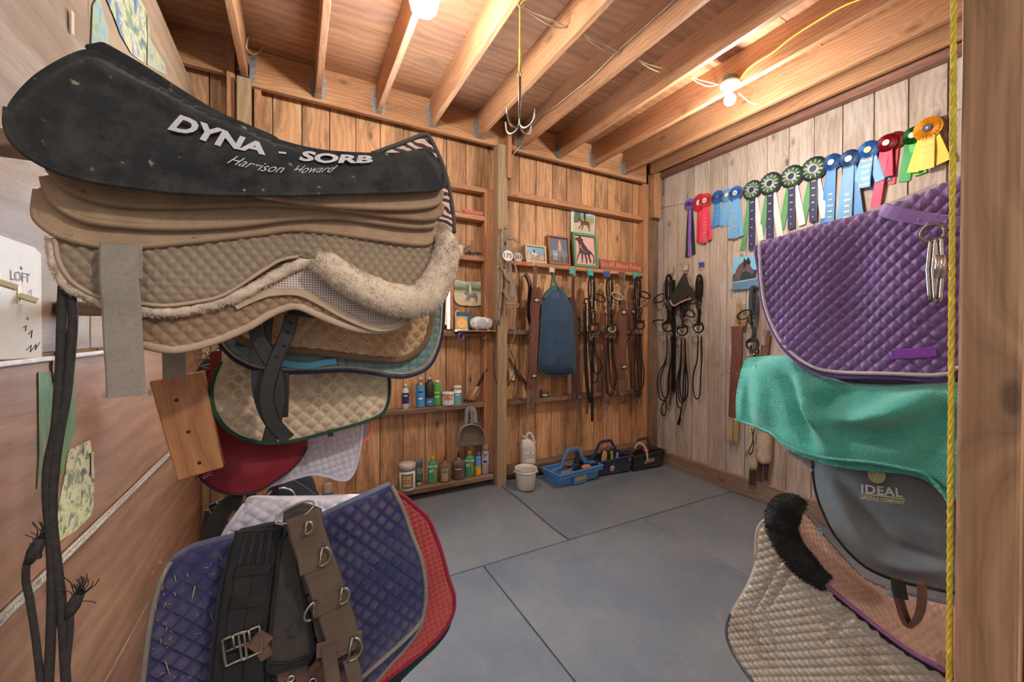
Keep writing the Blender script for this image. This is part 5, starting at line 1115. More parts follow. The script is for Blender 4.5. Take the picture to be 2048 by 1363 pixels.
# ================================================================ ribbons on the right wall
satin = {}
def sat(rgb):
    if rgb not in satin:
        satin[rgb] = fabric('satin_%d' % len(satin), rgb, .42, .05, 500, .3, bs=.06); satin[rgb].name = 'satin_ribbon'
    return satin[rgb]
goldp = plain('gold_print', (206, 180, 110), .4, .3, 0, 10, 0); whitep = plain('white_button', (226, 224, 220), .5, 0, .03, 30, 0)
RO = -1
def rosette(label, cx, cy, rpx, cols, tails, button=(226, 224, 220), star=None, mark='', lift=.012, btxt=(70, 76, 90), lines=()):
    """cx, cy, rpx: centre and half height in the photo; tails: (colour, x shift at hem, length px, width m, lift)"""
    C = atX(cx, cy, RX-lift); zc = C[0]*CF[0]+C[1]*CF[1]; R = rpx/FPX*zc
    t = thing('rosette', label, 'rosette', C+np.array([.01, 0, -R])); U = Vector((0, -1, 0)); Z = Vector((0, 0, 1)); N = Vector((-1, 0, 0)); C = Vector(C)
    layers = [(R, cols[0], 0), (R*.80, cols[1], .006)]+([(R*.60, cols[2], .012)] if len(cols) > 2 else [])
    for k, (r, c, o) in enumerate(layers):
        mb = MB(); n = 40 if R > .05 else 30; V = []; F = []
        for i in range(n*2):
            a = PI*i/n; d = U*math.cos(a)+Z*math.sin(a); w = (i % 2)*.011+(.002 if (i//2) % 2 else 0)
            V += [C+N*o+d*(r*.30)+N*w*.3, C+N*(o+w)+d*(r*.72), C+N*(o+w*1.2-.002)+d*r*(1+.02*math.sin(i*1.7))]
        for i in range(n*2):
            j = (i+1) % (2*n)
            for q in (0, 1): F.append([i*3+q, i*3+q+1, j*3+q+1, j*3+q])
        mb.add(V, F, None, flat=True); mb.ax = 0; make('pleated_ruffle', mb, sat(c), t, mods=SOL(.002))
    if star:
        mb = MB(); P = []
        for i in range(24): a = PI*i/12; P.append((math.cos(a)*R*(.80 if i % 2 else .42), math.sin(a)*R*(.80 if i % 2 else .42)))
        prism(mb, P, C+N*.013, U, Z, N, .004); make('star', mb, sat(star), t, mods=bev(.001))
    rb = R*(.34 if not star else .27)
    mb = MB(); prism(mb, [(rb*math.cos(a), rb*math.sin(a)) for a in np.linspace(0, 2*PI, 25)[:-1]], C+N*.014, U, Z, N, .005); bt = make('button', mb, plain('button_face', button, .35, 0, .03, 20, 0), t, mods=bev(.0015))
    if mark:
        mb = MB(); letter(mb, mark, C+N*.0192-Z*rb*.35, U, Z, N, rb*.75, rb*.6, .01, 0, .0004); make('mark', mb, plain('mark_print', btxt, .5), bt)
    for k, (c, dx, ln, w, o) in enumerate(tails):
        L = ln/FPX*zc; D = dx/FPX*zc*1.5; mb = MB(); n = 9; P = []
        for i in range(n):
            q = i/(n-1); P.append(C+U*(D*(.15+.85*q)*1.25)-Z*(R*.4+(L)*q)+N*(-.004+o*1.8+.0025*math.sin(q*5+k*2)))
        belt(mb, P, w*1.2, .0008, N); tb = make('streamer', mb, sat(c), t)
        if lines and k == lines[0]:
            mb = MB()
            for m, s in enumerate(lines[1]):
                q = lines[2]+m*lines[3]; p = C+U*(D*(.15+.85*q))-Z*(R*.4+L*q)+N*(-.001+o*1.8+.0025*math.sin(q*5+k*2)); prism(mb, [(-w*.05*int(s[1:]), 0), (w*.05*int(s[1:]), 0), (w*.05*int(s[1:]), w*.2), (-w*.05*int(s[1:]), w*.2)], p+N*.0004, U, Z, N, .0003) if s[0] == '=' else letter(mb, s, p, U, Z, N, w*.26, min(w*.2, w*1.1/len(s)), .01, 0, .0006)
            make('gold_print', mb, goldp, tb)
    return t
BL = (78, 134, 196); LB = (112, 170, 216); RD = (206, 44, 58); PK = (226, 62, 96); NV = (52, 56, 92); GN = (74, 122, 84); IV = (222, 222, 214); BLK = (40, 42, 46); VI = (138, 100, 190); YE = (250, 194, 56); LY = (240, 208, 84)
rosette('small violet rosette with violet and black streamers, leftmost on the wall', 1380, 408, 11, ((138, 104, 196), (138, 104, 196)), [(BLK, -4, 100, .035, 0), (BLK, 5, 97, .035, .001), (VI, 0, 100, .028, .004)], (70, 54, 40), lift=.012)
rosette('red rosette mostly behind its pink streamered neighbour', 1400, 405, 17, (RD, RD), [(RD, -2, 72, .04, 0), (PK, 2, 66, .035, .003)], lift=.010, lines=(1, ['=4', '=5', '=5', '=3'], .25, .2))
rosette('bright red rosette with pink streamers and gold print, beside the small blue ones', 1411, 401, 14, ((214, 62, 62), (214, 62, 62)), [(PK, -6, 76, .035, .002), (PK, 6, 74, .035, .001), ((230, 70, 100), 0, 78, .045, .006)], mark='BJ', lift=.030, lines=(2, ['=4', '=6', '=8', '=6', '=8', '=8', '=3'], .40, .09))
rosette('smallest blue rosette with a dark blue centre', 1436, 394, 13, ((50, 106, 170), (50, 106, 170)), [(BL, -6, 54, .035, 0), (LB, 5, 54, .035, .001), ((76, 140, 204), 0, 52, .04, .005)], (62, 104, 150), btxt=(160, 140, 100), lift=.012, lines=(2, ['=4', '=4', '=5', '=5'], .25, .18))
rosette('pale blue rosette half hidden behind another blue rosette', 1455, 390, 13, (LB, LB), [(LB, -5, 56, .04, 0), (LB, 3, 55, .04, .002)], (210, 206, 180), lift=.010, lines=(1, ['=5', '=6', '=6', '=5'], .2, .18))
rosette('blue rosette with a white button between pale blue and the first star rosette', 1472, 386, 14, (BL, (58, 112, 180)), [(LB, -7, 82, .035, .002), (LB, 6, 82, .035, .001), ((110, 166, 214), 0, 84, .045, .006)], mark='BJ', lift=.030, lines=(2, ['=4', '=6', '=8', '=6', '=8', '=4'], .40, .09))
RN = ['smallest green and navy star rosette, next to the blue ones', 'second star rosette, just above the horse picture', 'third star rosette with navy and white streamers', 'largest green and white star rosette beside the big blue rosettes']
for (x, y, r), nm, ln in zip(((1505, 380, 19), (1541, 367, 22), (1584, 353, 22), (1628, 338, 24)), RN, (108, 100, 92, 92)):
    rosette(nm, x, y, r, ((46, 50, 62), GN, (120, 140, 110)), [((96, 152, 96), -11, ln, .04, 0), (IV, 10, ln, .04, .001), (NV, 0, ln+3, .045, .005)], (44, 50, 84), star=IV, btxt=(190, 184, 150), lift=.014, lines=(2, ['=7', '=5', '=5', '=4', '=2', '=2'], .16, .15))
rosette('big blue rosette with a silver centre behind the striped blue one', 1664, 325, 17, ((58, 112, 180), BL), [(BL, -9, 128, .04, 0), ((84, 146, 206), -2, 126, .05, .004)], (170, 186, 196), lift=.012, lines=(1, ['=5', '=4', '=8', '=6', '=5', '=5'], .45, .09))
rosette('wide blue and grey striped rosette with long pale blue streamers', 1699, 318, 18, ((52, 90, 150), (104, 140, 184)), [(LB, -8, 124, .045, .002), ((84, 140, 196), 9, 118, .045, .001), ((110, 158, 206), -2, 128, .055, .007)], lift=.034, lines=(2, ['=4', '=7', '=5', '=6', '=8'], .5, .09))
rosette('loose blue rosette behind the gold lettered one', 1752, 299, 16, (BL, (84, 140, 200)), [(LB, -2, 70, .045, 0), (LB, 9, 62, .04, .002)], (170, 180, 190), lift=.010)
rosette('blue rosette with gold centre and short fanned streamers', 1737, 300, 18, ((80, 140, 204), (104, 160, 216)), [(LB, -12, 66, .045, .001), (LB, 10, 60, .045, .002), ((116, 170, 216), -3, 66, .055, .007)], (206, 190, 120), btxt=(240, 240, 235), lift=.034, lines=(2, ['MYSTIC', 'VALLEY', 'HUNT', 'CLUB', 'Hunter'], .22, .18))
rosette('faded red rosette behind the dark red one', 1790, 281, 17, ((196, 74, 78), (196, 74, 78)), [((178, 42, 58), -4, 78, .045, 0)], (190, 120, 110), lift=.010)
rosette('dark red rosette with a white button and long pink streamer', 1774, 286, 17, ((170, 30, 44), (190, 50, 60)), [(PK, -10, 122, .045, .001), ((220, 40, 80), 1, 60, .045, .002)], lift=.030)
rosette('green rosette tucked behind the yellow one', 1826, 271, 17, ((30, 140, 60), (40, 150, 66)), [((40, 150, 66), -7, 80, .05, 0), ((90, 186, 80), 6, 74, .05, .002)], lift=.012)
rosette('big yellow rosette with a navy centre, rightmost on the wall', 1856, 257, 22, (YE, (246, 190, 50)), [(LY, -12, 70, .05, .001), (LY, 12, 66, .055, .001), ((244, 214, 110), 0, 72, .055, .007)], (56, 56, 90), mark='W', btxt=(230, 226, 220), lift=.040, lines=(2, ['WETHERSFIELD', 'HUNTER', 'PACE'], .22, .18))
mb = MB(); pts = [atX(x, y, RX-.006) for x, y in ((1288, 424), (1330, 414), (1380, 404), (1472, 380), (1584, 342), (1700, 306), (1800, 268), (1900, 226), (1990, 190))]; tube(mb, pts, .0015, 5); tube(mb, [pts[0], np.array(pts[0])+np.array([-.02, 0, -.012])], .003, 6)
tag(make('wire', mb, W['steel']), 'thin wire stretched along the grey wall holding the rosettes', 'wire')
# ================================================================ small things: helpers
def panel(name, S, out, th, mat, parent=None, off=0, sm=4, uvs=False, mods=None, proud=True):
    P = [S.at(*p) for p in (catmull(out, sm, True) if sm else out)]
    oa = S.oa; poly = [(p[oa], p[2]) for p in P]; O = Vector((0, 0, 0)); O[S.ax] = S.d0-off-th
    e = Vector((0, 0, 0)); e[oa] = 1; n = Vector((0, 0, 0)); n[S.ax] = 1
    mb = MB(); prism(mb, poly, O, e, (0, 0, 1), n, th); mb.ax = S.ax
    return make(name, mb, mat, parent, mods=mods or bev(min(th*.3, .003), 1))
def pxw(S, x, y, w): return float(np.linalg.norm(S.at(x+w/2, y)-S.at(x-w/2, y)))
def toward(C): d = Vector((-C[0], -C[1], 0)); return d.normalized()
def cyl_text(mb, s, C, r, z, h, w, d0, bold=.01):
    V, F = textmesh(s, bold); W = V[:, 0].max(); a0 = math.atan2(d0[1], d0[0]); P = []
    for a, b in V:
        an = a0+((a/W)-.5)*w/r; P.append((C[0]+(r+.0022)*math.cos(an), C[1]+(r+.0022)*math.sin(an), C[2]+z+b*h))
    mb.add(P, F, None, flat=True)
def wrap(mb, C, r, z0, z1, a0, half, n=28, off=.0012, sy=1):
    V = []; F = []; U = []
    for i in range(n+1):
        a = a0+half*(2*i/n-1)
        for z in (z0, z1): V.append((C[0]+(r+off)*math.cos(a), C[1]+(r+off)*math.sin(a), C[2]+z))
    for i in range(n): F.append([2*i, 2*i+2, 2*i+3, 2*i+1]); U.append([(i/n, 0), ((i+1)/n, 0), ((i+1)/n, 1), (i/n, 1)])
    mb.add(V, F, U)
MC = {}
def M(rgb, rough=.5, metal=0, dirt=0, kind='plain'):
    k = (rgb, rough, metal, dirt, kind)
    if k not in MC:
        nm = 'paint_%02d' % len(MC)
        MC[k] = fabric(nm, rgb, rough, dirt=dirt) if kind == 'cloth' else plain(nm, rgb, rough, metal, .06, 30, .03, dirt=dirt)
    return MC[k]
def vessel(name, label, cat, px, ytop, ybot, wpx, z0, Y, prof, mat, cap=None, lab=None, texts=(), group=None, sy=1):
    """prof: [(r fraction, z fraction)] body; cap: (profile, material, name); lab: (z0, z1, half angle, material)"""
    C = atY(px, (ytop+ybot)/2, Y); C[2] = z0; zc = C[0]*CF[0]+C[1]*CF[1]; H = (ybot-ytop)/FPX*zc; r = wpx/2/FPX*zc
    d = toward(C); t = thing(name, label, cat, C, group)
    mb = MB(); lathe(mb, [(a*r, b*H) for a, b in prof], C, 28, 1, 1); make('body', mb, mat, t)
    if cap: mb = MB(); lathe(mb, [(a*r, b*H) for a, b in cap[0]], C, 24); make(cap[2] if len(cap) > 2 else 'cap', mb, cap[1], t)
    if lab:
        a0 = math.atan2(d[1], d[0]); mb = MB(); wrap(mb, C, r*lab[4] if len(lab) > 4 else r, lab[0]*H, lab[1]*H, a0, lab[2]); l = make('label', mb, lab[3], t)
        for s, zf, hf, wf, m in texts:
            mb = MB(); rr = r*(lab[4] if len(lab) > 4 else 1)
            if s == '=': wrap(mb, C, rr, zf*H, (zf+hf*.6)*H, a0, wf/2, 10, .0018)
            else: cyl_text(mb, s, C, rr+.0004, zf*H, hf*H, wf*r, d)
            make('print', mb, m, l)
    return t
CYL = [(.9, 0), (1, .02), (1, .96), (.92, 1)]
B1 = 1.4505
# ---------------------------------------------------------------- left bay
Z2, Z3, Z5, Z6 = 2.415, 2.072, .836, .230
S = Surf(1, 3.15); a = S.at(926, 428); b = S.at(976, 434)
t = thing('bristle_brush', 'red bristle scrubbing brush lying on the upper short shelf', 'brush', (a[0], 3.13, Z2)); mb = MB()
x0, x1 = a[0], 1.405
box(mb, x0, x1, 3.125, 3.175, Z2, Z2+.012); make('back', mb, M((150, 92, 74), .7, 0, .3), t, mods=bev(.004))
mb = MB()
for i in range(26):
    for j in range(5):
        x = x0+.006+(x1-x0-.012)*i/25; y = 3.128+.011*j; box(mb, x-.0028, x+.0028, y-.003, y+.003, Z2+.012, Z2+.040+random.uniform(-.003, .002))
o = make('bristles', mb, M((196, 112, 98), .8), t); o['kind'] = 'stuff'
mb = MB(); box(mb, 1.135, 1.20, 3.13, 3.18, Z2, Z2+.018); tag(make('wood_block', mb, W['sill'], mods=BEV), 'weathered wood offcut left of the bristle brush', 'wood')
def comb(label, x0, z0, ang, L):
    c = Vector((x0, 3.145, z0)); t = thing('curry_comb', label, 'comb', c); u = Vector((math.cos(ang), 0, math.sin(ang))); v = Vector((-math.sin(ang), 0, math.cos(ang)))
    mb = MB(); belt(mb, [c+v*.010, c+v*.010+u*L], .03, .006, v); make('blade_bar', mb, M((78, 84, 92), .45, .6), t)
    mb = MB()
    for k in range(15): p = c+u*(L*(k+.5)/15)+v*.013; belt(mb, [p, p+v*.013], .005, .002, (0, -1, 0))
    make('teeth', mb, M((96, 102, 110), .4, .7), t)
    mb = MB(); tube(mb, catmull([c+u*.02, c-v*.016+u*.05, c-v*.012+u*.08, c+u*.08], 5), .0035, 6); make('handle', mb, M((70, 74, 82), .45, .6), t)
comb('grey metal curry comb standing tilted on the second short shelf', 1.205, Z3+.010, .62, .115); comb('grey metal curry comb lying flat right of the tilted one', 1.285, Z3+.020, -.03, .105)
t = vessel('glass_jar', 'small clear glass jar at the left end of the comb shelf', 'jar', 920, 489, 509, 14, Z3, 3.15, CYL, M((206, 190, 176), .15))
def horse_poly(flip=1):
    P = [(0, .62), (.05, .80), (.10, .90), (.13, .98), (.16, .92), (.24, .80), (.32, .70), (.60, .68), (.78, .70), (.88, .62), (.90, .50), (.97, .30), (.93, .30), (.87, .44), (.86, .28), (.92, .10), (.90, 0), (.84, 0), (.83, .12), (.76, .30), (.70, .42), (.50, .40), (.42, .40), (.44, .26), (.34, .10), (.36, 0), (.30, 0), (.28, .12), (.34, .28), (.32, .42), (.27, .30), (.16, .16), (.12, .04), (.08, .06), (.10, .20), (.22, .34), (.24, .48), (.22, .60), (.13, .72), (.07, .64), (.02, .56)]
    return P if flip > 0 else [(1-a, b) for a, b in P][::-1]
def rider_poly(): return [(.36, .66), (.38, .90), (.40, 1.06), (.38, 1.12), (.41, 1.18), (.46, 1.18), (.48, 1.12), (.47, 1.06), (.52, .90), (.54, .70), (.52, .52), (.48, .36), (.43, .38), (.44, .56)]
def picart(parent, O, ux, uy, un, w, h, parts):
    """flat coloured shapes printed on a picture: (name, polygon in 0..1, colour)"""
    for k, (nm, poly, c) in enumerate(parts):
        mb = MB(); prism(mb, [(a*w, b*h) for a, b in poly], Vector(O)+Vector(un)*(.0004+.0003*k), ux, uy, un, .0003); make(nm, mb, M(c, .6), parent)
def sc(P, x, y, w, h): return [(x+a*w, y+b*h) for a, b in P]
# crumpled photo pinned above the radio
S = Surf(1, 3.19); out = [(908, 562), (930, 563), (965, 565), (965, 585), (966, 603), (962, 609), (950, 612), (935, 611), (918, 609), (908, 596)]
def field(T, uv):
    sp = T.n('ShaderNodeSeparateXYZ'); T.l(uv, sp.inputs[0]); n = T.noise(T.map(uv, (7, 7, 1)), 1, 4, .6)
    f = T.math('ADD', sp.outputs[1], T.math('MULTIPLY', T.math('SUBTRACT', n, .5), .25))
    return T.ramp(f, [(.0, lin((206, 190, 160))), (.45, lin((214, 200, 166))), (.58, lin((170, 168, 118))), (.66, lin((96, 104, 84))), (.8, lin((150, 168, 140))), (1, lin((196, 208, 180)))])
W['field'] = painted('faded_field_photo', field, .4)
t = thing('photo', 'curled faded photo of a grey horse on the boards above the radio', 'photo', S.at(936, 612)); mb = MB()
sheet(mb, S, out, .006, wrinkle(.004, 8, 7), .012, off=.004); P = np.array(mb.v); lo, hi = P.min(0), P.max(0); mb.u = [[((mb.v[i][0]-lo[0])/(hi[0]-lo[0]), (mb.v[i][2]-lo[2])/(hi[2]-lo[2])) for i in f] for f in mb.f]
make('print_paper', mb, W['field'], t, mods=SOL(.001)); w_, h_ = hi[0]-lo[0], hi[2]-lo[2]
picart(t, (lo[0], 3.176, lo[2]), (1, 0, 0), (0, 0, 1), (0, -1, 0), w_, h_, [('printed_horse', sc(horse_poly(), .34, .18, .46, .48), (122, 128, 130)), ('printed_rider', sc(rider_poly(), .30, .28, .5, .5), (206, 206, 196))])
# radio
C = atY(962, 640, 3.10); C[2] = B1+.006; t = thing('radio', 'silver rounded radio on the thin plywood shelf', 'radio', (C[0], 3.10, B1))
L = .100; Hh = .0525; rings = []
for q in np.linspace(-1, 1, 29):
    k = (1-abs(q)**3.2)**.42 if abs(q) < 1 else .0; k = max(k, .30); rings.append([(C[0]+q*L, 3.10+.055*k*math.copysign(abs(math.cos(a))**.7, math.cos(a)), C[2]+Hh+Hh*k*math.copysign(abs(math.sin(a))**.75, math.sin(a))) for a in np.linspace(0, 2*PI, 25)[:-1]])
mb = MB(); loft(mb, rings); make('body', mb, M((214, 216, 222), .3), t)
mb = MB(); lathe(mb, [(.040, 0), (.040, .003), (.034, .006), (0.002, .008)], (0, 0, 0), 26, 1.15, 1, M=Matrix.Translation((C[0]-.012, 3.047, C[2]+.05)) @ Matrix.Rotation(PI/2, 4, 'X')); make('speaker_grille', mb, M((176, 180, 188), .5), t)
mb = MB(); box(mb, C[0]-.088, C[0]-.070, 3.060, 3.066, C[2]+.044, C[2]+.051); make('display', mb, M((50, 52, 60), .2), t)
mb = MB(); box(mb, C[0]+.050, C[0]+.072, 3.054, 3.060, C[2]+.052, C[2]+.056); box(mb, C[0]+.078, C[0]+.090, 3.062, 3.07, C[2]+.055, C[2]+.059); make('button', mb, M((120, 124, 132), .4), t)
mb = MB(); lathe(mb, [(.026, 0), (.026, .004), (.02, .006)], (C[0]-.03, 3.10, C[2]+.102), 20); make('top_dial', mb, M((226, 228, 232), .3), t)
mb = MB(); 
for dx in (-.045, .055): box(mb, C[0]+dx-.008, C[0]+dx+.008, 3.07, 3.13, B1, B1+.008)
make('foot', mb, M((190, 192, 196), .4), t)
a = atY(989.5, 637, 3.13); b = atY(992, 560, 3.06); mb = MB(); tube(mb, [a, b], [.0032, .002], 8); lathe(mb, [(.001, 0), (.0035, .002), (.0035, .007), (.001, .009)], tuple(b), 8); make('antenna', mb, W['nickel'], t)
# cd cases, papers
t = thing('disc_case', 'disc case with an orange swirl disc leaning left of the radio', 'disc', (1.19, 3.12, B1)); a = atY(910, 640, 3.11); x0 = a[0]; x1 = atY(934.5, 640, 3.11)[0]; h = .118
mb = MB(); prism(mb, [(0, 0), (x1-x0, 0), (x1-x0, h), (0, h)], (x0, 3.09, B1), (1, 0, 0), (0, .22, .975), (0, -1, 0), .004); make('case', mb, M((176, 168, 156), .25), t)
cx, cz = (x1-x0)/2, h*.5; N = Vector((0, -.975, .22)); Cc = Vector((x0, 3.085, B1))+Vector((1, 0, 0))*cx+Vector((0, .22, .975))*cz+N*.0035
mb = MB(); R = .046; prism(mb, [(R*math.cos(q), R*math.sin(q)) for q in np.linspace(0, 2*PI, 33)[:-1]], Cc, (1, 0, 0), (0, .22, .975), N, .0012); dk = make('disc', mb, M((232, 168, 72), .3), t)
mb = MB()
for k in range(16):
    P = []
    for q in (0, .25, .5, .75, 1): rr = .012+q*.032; an = k*PI/8+q*.9; P.append(Cc+Vector((1, 0, 0))*rr*math.cos(an)+Vector((0, .22, .975))*rr*math.sin(an)+N*.0016)
    belt(mb, P, .0030, .0003, N)
make('swirl_print', mb, M((246, 212, 140), .3), dk); mb = MB(); prism(mb, [(.010*math.cos(q), .010*math.sin(q)) for q in np.linspace(0, 2*PI, 17)[:-1]], Cc+N*.0014, (1, 0, 0), (0, .22, .975), N, .001); make('hub', mb, M((190, 176, 150), .3), dk)
mb = MB(); a = atY(914, 620, 3.16)[0]; b = atY(943, 620, 3.16)[0]; box(mb, a, b, 3.155, 3.165, B1, B1+.150); tag(make('disc_case', mb, blotch('green_cover', [(40, 84, 80), (70, 120, 110), (60, 84, 130), (110, 140, 120)], 8, 3), mods=bev(.001)), 'green and blue disc case standing behind the orange disc', 'disc')
mb = MB(); a = atY(909, 617, 3.16)[0]; box(mb, a, a+.008, 3.14, 3.15, B1, B1+.165); box(mb, a, a+.03, 3.14, 3.15, B1+.157, B1+.165); tag(make('plastic_bracket', mb, W['whitepl']), 'white L shaped plastic piece at the left end of the radio shelf', 'bracket')
mb = MB(); a = atY(919, 655, 3.04)[0]; b = atY(936, 655, 3.04)[0]; box(mb, a, b, 3.035, 3.055, B1, B1+.008); box(mb, a-.02, a+.02, 3.05, 3.08, B1, B1+.005); tag(make('charger', mb, W['whitepl'], mods=bev(.002)), 'small white charger lying in front of the disc case', 'charger')
def hairtie(label, px, py, rx, ry, cols, Y=3.06):
    C = atY(px, py, Y); t = thing('hair_tie', label, 'hair tie', (C[0], Y, C[2]-.03)); k = 1/FPX*(C[0]*CF[0]+C[1]*CF[1])
    for n, c in enumerate(cols):
        mb = MB(); tube(mb, [(C[0]+(rx+n*.6)*k*math.cos(q)+n*.002, Y-.002*n, C[2]+(ry-n*.8)*k*math.sin(q)-n*.003) for q in np.linspace(0, 2*PI, 19)[:-1]], .0022, 6, closed=True); make('loop', mb, M(c, .8), t)
hairtie('blue and pink hair elastics hanging under the disc cases', 922, 671, 5, 8, [(90, 140, 200), (170, 110, 140), (70, 100, 170)]); hairtie('pink and grey hair elastics hanging under the radio', 968, 670, 4.2, 7, [(210, 90, 120), (130, 120, 120)])
mb = MB(); tube(mb, catmull([atY(x, y, 3.03) for x, y in ((990, 640), (993, 655), (989, 690), (987, 730), (990, 755), (999, 773), (1008, 777), (1018, 768), (1028, 745), (1029, 730))], 5), .003, 6)
tag(make('cable', mb, W['black']), 'black radio cable drooping past the square post to the outlet', 'cable')
# bottles shelf
Y5 = 3.152; wh = M((226, 222, 212), .4, 0, .35)
vessel('bottle', 'white bottle with a dark blue label, alone at the left of the shelf', 'bottle', 811, 768, 817, 13, Z5, Y5, [(.9, 0), (1, .02), (1, .74), (.45, .86)], wh, ([(.5, .86), (.5, .99), (.4, 1)], wh), (.22, .66, 1.3, M((44, 50, 110), .5)), [('=', .52, .08, 1.2, M((230, 230, 226)))])
vessel('spray_can', 'sky blue spray can with a bare metal shoulder', 'spray can', 841, 754, 815, 17, Z5, Y5, [(.95, 0), (1, .02), (1, .74), (.5, .88)], M((150, 140, 128), .4, .6, .4), ([(.35, .88), (.35, .97), (.2, 1)], wh, 'nozzle'), (.04, .72, 3.1, M((70, 160, 216), .4, 0, .15)), [('=', .50, .07, 1.2, M((20, 60, 140))), ('=', .28, .10, .9, M((230, 240, 244)))])
vessel('spray_can', 'black spray can with a blue foot, right of the sky blue can', 'spray can', 859, 754, 813, 16, Z5, Y5+.004, [(.95, 0), (1, .02), (1, .78), (.5, .90)], M((62, 54, 52), .35, .4, .3), ([(.3, .90), (.3, .97), (.2, 1)], wh, 'nozzle'), (.03, .30, 3.1, M((96, 124, 176), .4)), [('=', .16, .08, .9, M((220, 224, 230)))])
vessel('bottle', 'green bottle with a yellow edged label and white cap', 'bottle', 874, 760, 811, 15, Z5, Y5, [(.95, 0), (1, .02), (1, .84), (.7, .90)], M((88, 156, 84), .35), ([(.62, .90), (.62, 1.0), (.5, 1.01)], M((226, 232, 226), .4)), (.10, .78, 1.0, M((90, 170, 92), .4)), [('=', .52, .09, 1.1, M((230, 216, 40))), ('=', .36, .07, 1.1, M((236, 240, 230)))])
vessel('tub', 'wide low white tub with orange flower and red lettering', 'tub', 896, 785, 811, 25, Z5, Y5-.004, [(.9, 0), (.96, .04), (.96, .74)], wh, ([(1, .74), (1, .96), (.94, 1)], wh, 'lid'), (.08, .68, 1.5, M((222, 222, 218), .5), .96), [('ARNICA', .46, .20, 1.5, M((190, 40, 40))), ('*', .0, .9, .8, M((226, 140, 40)))])
vessel('jar', 'white pill jar with a teal label beside the low tub', 'jar', 915, 770, 807, 15.5, Z5, Y5+.002, [(.95, 0), (1, .03), (1, .80)], wh, ([(1.02, .80), (1.02, .98), (.95, 1)], wh, 'lid'), (.06, .62, 1.5, M((104, 176, 186), .5)), [('=', .50, .10, 1.1, M((236, 240, 240)))])
# hammer leaning against the stud
A = Vector(atY(940, 800, 3.135)); A.z = Z5+.022; Bv = Vector(atY(974, 736, 3.12)); t = thing('hammer', 'claw hammer with a black grip leaning on the dusty shelf', 'hammer', (A.x, 3.13, Z5)); d = (Bv-A)
mb = MB(); tube(mb, [A, A+d*.45], .0085, 10); make('wood_shaft', mb, M((206, 178, 138), .6, 0, .2), t); mb = MB(); tube(mb, [A+d*.44, A+d*.5, A+d*.95, A+d], [.010, .0115, .013, .011], 12); make('grip', mb, W['black'], t)
mb = MB(); tube(mb, [A+Vector((-.052, 0, .012)), A+Vector((-.036, 0, .008)), A+Vector((-.034, 0, .008)), A+Vector((-.01, 0, 0)), A+Vector((.015, 0, 0))], [.015, .015, .010, .013, .012], 12)
for s in (-1, 1): tube(mb, catmull([A+Vector((.012, s*.004, 0)), A+Vector((.035, s*.008, -.004)), A+Vector((.055, s*.010, .008)), A+Vector((.068, s*.011, .026))], 4), [.008]*3+[.006]*5+[.003]*5, 8)
make('claw_head', mb, M((86, 74, 66), .5, .7, .3), t)
# dustpan
t = thing('dustpan', 'grey plastic dustpan hanging from a nail under the bottle shelf', 'dustpan', (1.30, 3.06, .36)); S = Surf(1, 3.085); dp = M((142, 144, 146), .5, 0, .25)
for nm, out in (('handle', [(929, 830), (930, 818), (936, 812), (944, 812), (951, 818), (953, 830), (954, 842), (950, 846), (945, 842), (945, 824), (936, 824), (935, 842), (928, 846)]),): panel(nm, S, out, .016, dp, t, 0, 3)
panel('floor', S, [(928, 840), (953, 840), (962, 852), (968, 862), (969, 876), (964, 888), (916, 892), (917, 878), (920, 862)], .005, M((110, 96, 80), .8, 0, .5), t, 0, 3)
mb = MB(); strap_px(mb, Surf(1, 3.06), [(916, 882), (918, 866), (924, 852), (934, 846), (942, 850), (950, 845), (960, 852), (967, 862), (968, 875)], .030, .004, N=(0, 0, 1)); 
P = [Surf(1, 3.06).at(*p) for p in catmull([(916, 884), (917, 868), (924, 853), (936, 848), (948, 848), (960, 854), (967, 864), (968, 876)], 4)]; mb = MB(); belt(mb, P, .045, .004, [Vector((p[0]-1.33, 0, p[2]-.45)) for p in P]); make('rim_wall', mb, dp, t)
mb = MB(); strap_px(mb, Surf(1, 3.06), [(941, 812), (943, 830), (944, 849)], .016, .010); make('handle_rib', mb, dp, t)
mb = MB(); strap_px(mb, Surf(1, 3.05), [(916, 889), (940, 886), (963, 884)], .010, .006); make('lip', mb, M((120, 108, 92), .7, 0, .3), t)
# lowest shelf
Y6 = 3.115
gr = M((52, 156, 110), .45, 0, .25); ye = M((226, 176, 40), .45)
vessel('tub', 'big white lidded tub with a brown label reading sore', 'tub', 814.5, 925, 977, 33, Z6, 3.09, [(.9, 0), (.95, .03), (.95, .76)], M((222, 224, 226), .4), ([(1, .76), (1, .97), (.92, 1)], M((206, 200, 190), .5, 0, .4), 'lid'), (.10, .66, .78, M((150, 106, 34), .5), .95), [('SORE', .45, .13, .95, M((240, 236, 220))), ('NO-MORE', .32, .10, .95, M((220, 206, 170))), ('Poultice', .20, .10, .95, M((240, 236, 220)))])
C = atY(838, 935, Y6); C[2] = Z6; t = thing('tube', 'dark green squeeze tube standing on its cap', 'tube', C); R = []
for q in np.linspace(0, 1, 8): R.append([(C[0]+(.026+.006*q)*math.cos(a), C[1]+(.020*(1-q)+.002)*math.sin(a), C[2]+.03+.165*q) for a in np.linspace(0, 2*PI, 21)[:-1]])
mb = MB(); loft(mb, R); make('body', mb, M((66, 84, 78), .4, 0, .3), t); mb = MB(); lathe(mb, [(.02, 0), (.022, .03)], C, 20); make('cap', mb, M((170, 160, 148), .5, 0, .3), t)
mb = MB(); box(mb, C[0]-.032, C[0]+.032, C[1]-.0015, C[1]+.0015, Z6+.19, Z6+.222); make('crimp', mb, M((150, 138, 124), .5, 0, .4), t)
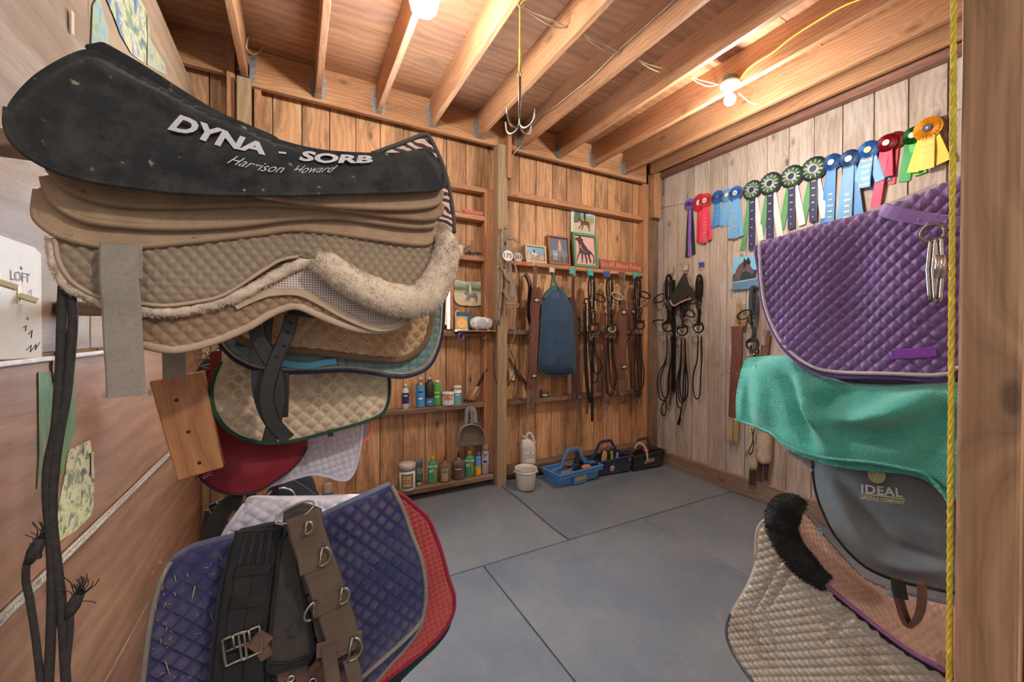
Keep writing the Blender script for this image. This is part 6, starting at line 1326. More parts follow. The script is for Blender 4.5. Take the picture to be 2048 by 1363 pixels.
mb = MB(); n = (0, -1, 0); [box(mb, C[0]-.022, C[0]+.022, C[1]-.0225, C[1]-.021, Z6+z_, Z6+z_+.004) for z_ in (.10, .112, .124, .136)]; make('print', mb, M((170, 180, 176)), t)
def sunscreen(label, px, yt, yb, num):
    C = atY(px, (yt+yb)/2, Y6); C[2] = Z6; k = (C[0]*CF[0]+C[1]*CF[1])/FPX; H = (yb-yt)*k; r = 9.5*k; t = thing('sunscreen_bottle', label, 'bottle', C, 'green sunscreen bottles'); d = toward(C); u = Vector((-d[1], d[0], 0)); R = []
    for a_, z_ in ((.92, 0), (1, .03), (1, .62), (.93, .72), (.72, .80), (.38, .82)):
        R.append([tuple(Vector((C[0], C[1], C[2]+z_*H))+u*(a_*r*math.copysign(abs(math.cos(q))**.8, math.cos(q)))+d*(a_*r*.55*math.copysign(abs(math.sin(q))**.8, math.sin(q)))) for q in np.linspace(0, 2*PI, 25)[:-1]])
    mb = MB(); loft(mb, R); make('body', mb, gr, t); mb = MB(); lathe(mb, [(.36*r, .82*H), (.36*r, .98*H), (.28*r, H)], C, 16); make('cap', mb, ye, t)
    F0 = Vector(C)+d*(r*.56); mb = MB(); letter(mb, 'NO-AD', F0+Vector((0, 0, .60*H)), u, (0, 0, 1), d, .085*H, r*.43, .015, 0, .0012); make('print', mb, M((236, 240, 230)), t)
    mb = MB(); letter(mb, num, F0+Vector((0, 0, .42*H))-u*r*.35, u, (0, 0, 1), d, .10*H, r*.42, .01, 0, .0012); make('print', mb, M((236, 240, 230)), t)
    mb = MB(); P = [F0+u*(r*x)+Vector((0, 0, z*H))+d*.001 for x, z in ((-.2, .57), (.25, .54), (.55, .42), (.62, .25), (.4, .14))]; belt(mb, P, [.002, .009, .012, .006, .001], .0006, d); make('orange_swoosh', mb, M((238, 132, 30)), t)
    mb = MB(); letter(mb, '-----', F0+Vector((0, 0, .10*H)), u, (0, 0, 1), d, .06*H, r*.5, .03, 0, .0012); make('red_print', mb, M((210, 70, 50)), t)
sunscreen('green sunscreen bottle marked 30 beside the squeeze tube', 865.5, 907, 961, '30'); sunscreen('green sunscreen bottle right of the black nippled jar', 939, 896, 947, '20')
dj = M((120, 92, 66), .7, 0, .6)
vessel('brush_bottle', 'dusty brown applicator jar with a red tip', 'jar', 889.5, 908, 960, 26, Z6, Y6, [(.9, 0), (1, .04), (1, .62), (.8, .68), (.35, .72), (.33, .80)], dj, ([(.13, .78), (.12, .98), (.08, 1)], M((206, 60, 56), .5), 'tip'), (.06, .54, .5, M((170, 150, 120), .7, 0, .4)), [('=', .4, .07, .8, M((90, 70, 56)))])
vessel('brush_bottle', 'grimy jar with a black tip and crinkled torn label', 'jar', 917, 905, 958, 26, Z6, Y6, [(.9, 0), (1, .04), (.96, .25), (1, .33), (.97, .5), (1, .58), (.8, .68), (.35, .72), (.33, .80)], M((96, 80, 68), .6, 0, .7), ([(.13, .78), (.12, .98), (.08, 1)], M((34, 34, 38), .5), 'tip'), (.36, .50, 1.4, M((110, 56, 74), .6, 0, .5)), [('=', .40, .07, 1.1, M((200, 180, 170)))])
vessel('bottle', 'blue and yellow sun lotion bottle left of the aerosol', 'bottle', 956, 899, 944, 12, Z6, Y6, [(.9, 0), (1, .04), (1, .80), (.9, .85)], M((110, 160, 206), .45, 0, .2), ([(.9, .85), (.85, .98), (.7, 1)], M((84, 100, 140), .5, 0, .4)), (.03, .40, 3.1, M((236, 176, 44), .5)), [])
vessel('spray_can', 'silver white aerosol can, last on the lowest shelf by the stud', 'spray can', 970.5, 884, 943, 15, Z6, Y6, [(.95, 0), (1, .02), (1, .76), (.94, .79)], M((190, 188, 188), .35, .4, .25), ([(.98, .79), (.98, .96), (.85, 1)], M((170, 156, 144), .6, 0, .5), 'cap'), (.34, .74, 1.2, M((186, 186, 192), .4)), [('Oster', .62, .10, 1.2, M((40, 44, 100))), ('=', .40, .12, .9, M((40, 44, 80)))])
vessel('bottle', 'white bottle with a blue black label behind the silver pad', 'bottle', 655, 962, 1000, 20, Z6, 3.10, CYL, M((176, 150, 126), .6, 0, .4), ([(.8, 1), (.8, 1.04)], M((190, 170, 150))), (.1, .6, 1.3, M((60, 110, 130))), [])
# ---------------------------------------------------------------- post: old bridle bunch and number discs
K['oldlea'] = plain('dusty_old_leather', (140, 118, 100), .7, 0, .22, 60, .3, dirt=.5, dirtcol=(160, 142, 122))
S = Surf(1, 2.985); t = thing('bridle', 'dusty old leather bridle bundle hanging on the square post', 'bridle', S.at(1010, 640))
def B_(nm, S, pts, w, mat, t, th=.003, off=0, N=None):
    if mat is K['oldlea']: w *= 1.9
    if mat is K.get('bklea') and w < .02: w *= 1.25
    mb = MB(); strap_px(mb, S, pts, w, th, off, N); return make(nm, mb, mat, t)
for nm, pts, w, o in (('headpiece', [(1004, 530), (1003, 490), (1005, 465), (1010, 455), (1015, 458), (1017, 480), (1016, 520), (1018, 560)], .014, .02), ('headpiece', [(1001, 540), (1001, 480), (1004, 458), (1009, 455), (1013, 465), (1011, 500)], .012, .03),
    ('browband', [(1012, 477), (1020, 477), (1030, 484), (1032, 494), (1026, 501), (1020, 503)], .013, .035), ('cheekpiece', [(1002, 530), (1003, 560), (1000, 600), (996, 640)], .011, .01), ('cheekpiece', [(1019, 520), (1022, 560), (1020, 585)], .012, .01), ('throatlash', [(1026, 522), (1031, 545), (1030, 560), (1021, 564)], .009, .02),
    ('noseband', [(1005, 538), (1008, 552), (1017, 562), (1026, 563), (1025, 580), (1028, 592), (1022, 601), (1014, 598), (1008, 588), (1004, 580)], .012, .03), ('rein', [(1007, 505), (1011, 540), (1012, 580), (1010, 620)], .010, .015), ('rein', [(1014, 505), (1018, 545), (1014, 590), (1018, 600)], .010, .012), ('rein', [(997, 470), (997, 510), (1000, 530), (991, 534)], .009, .02), ('rein', [(1022, 565), (1021, 595)], .022, .035),
    ('leather_keeper', [(1008, 608), (1014, 606), (1028, 608), (1033, 610), (1026, 614), (1012, 614)], .014, .03), ('rein', [(1009, 610), (1008, 640)], .008, .01), ('rein', [(1006, 460), (1001, 520), (999, 580), (994, 640)], .008, .0)): B_(nm, S, pts, w, K['oldlea'], t, .003, o)
for x, y in ((1004, 533), (1005, 582), (1022, 597)): mb = MB(); buckle(mb, S.at(x, y, .04), .014, .018, (1, 0, 0), (0, 0, 1), (0, -1, 0), .0014); make('buckle', mb, W['brass'], t)
def disc(label, x, y, rx, s, Y, mat=(226, 222, 216)):
    C = atY(x, y, Y); k = (C[0]*CF[0]+C[1]*CF[1])/FPX; r = rx*k; t = thing('number_disc', label, 'number tag', (C[0], Y, C[2]-r)); mb = MB(); prism(mb, [(r*math.cos(q), r*.92*math.sin(q)) for q in np.linspace(0, 2*PI, 33)[:-1]], C, (1, 0, 0), (0, 0, 1), (0, -1, 0), .003); make('plate', mb, M(mat, .4), t, mods=bev(.001))
    mb = MB(); tube(mb, [(C[0]+r*math.cos(q), Y-.002, C[2]+r*.92*math.sin(q)) for q in np.linspace(0, 2*PI, 33)[:-1]], .0016, 6, closed=True); make('rim', mb, M((90, 96, 110)), t)
    mb = MB(); letter(mb, s, (C[0], Y-.003, C[2]-.33*r), (1, 0, 0), (0, 0, 1), (0, -1, 0), .70*r, .48*r, .015, 0, .0008); make('number', mb, M((34, 36, 44)), t)
    mb = MB(); lathe(mb, [(.0022, 0), (.0022, .001)], (0, 0, 0), 8, M=Matrix.Translation((C[0], Y-.0035, C[2]+.7*r)) @ Matrix.Rotation(PI/2, 4, 'X')); make('hole', mb, W['black'], t)
disc('round white number tag reading 175 on the post bridle', 1015.5, 511, 12, '175', 2.925); disc('number tag reading 263 standing behind the other tag on the shelf', 1036, 514, 10, '263', 3.13, (206, 198, 186))
mb = MB(); tube(mb, catmull([atY(x, y, 3.17) for x, y in ((1018, 360), (1021, 375), (1024, 396), (1023, 410), (1019, 440), (1018, 470))], 5), .0025, 6); tag(make('twine', mb, W['cable']), 'cream cord running down beside the square post above the bridle', 'string')
mb = MB(); tube(mb, catmull([atY(x, y, 3.08) for x, y in ((1032, 556), (1033, 600), (1031, 640), (1030, 665), (1024, 685), (1018, 702))], 5), .0025, 6); tag(make('twine', mb, W['cable']), 'cream cord hanging left of the long brown girth', 'string')
mb = MB(); tube(mb, catmull([atY(x, y, 3.10) for x, y in ((1017, 690), (1021, 700), (1030, 726), (1034, 750), (1035, 780), (1031, 795))], 5), .003, 6); tag(make('cable', mb, W['black']), 'black cable with a plug behind the outlet plate', 'cable')
mb = MB(); P = [atY(x, y, 3.14) for x, y in ((1018, 716), (1026, 730), (1040, 750), (1056, 772))]; belt(mb, catmull(P, 4), .03, .004, (0, -1, 0)); tag(make('leather_strap', mb, K['brownlea']), 'brown leather strap stretched diagonally behind the outlet', 'strap')
a = atY(1023.5, 748, 3.165); t = thing('outlet', 'cream double wall outlet beside the square post', 'outlet', (a[0], 3.165, a[2]-.055)); mb = MB(); prism(mb, rrect(.052, .108, .004, 3), a, (1, 0, 0), (0, 0, 1), (0, -1, 0), .005); make('cover_plate', mb, W['cream'], t, mods=bev(.0015))
for dz in (-.022, .022): mb = MB(); prism(mb, rrect(.026, .028, .009, 4), a+np.array([0, -.005, dz]), (1, 0, 0), (0, 0, 1), (0, -1, 0), .002); r_ = make('receptacle', mb, M((206, 190, 150), .5), t); mb = MB(); [box(mb, a[0]+s*.006-.0012, a[0]+s*.006+.0012, a[1]-.008, a[1]-.007, a[2]+dz-.003, a[2]+dz+.005) for s in (-1, 1)]; make('slot', mb, W['black'], r_)
mb = MB(); p = atY(1025, 657, 3.13); lathe(mb, [(.02, 0), (.024, .004), (.024, .010), (.02, .014)], (p[0], 3.14, 1.45), 16); tag(make('scrunchie', mb, M((84, 130, 136), .8)), 'teal cloth roll on the middle rail beside the post', 'cloth')
mb = MB(); p = atY(1039, 658, 3.13); box(mb, p[0]-.008, p[0]+.008, 3.13, 3.15, 1.45, 1.462); tag(make('clip', mb, M((222, 120, 100), .6), mods=bev(.003)), 'tiny coral clip on the middle rail', 'clip')
mb = MB(); p = atY(1047, 528, 3.109); box(mb, p[0]-.02, p[0]+.02, 3.106, 3.1095, p[2]-.012, p[2]+.012); tag(make('sticker', mb, M((214, 60, 56), .5)), 'red sticker on the edge of the picture shelf', 'sticker')
# ---------------------------------------------------------------- pictures on the shelf
def framed(label, quad, fw, fc, art, th=.02, mat=None, tilt=.12, group=None):
    """quad: pixel corners bl, br, tr, tl of the outer frame"""
    bl = atY(*quad[0], 3.135); br = atY(*quad[1], 3.135); w = br[0]-bl[0]; tl = atY(*quad[3], 3.17); h = tl[2]-2.067; rot = math.atan2((br[2]-bl[2])*0, w)
    t = thing('framed_picture', label, 'picture', (bl[0]+w/2, 3.14, 2.067), 'framed pictures on the shelf'); uy = Vector((0, tilt, 1)).normalized(); ux = Vector((1, 0, 0)); n = ux.cross(uy); n = n if n.y < 0 else -n; O = Vector((bl[0], 3.155-h*tilt*.35, 2.0675+th*tilt))
    mb = MB(); prism(mb, [(0, 0), (w, 0), (w, h), (0, h)], O, ux, uy, -n, .006); make('backing', mb, M((120, 92, 66), .7), t)
    for a, b, c, d in ((0, w, 0, fw), (0, w, h-fw, h), (0, fw, fw, h-fw), (w-fw, w, fw, h-fw)):
        mb = MB(); prism(mb, [(a, c), (b, c), (b, d), (a, d)], O, ux, uy, n, th); make('frame_side', mb, fc, t, mods=bev(.002))
    O2 = O+n*.004+ux*fw+uy*fw; mb = MB(); prism(mb, [(0, 0), (w-2*fw, 0), (w-2*fw, h-2*fw), (0, h-2*fw)], O, ux, uy, n, .004)
    mb.v = [tuple(Vector(v)+ux*fw+uy*fw) for v in mb.v]; pic = make('print_sheet', mb, mat or M((150, 160, 170), .5), t)
    picart(pic, O2, ux, uy, n, w-2*fw, h-2*fw, art); return t
def sky(name, a, b, c, split=.5):
    def fn(T, uv):
        sp = T.n('ShaderNodeSeparateXYZ'); T.l(uv, sp.inputs[0]); n = T.noise(T.map(uv, (5, 5, 1)), 1, 4, .6); f = T.math('ADD', sp.outputs[1], T.math('MULTIPLY', T.math('SUBTRACT', n, .5), .2))
        return T.ramp(f, [(0, lin(a)), (split-.05, lin(a)), (split, lin(b)), (split+.15, lin(b)), (split+.25, lin(c)), (1, lin(c))])
    return painted(name, fn, .35)
def posts(xs, y0, y1, w, c): return [('printed_fence', [(x, y0), (x+w, y0), (x+w, y1), (x, y1)], c) for x in xs]
framed('small cream framed photo of a horse jumping, leftmost on the shelf', [(1052, 524), (1094, 528), (1090, 494), (1047, 488)], .018, W['treated'] if 0 else M((206, 186, 146), .6, 0, .2), posts((.08, .14, .72, .82, .9), .1, .6, .035, (222, 220, 214))+[('printed_horse', [(.22, .42), (.28, .62), (.34, .70), (.40, .62), (.55, .60), (.66, .48), (.60, .40), (.52, .42), (.44, .28), (.38, .30), (.40, .42), (.32, .42), (.26, .34)], (206, 206, 204)), ('printed_rider', [(.34, .62), (.38, .80), (.44, .82), (.48, .70), (.46, .58)], (70, 66, 84))], .016, sky('jump_photo', (150, 130, 90), (84, 86, 110), (120, 160, 180), .42))
framed('brown framed magazine cover with a rider on a grey horse', [(1098, 528), (1140, 530), (1132, 474), (1088, 469)], .016, M((150, 96, 62), .5), [('printed_masthead', [(.04, .86), (.42, .86), (.42, .98), (.04, .98)], (176, 92, 88)), ('printed_masthead', [(.12, .88), (.40, .88), (.40, .96), (.12, .96)], (96, 106, 126))]+posts((.22, .30, .38), .12, .5, .03, (214, 214, 214))+[('printed_rail', [(.2, .32), (.45, .32), (.45, .35), (.2, .35)], (214, 214, 214)), ('printed_horse', [(.36, .62), (.42, .52), (.46, .36), (.50, .10), (.56, .10), (.58, .32), (.70, .28), (.76, .06), (.82, .06), (.82, .36), (.74, .50), (.60, .56), (.48, .60)], (130, 128, 138)), ('printed_rider', [(.50, .48), (.48, .72), (.52, .84), (.56, .92), (.62, .92), (.64, .82), (.68, .72), (.66, .50)], (216, 150, 120))], .022, sky('cover_photo', (104, 96, 92), (120, 128, 140), (96, 110, 140), .3))
framed('green framed brush drawing of a dark horse on pink paper', [(1148, 533), (1196, 535), (1191, 468), (1138, 463)], .026, M((96, 146, 108), .6, 0, .2), [('drawn_horse', [(.0, .86), (.10, .92), (.20, .94), (.28, 1.0), (.34, .97), (.40, .90), (.46, .88), (.42, .82), (.52, .70), (.66, .56), (.82, .48), (.94, .36), (.98, .2), (.94, .08), (.84, .02), (.88, .10), (.92, .24), (.86, .36), (.74, .40), (.74, .28), (.80, .14), (.74, .06), (.66, .24), (.62, .36), (.54, .36), (.60, .20), (.58, .04), (.52, .06), (.50, .22), (.44, .38), (.40, .38), (.38, .22), (.34, .06), (.30, .06), (.30, .22), (.30, .40), (.24, .38), (.16, .26), (.08, .10), (.06, .14), (.14, .34), (.22, .48), (.22, .66), (.18, .80), (.06, .84)], (70, 54, 46)), ('drawn_highlight', [(.24, .60), (.30, .74), (.34, .60), (.46, .46), (.60, .42), (.44, .50), (.34, .54)], (176, 140, 130))], .024, M((222, 172, 168), .7))
t = thing('photo', 'photo of a rider on a bay horse in a clear sleeve above the green frame', 'photo', (atY(1165, 465, 3.185)[0], 3.185, atY(1165, 465, 3.185)[2]))
a = atY(1141, 463, 3.19); b = atY(1190, 420, 3.19); w_, h_ = b[0]-a[0], b[2]-a[2]; O = Vector((a[0], 3.186, a[2])); mb = MB(); prism(mb, [(0, 0), (w_*.97, -.01), (w_, h_*1.06), (.0, h_*1.1)], O, (1, 0, 0), (0, 0, 1), (0, -1, 0), .001); make('sleeve', mb, M((214, 214, 206), .25), t)
mb = MB(); prism(mb, [(w_*.1, .006), (w_*.93, .004), (w_*.96, h_*.98), (w_*.1, h_*1.02)], O+Vector((0, -.001, 0)), (1, 0, 0), (0, 0, 1), (0, -1, 0), .001); pp = make('print_paper', mb, sky('arena_photo', (196, 186, 160), (150, 160, 100), (150, 176, 180), .42), t)
picart(pp, O+Vector((0, -.002, 0)), (1, 0, 0), (0, 0, 1), (0, -1, 0), w_, h_, [('printed_tree', [(.12, .35), (.16, .9), (.34, .96), (.40, .6), (.30, .4)], (84, 112, 84)), ('printed_horse', sc(horse_poly(), .26, .10, .56, .56), (110, 66, 46)), ('printed_rider', sc(rider_poly(), .30, .18, .56, .62), (52, 54, 60)), ('printed_tent', [(.58, .72), (.78, .84), (.94, .74)], (222, 222, 216))])
# sign board
a = atY(1199, 540, 3.135); b = atY(1283, 545, 3.135); w_ = b[0]-a[0]; t = thing('sign', 'brick red wooden sign reading It\'s All About Riding', 'sign', (a[0]+w_/2, 3.13, 2.067)); h_ = .10; O = Vector((a[0], 3.125, 2.0675)); uy = Vector((0, .15, 1)).normalized(); n = Vector((0, -1, .15)).normalized()
mb = MB(); prism(mb, [(0, 0), (w_, 0), (w_*.965, h_), (-.012, h_)], O, (1, 0, 0), uy, n, .012); make('board', mb, M((166, 84, 74), .7, 0, .15), t, mods=bev(.002)); mb = MB(); letter(mb, "It's All About Riding", O+Vector((w_*.49, 0, 0))+uy*.030+n*.0125, (1, 0, 0), uy, n, .052, w_*.93/9.3*.72 if 0 else None, -.005, .1, .0008)
V = np.array(mb.v); x0, x1 = V[:, 0].min(), V[:, 0].max(); V[:, 0] = (V[:, 0]-x0)/(x1-x0)*(w_*.93)+O.x+w_*.03; mb.v = [tuple(p) for p in V]; make('lettering', mb, M((226, 178, 112), .6), t)
# ---------------------------------------------------------------- brass hooks
def hook(label, px, py, col, S, txt='', group='brass harness hooks'):
    C = S.at(px, py); N = S.out(); ux = Vector((0, 0, 0)); ux[S.oa] = 1 if S.ax == 1 else -1; k = pxw(S, px, py, 1.15); t = thing('harness_hook', label, 'hook', C-np.array([0, 0, .03]), group); C = Vector(C); Z = Vector((0, 0, 1))
    mb = MB(); tube(mb, catmull([C+ux*(x*k)+Z*(z*k)+N*.004 for x, z in ((-5, 8), (-5.4, 3), (-4, -2), (0, -6), (4, -2), (5.4, 3), (5, 8))], 4), .0032, 8); tube(mb, catmull([C+Z*(-6*k)+N*.004, C+Z*(-12*k)+N*.008, C+Z*(-16*k)+N*.022, C+Z*(-14*k)+N*.038, C+Z*(-10*k)+N*.042], 4), .0034, 8); make('hook_body', mb, W['brass'], t)
    mb = MB(); prism(mb, [(-4*k, -1*k), (4*k, -1*k), (4*k, 6*k), (-4*k, 6*k)], C+N*.007, ux, Z, N, .001); st = make('sticker', mb, M(col, .4), t)
    if txt: mb = MB(); letter(mb, txt, C+N*.0085+Z*(1*k), ux, Z, N, 3*k, 2*k, .01); make('mark', mb, M((40, 40, 50)), st)
SB = Surf(1, 3.107); BR = {}
for px, py, c, nm, tx in ((1103, 543, (196, 188, 180), 'with a pale sticker above the blue bag', 'OSI'), (1144, 546, (40, 180, 200), 'with a cyan sticker above the dark brown girth', ''), (1180, 549, (40, 180, 200), 'with a cyan sticker holding the big black bridle', 'M'), (1213, 551, (40, 90, 190), 'with a royal blue sticker', 'f'), (1243, 553, (120, 84, 66), 'with a brown sticker holding the red brown girth', ''), (1271, 555, (40, 180, 200), 'with a cyan sticker nearest the corner', 'S')): hook('brass hook on the shelf edge '+nm, px, py, c, SB, '')
SR = Surf(0, 3.518)
for px, py, c, nm in ((1343, 545, (190, 180, 160), 'nearest the corner on the grey wall'), (1372.5, 539, (200, 190, 170), 'above the black ear net'), (1404, 532, (40, 80, 180), 'with a blue sticker on the grey wall')): hook('brass hook '+nm, px, py, c, SR)
# ---------------------------------------------------------------- girths and bridles on the back wall
K['redgirth'] = fabric('red_brown_girth', (112, 70, 60), .85, dirt=.25, dirtcol=(134, 98, 84), weave=300); K['dkgirth'] = fabric('dark_brown_girth', (74, 50, 48), .85, dirt=.2, dirtcol=(104, 80, 72)); K['brown2'] = fabric('brown_elastic', (116, 84, 70), .85, dirt=.2, dirtcol=(146, 116, 98))
K['bklea'] = plain('black_bridle_leather', (26, 25, 26), .38, 0, .12, 60, .1); K['wlea'] = plain('cream_padding', (196, 186, 166), .6, 0, .1, 60, .1); K['tanel'] = fabric('tan_elastic', (176, 146, 98), .85)
def bk(parent, S, x, y, w, h, off=.01, n=2):
    mb = MB(); ux = Vector((0, 0, 0)); ux[S.oa] = 1; buckle(mb, S.at(x, y, off), pxw(S, x, y, w), pxw(S, x, y, w)*h/w, ux, (0, 0, 1), S.out(), .0016, n); make('buckle', mb, W['nickel'], parent)
def girth(label, S, top, body, tails, mat, smat, bks, emblems=(), rings=(), extra=()):
    x, y = body[-1][:2]; t = thing('girth', label, 'girth', S.at(x, y))
    for k, (pts, w) in enumerate(top): B_('top_strap', S, pts, pxw(S, pts[0][0], pts[0][1], w), smat, t, .004, -.004*(k > 0))
    pts = [p[:2] for p in body]; L = catmull(pts, 4); ws = np.interp(np.linspace(0, 1, len(L)), np.linspace(0, 1, len(body)), [pxw(S, *p) for p in body]).tolist(); P = [S.at(*p) for p in L]; mb = MB(); belt(mb, P, ws, .014, S.out()); make('padded_body', mb, mat, t, mods=bev(.003))
    mb = MB(); P2 = [S.at(*p, .009) for p in L]; belt(mb, P2, [w*.62 for w in ws], .003, S.out()); make('centre_webbing', mb, mat, t)
    for pts, w in tails: B_('tail_strap', S, pts, pxw(S, pts[0][0], pts[0][1], w), smat, t, .004, .004)
    for x, y, w, h, n in bks: bk(t, S, x, y, w, h, .010, n)
    for x, y in emblems:
        C = Vector(S.at(x, y, .012)); k = pxw(S, x, y, 1); ux = Vector((0, 0, 0)); ux[S.oa] = 1; mb = MB(); prism(mb, rrect(11*k, 8*k, 2*k, 3), C, ux, (0, 0, 1), S.out(), .002); e = make('emblem_patch', mb, M((36, 36, 40), .7), t)
        mb = MB(); prism(mb, [(a*k, b*k) for a, b in ((-5, 1.5), (-3, .5), (-2.5, 2), (-1, 1.5), (0, 4), (1, 1.5), (2.5, 2), (3, .5), (5, 1.5), (3.4, -1.6), (1, -1), (0, -3.4), (-1, -1), (-3.4, -1.6))], C+S.out()*.002, ux, (0, 0, 1), S.out(), .001); make('leaf_emblem', mb, M((196, 186, 156), .5), e)
    for x, y, r in rings: mb = MB(); C = Vector(S.at(x, y, .012)); ux = Vector((0, 0, 0)); ux[S.oa] = 1; tube(mb, ring_pts(C, r*pxw(S, x, y, 1), ux, (0, 0, 1), 16), .0022, 6, closed=True); make('ring', mb, W['nickel'], t)
    return t
G = Surf(1, 3.055)
girth('long red brown girth with leaf emblems, leftmost on the wall', G, [([(1070.5, 531), (1070, 560), (1069, 580)], 8)], [(1071, 575, 15), (1071, 600, 17), (1070, 650, 18), (1067, 700, 18), (1064, 750, 18), (1062, 776, 18)], [([(1058, 770), (1056, 815)], 8), ([(1067, 770), (1065, 812)], 8), ([(1075, 575), (1081, 585), (1081, 606)], 7), ([(1076, 765), (1075, 800)], 7)], K['redgirth'], K['brown2'], [(1070, 531, 9, 12, 2), (1056, 820, 8, 10, 1), (1064.5, 818, 8, 10, 1), (1081, 613, 7, 11, 1), (1074.5, 806, 8, 9, 1)], [(1072, 600), (1067, 751)], [(1060, 675, 5)])
t = thing('stirrup_leather', 'folded black strap hanging left of the long red brown girth', 'strap', G.at(1060, 640))
GB = Surf(1, 3.09)
B_('fold', GB, [(1050, 548), (1056, 558), (1060, 575), (1058, 600), (1057, 630), (1062, 648)], .035, K['bklea'], t, .006); B_('fold', GB, [(1061, 575), (1063, 600), (1062, 640)], .02, K['bklea'], t, .006, .008); B_('upper_strap', GB, [(1049, 545), (1055, 553), (1061, 572)], .03, K['brownlea'], t, .004, .01)
girth('dark brown girth between the blue bag and the black bridle', G, [([(1146.5, 552), (1146.5, 595)], 5.5)], [(1143, 593, 13), (1146, 610, 14), (1150, 660, 13), (1151, 720, 13), (1150, 766, 14)], [([(1145.5, 764), (1145, 800)], 6), ([(1154, 764), (1153, 800)], 6)], K['dkgirth'], K['dkgirth'], [(1147, 554, 7.5, 12, 2), (1144, 806, 6, 9, 1), (1152.5, 805, 6, 9, 1)])
girth('red brown girth with two leaf emblems and a side ring', G, [([(1244, 562), (1244.5, 580), (1244.5, 602)], 6)], [(1245, 600, 15), (1246, 640, 16), (1245.5, 690, 16), (1244.5, 757, 15)], [([(1245, 755), (1245, 788)], 13)], K['redgirth'], K['brown2'], [(1244, 562, 7, 13, 2), (1241.5, 793, 6.5, 10, 1), (1247.5, 793, 6.5, 10, 1)], [(1246, 624), (1247, 733)], [(1256.5, 677, 4)])
girth('brown girth half hidden behind the white lined bridle', GB, [([(1207, 612), (1206, 625)], 7)], [(1207, 625, 10), (1207, 660, 11), (1213, 700, 13), (1214, 745, 13), (1212, 785, 12)], [([(1212, 780), (1212.5, 812)], 11)], K['redgirth'], K['brown2'], [(1206, 659, 7, 11, 2), (1209.5, 817, 5.5, 10, 1), (1215.5, 817, 5.5, 10, 1)])
girth('brown girth behind the bridle nearest the corner', GB, [([(1271, 565), (1268, 600)], 5)], [(1266, 604, 13), (1268, 640, 13), (1273, 700, 13), (1276, 750, 13), (1275, 780, 12)], [([(1275, 775), (1274, 797)], 12)], K['redgirth'], K['dkgirth'], [(1272, 801, 6, 9, 1), (1278, 801, 6, 9, 1)], [(1266, 623)])
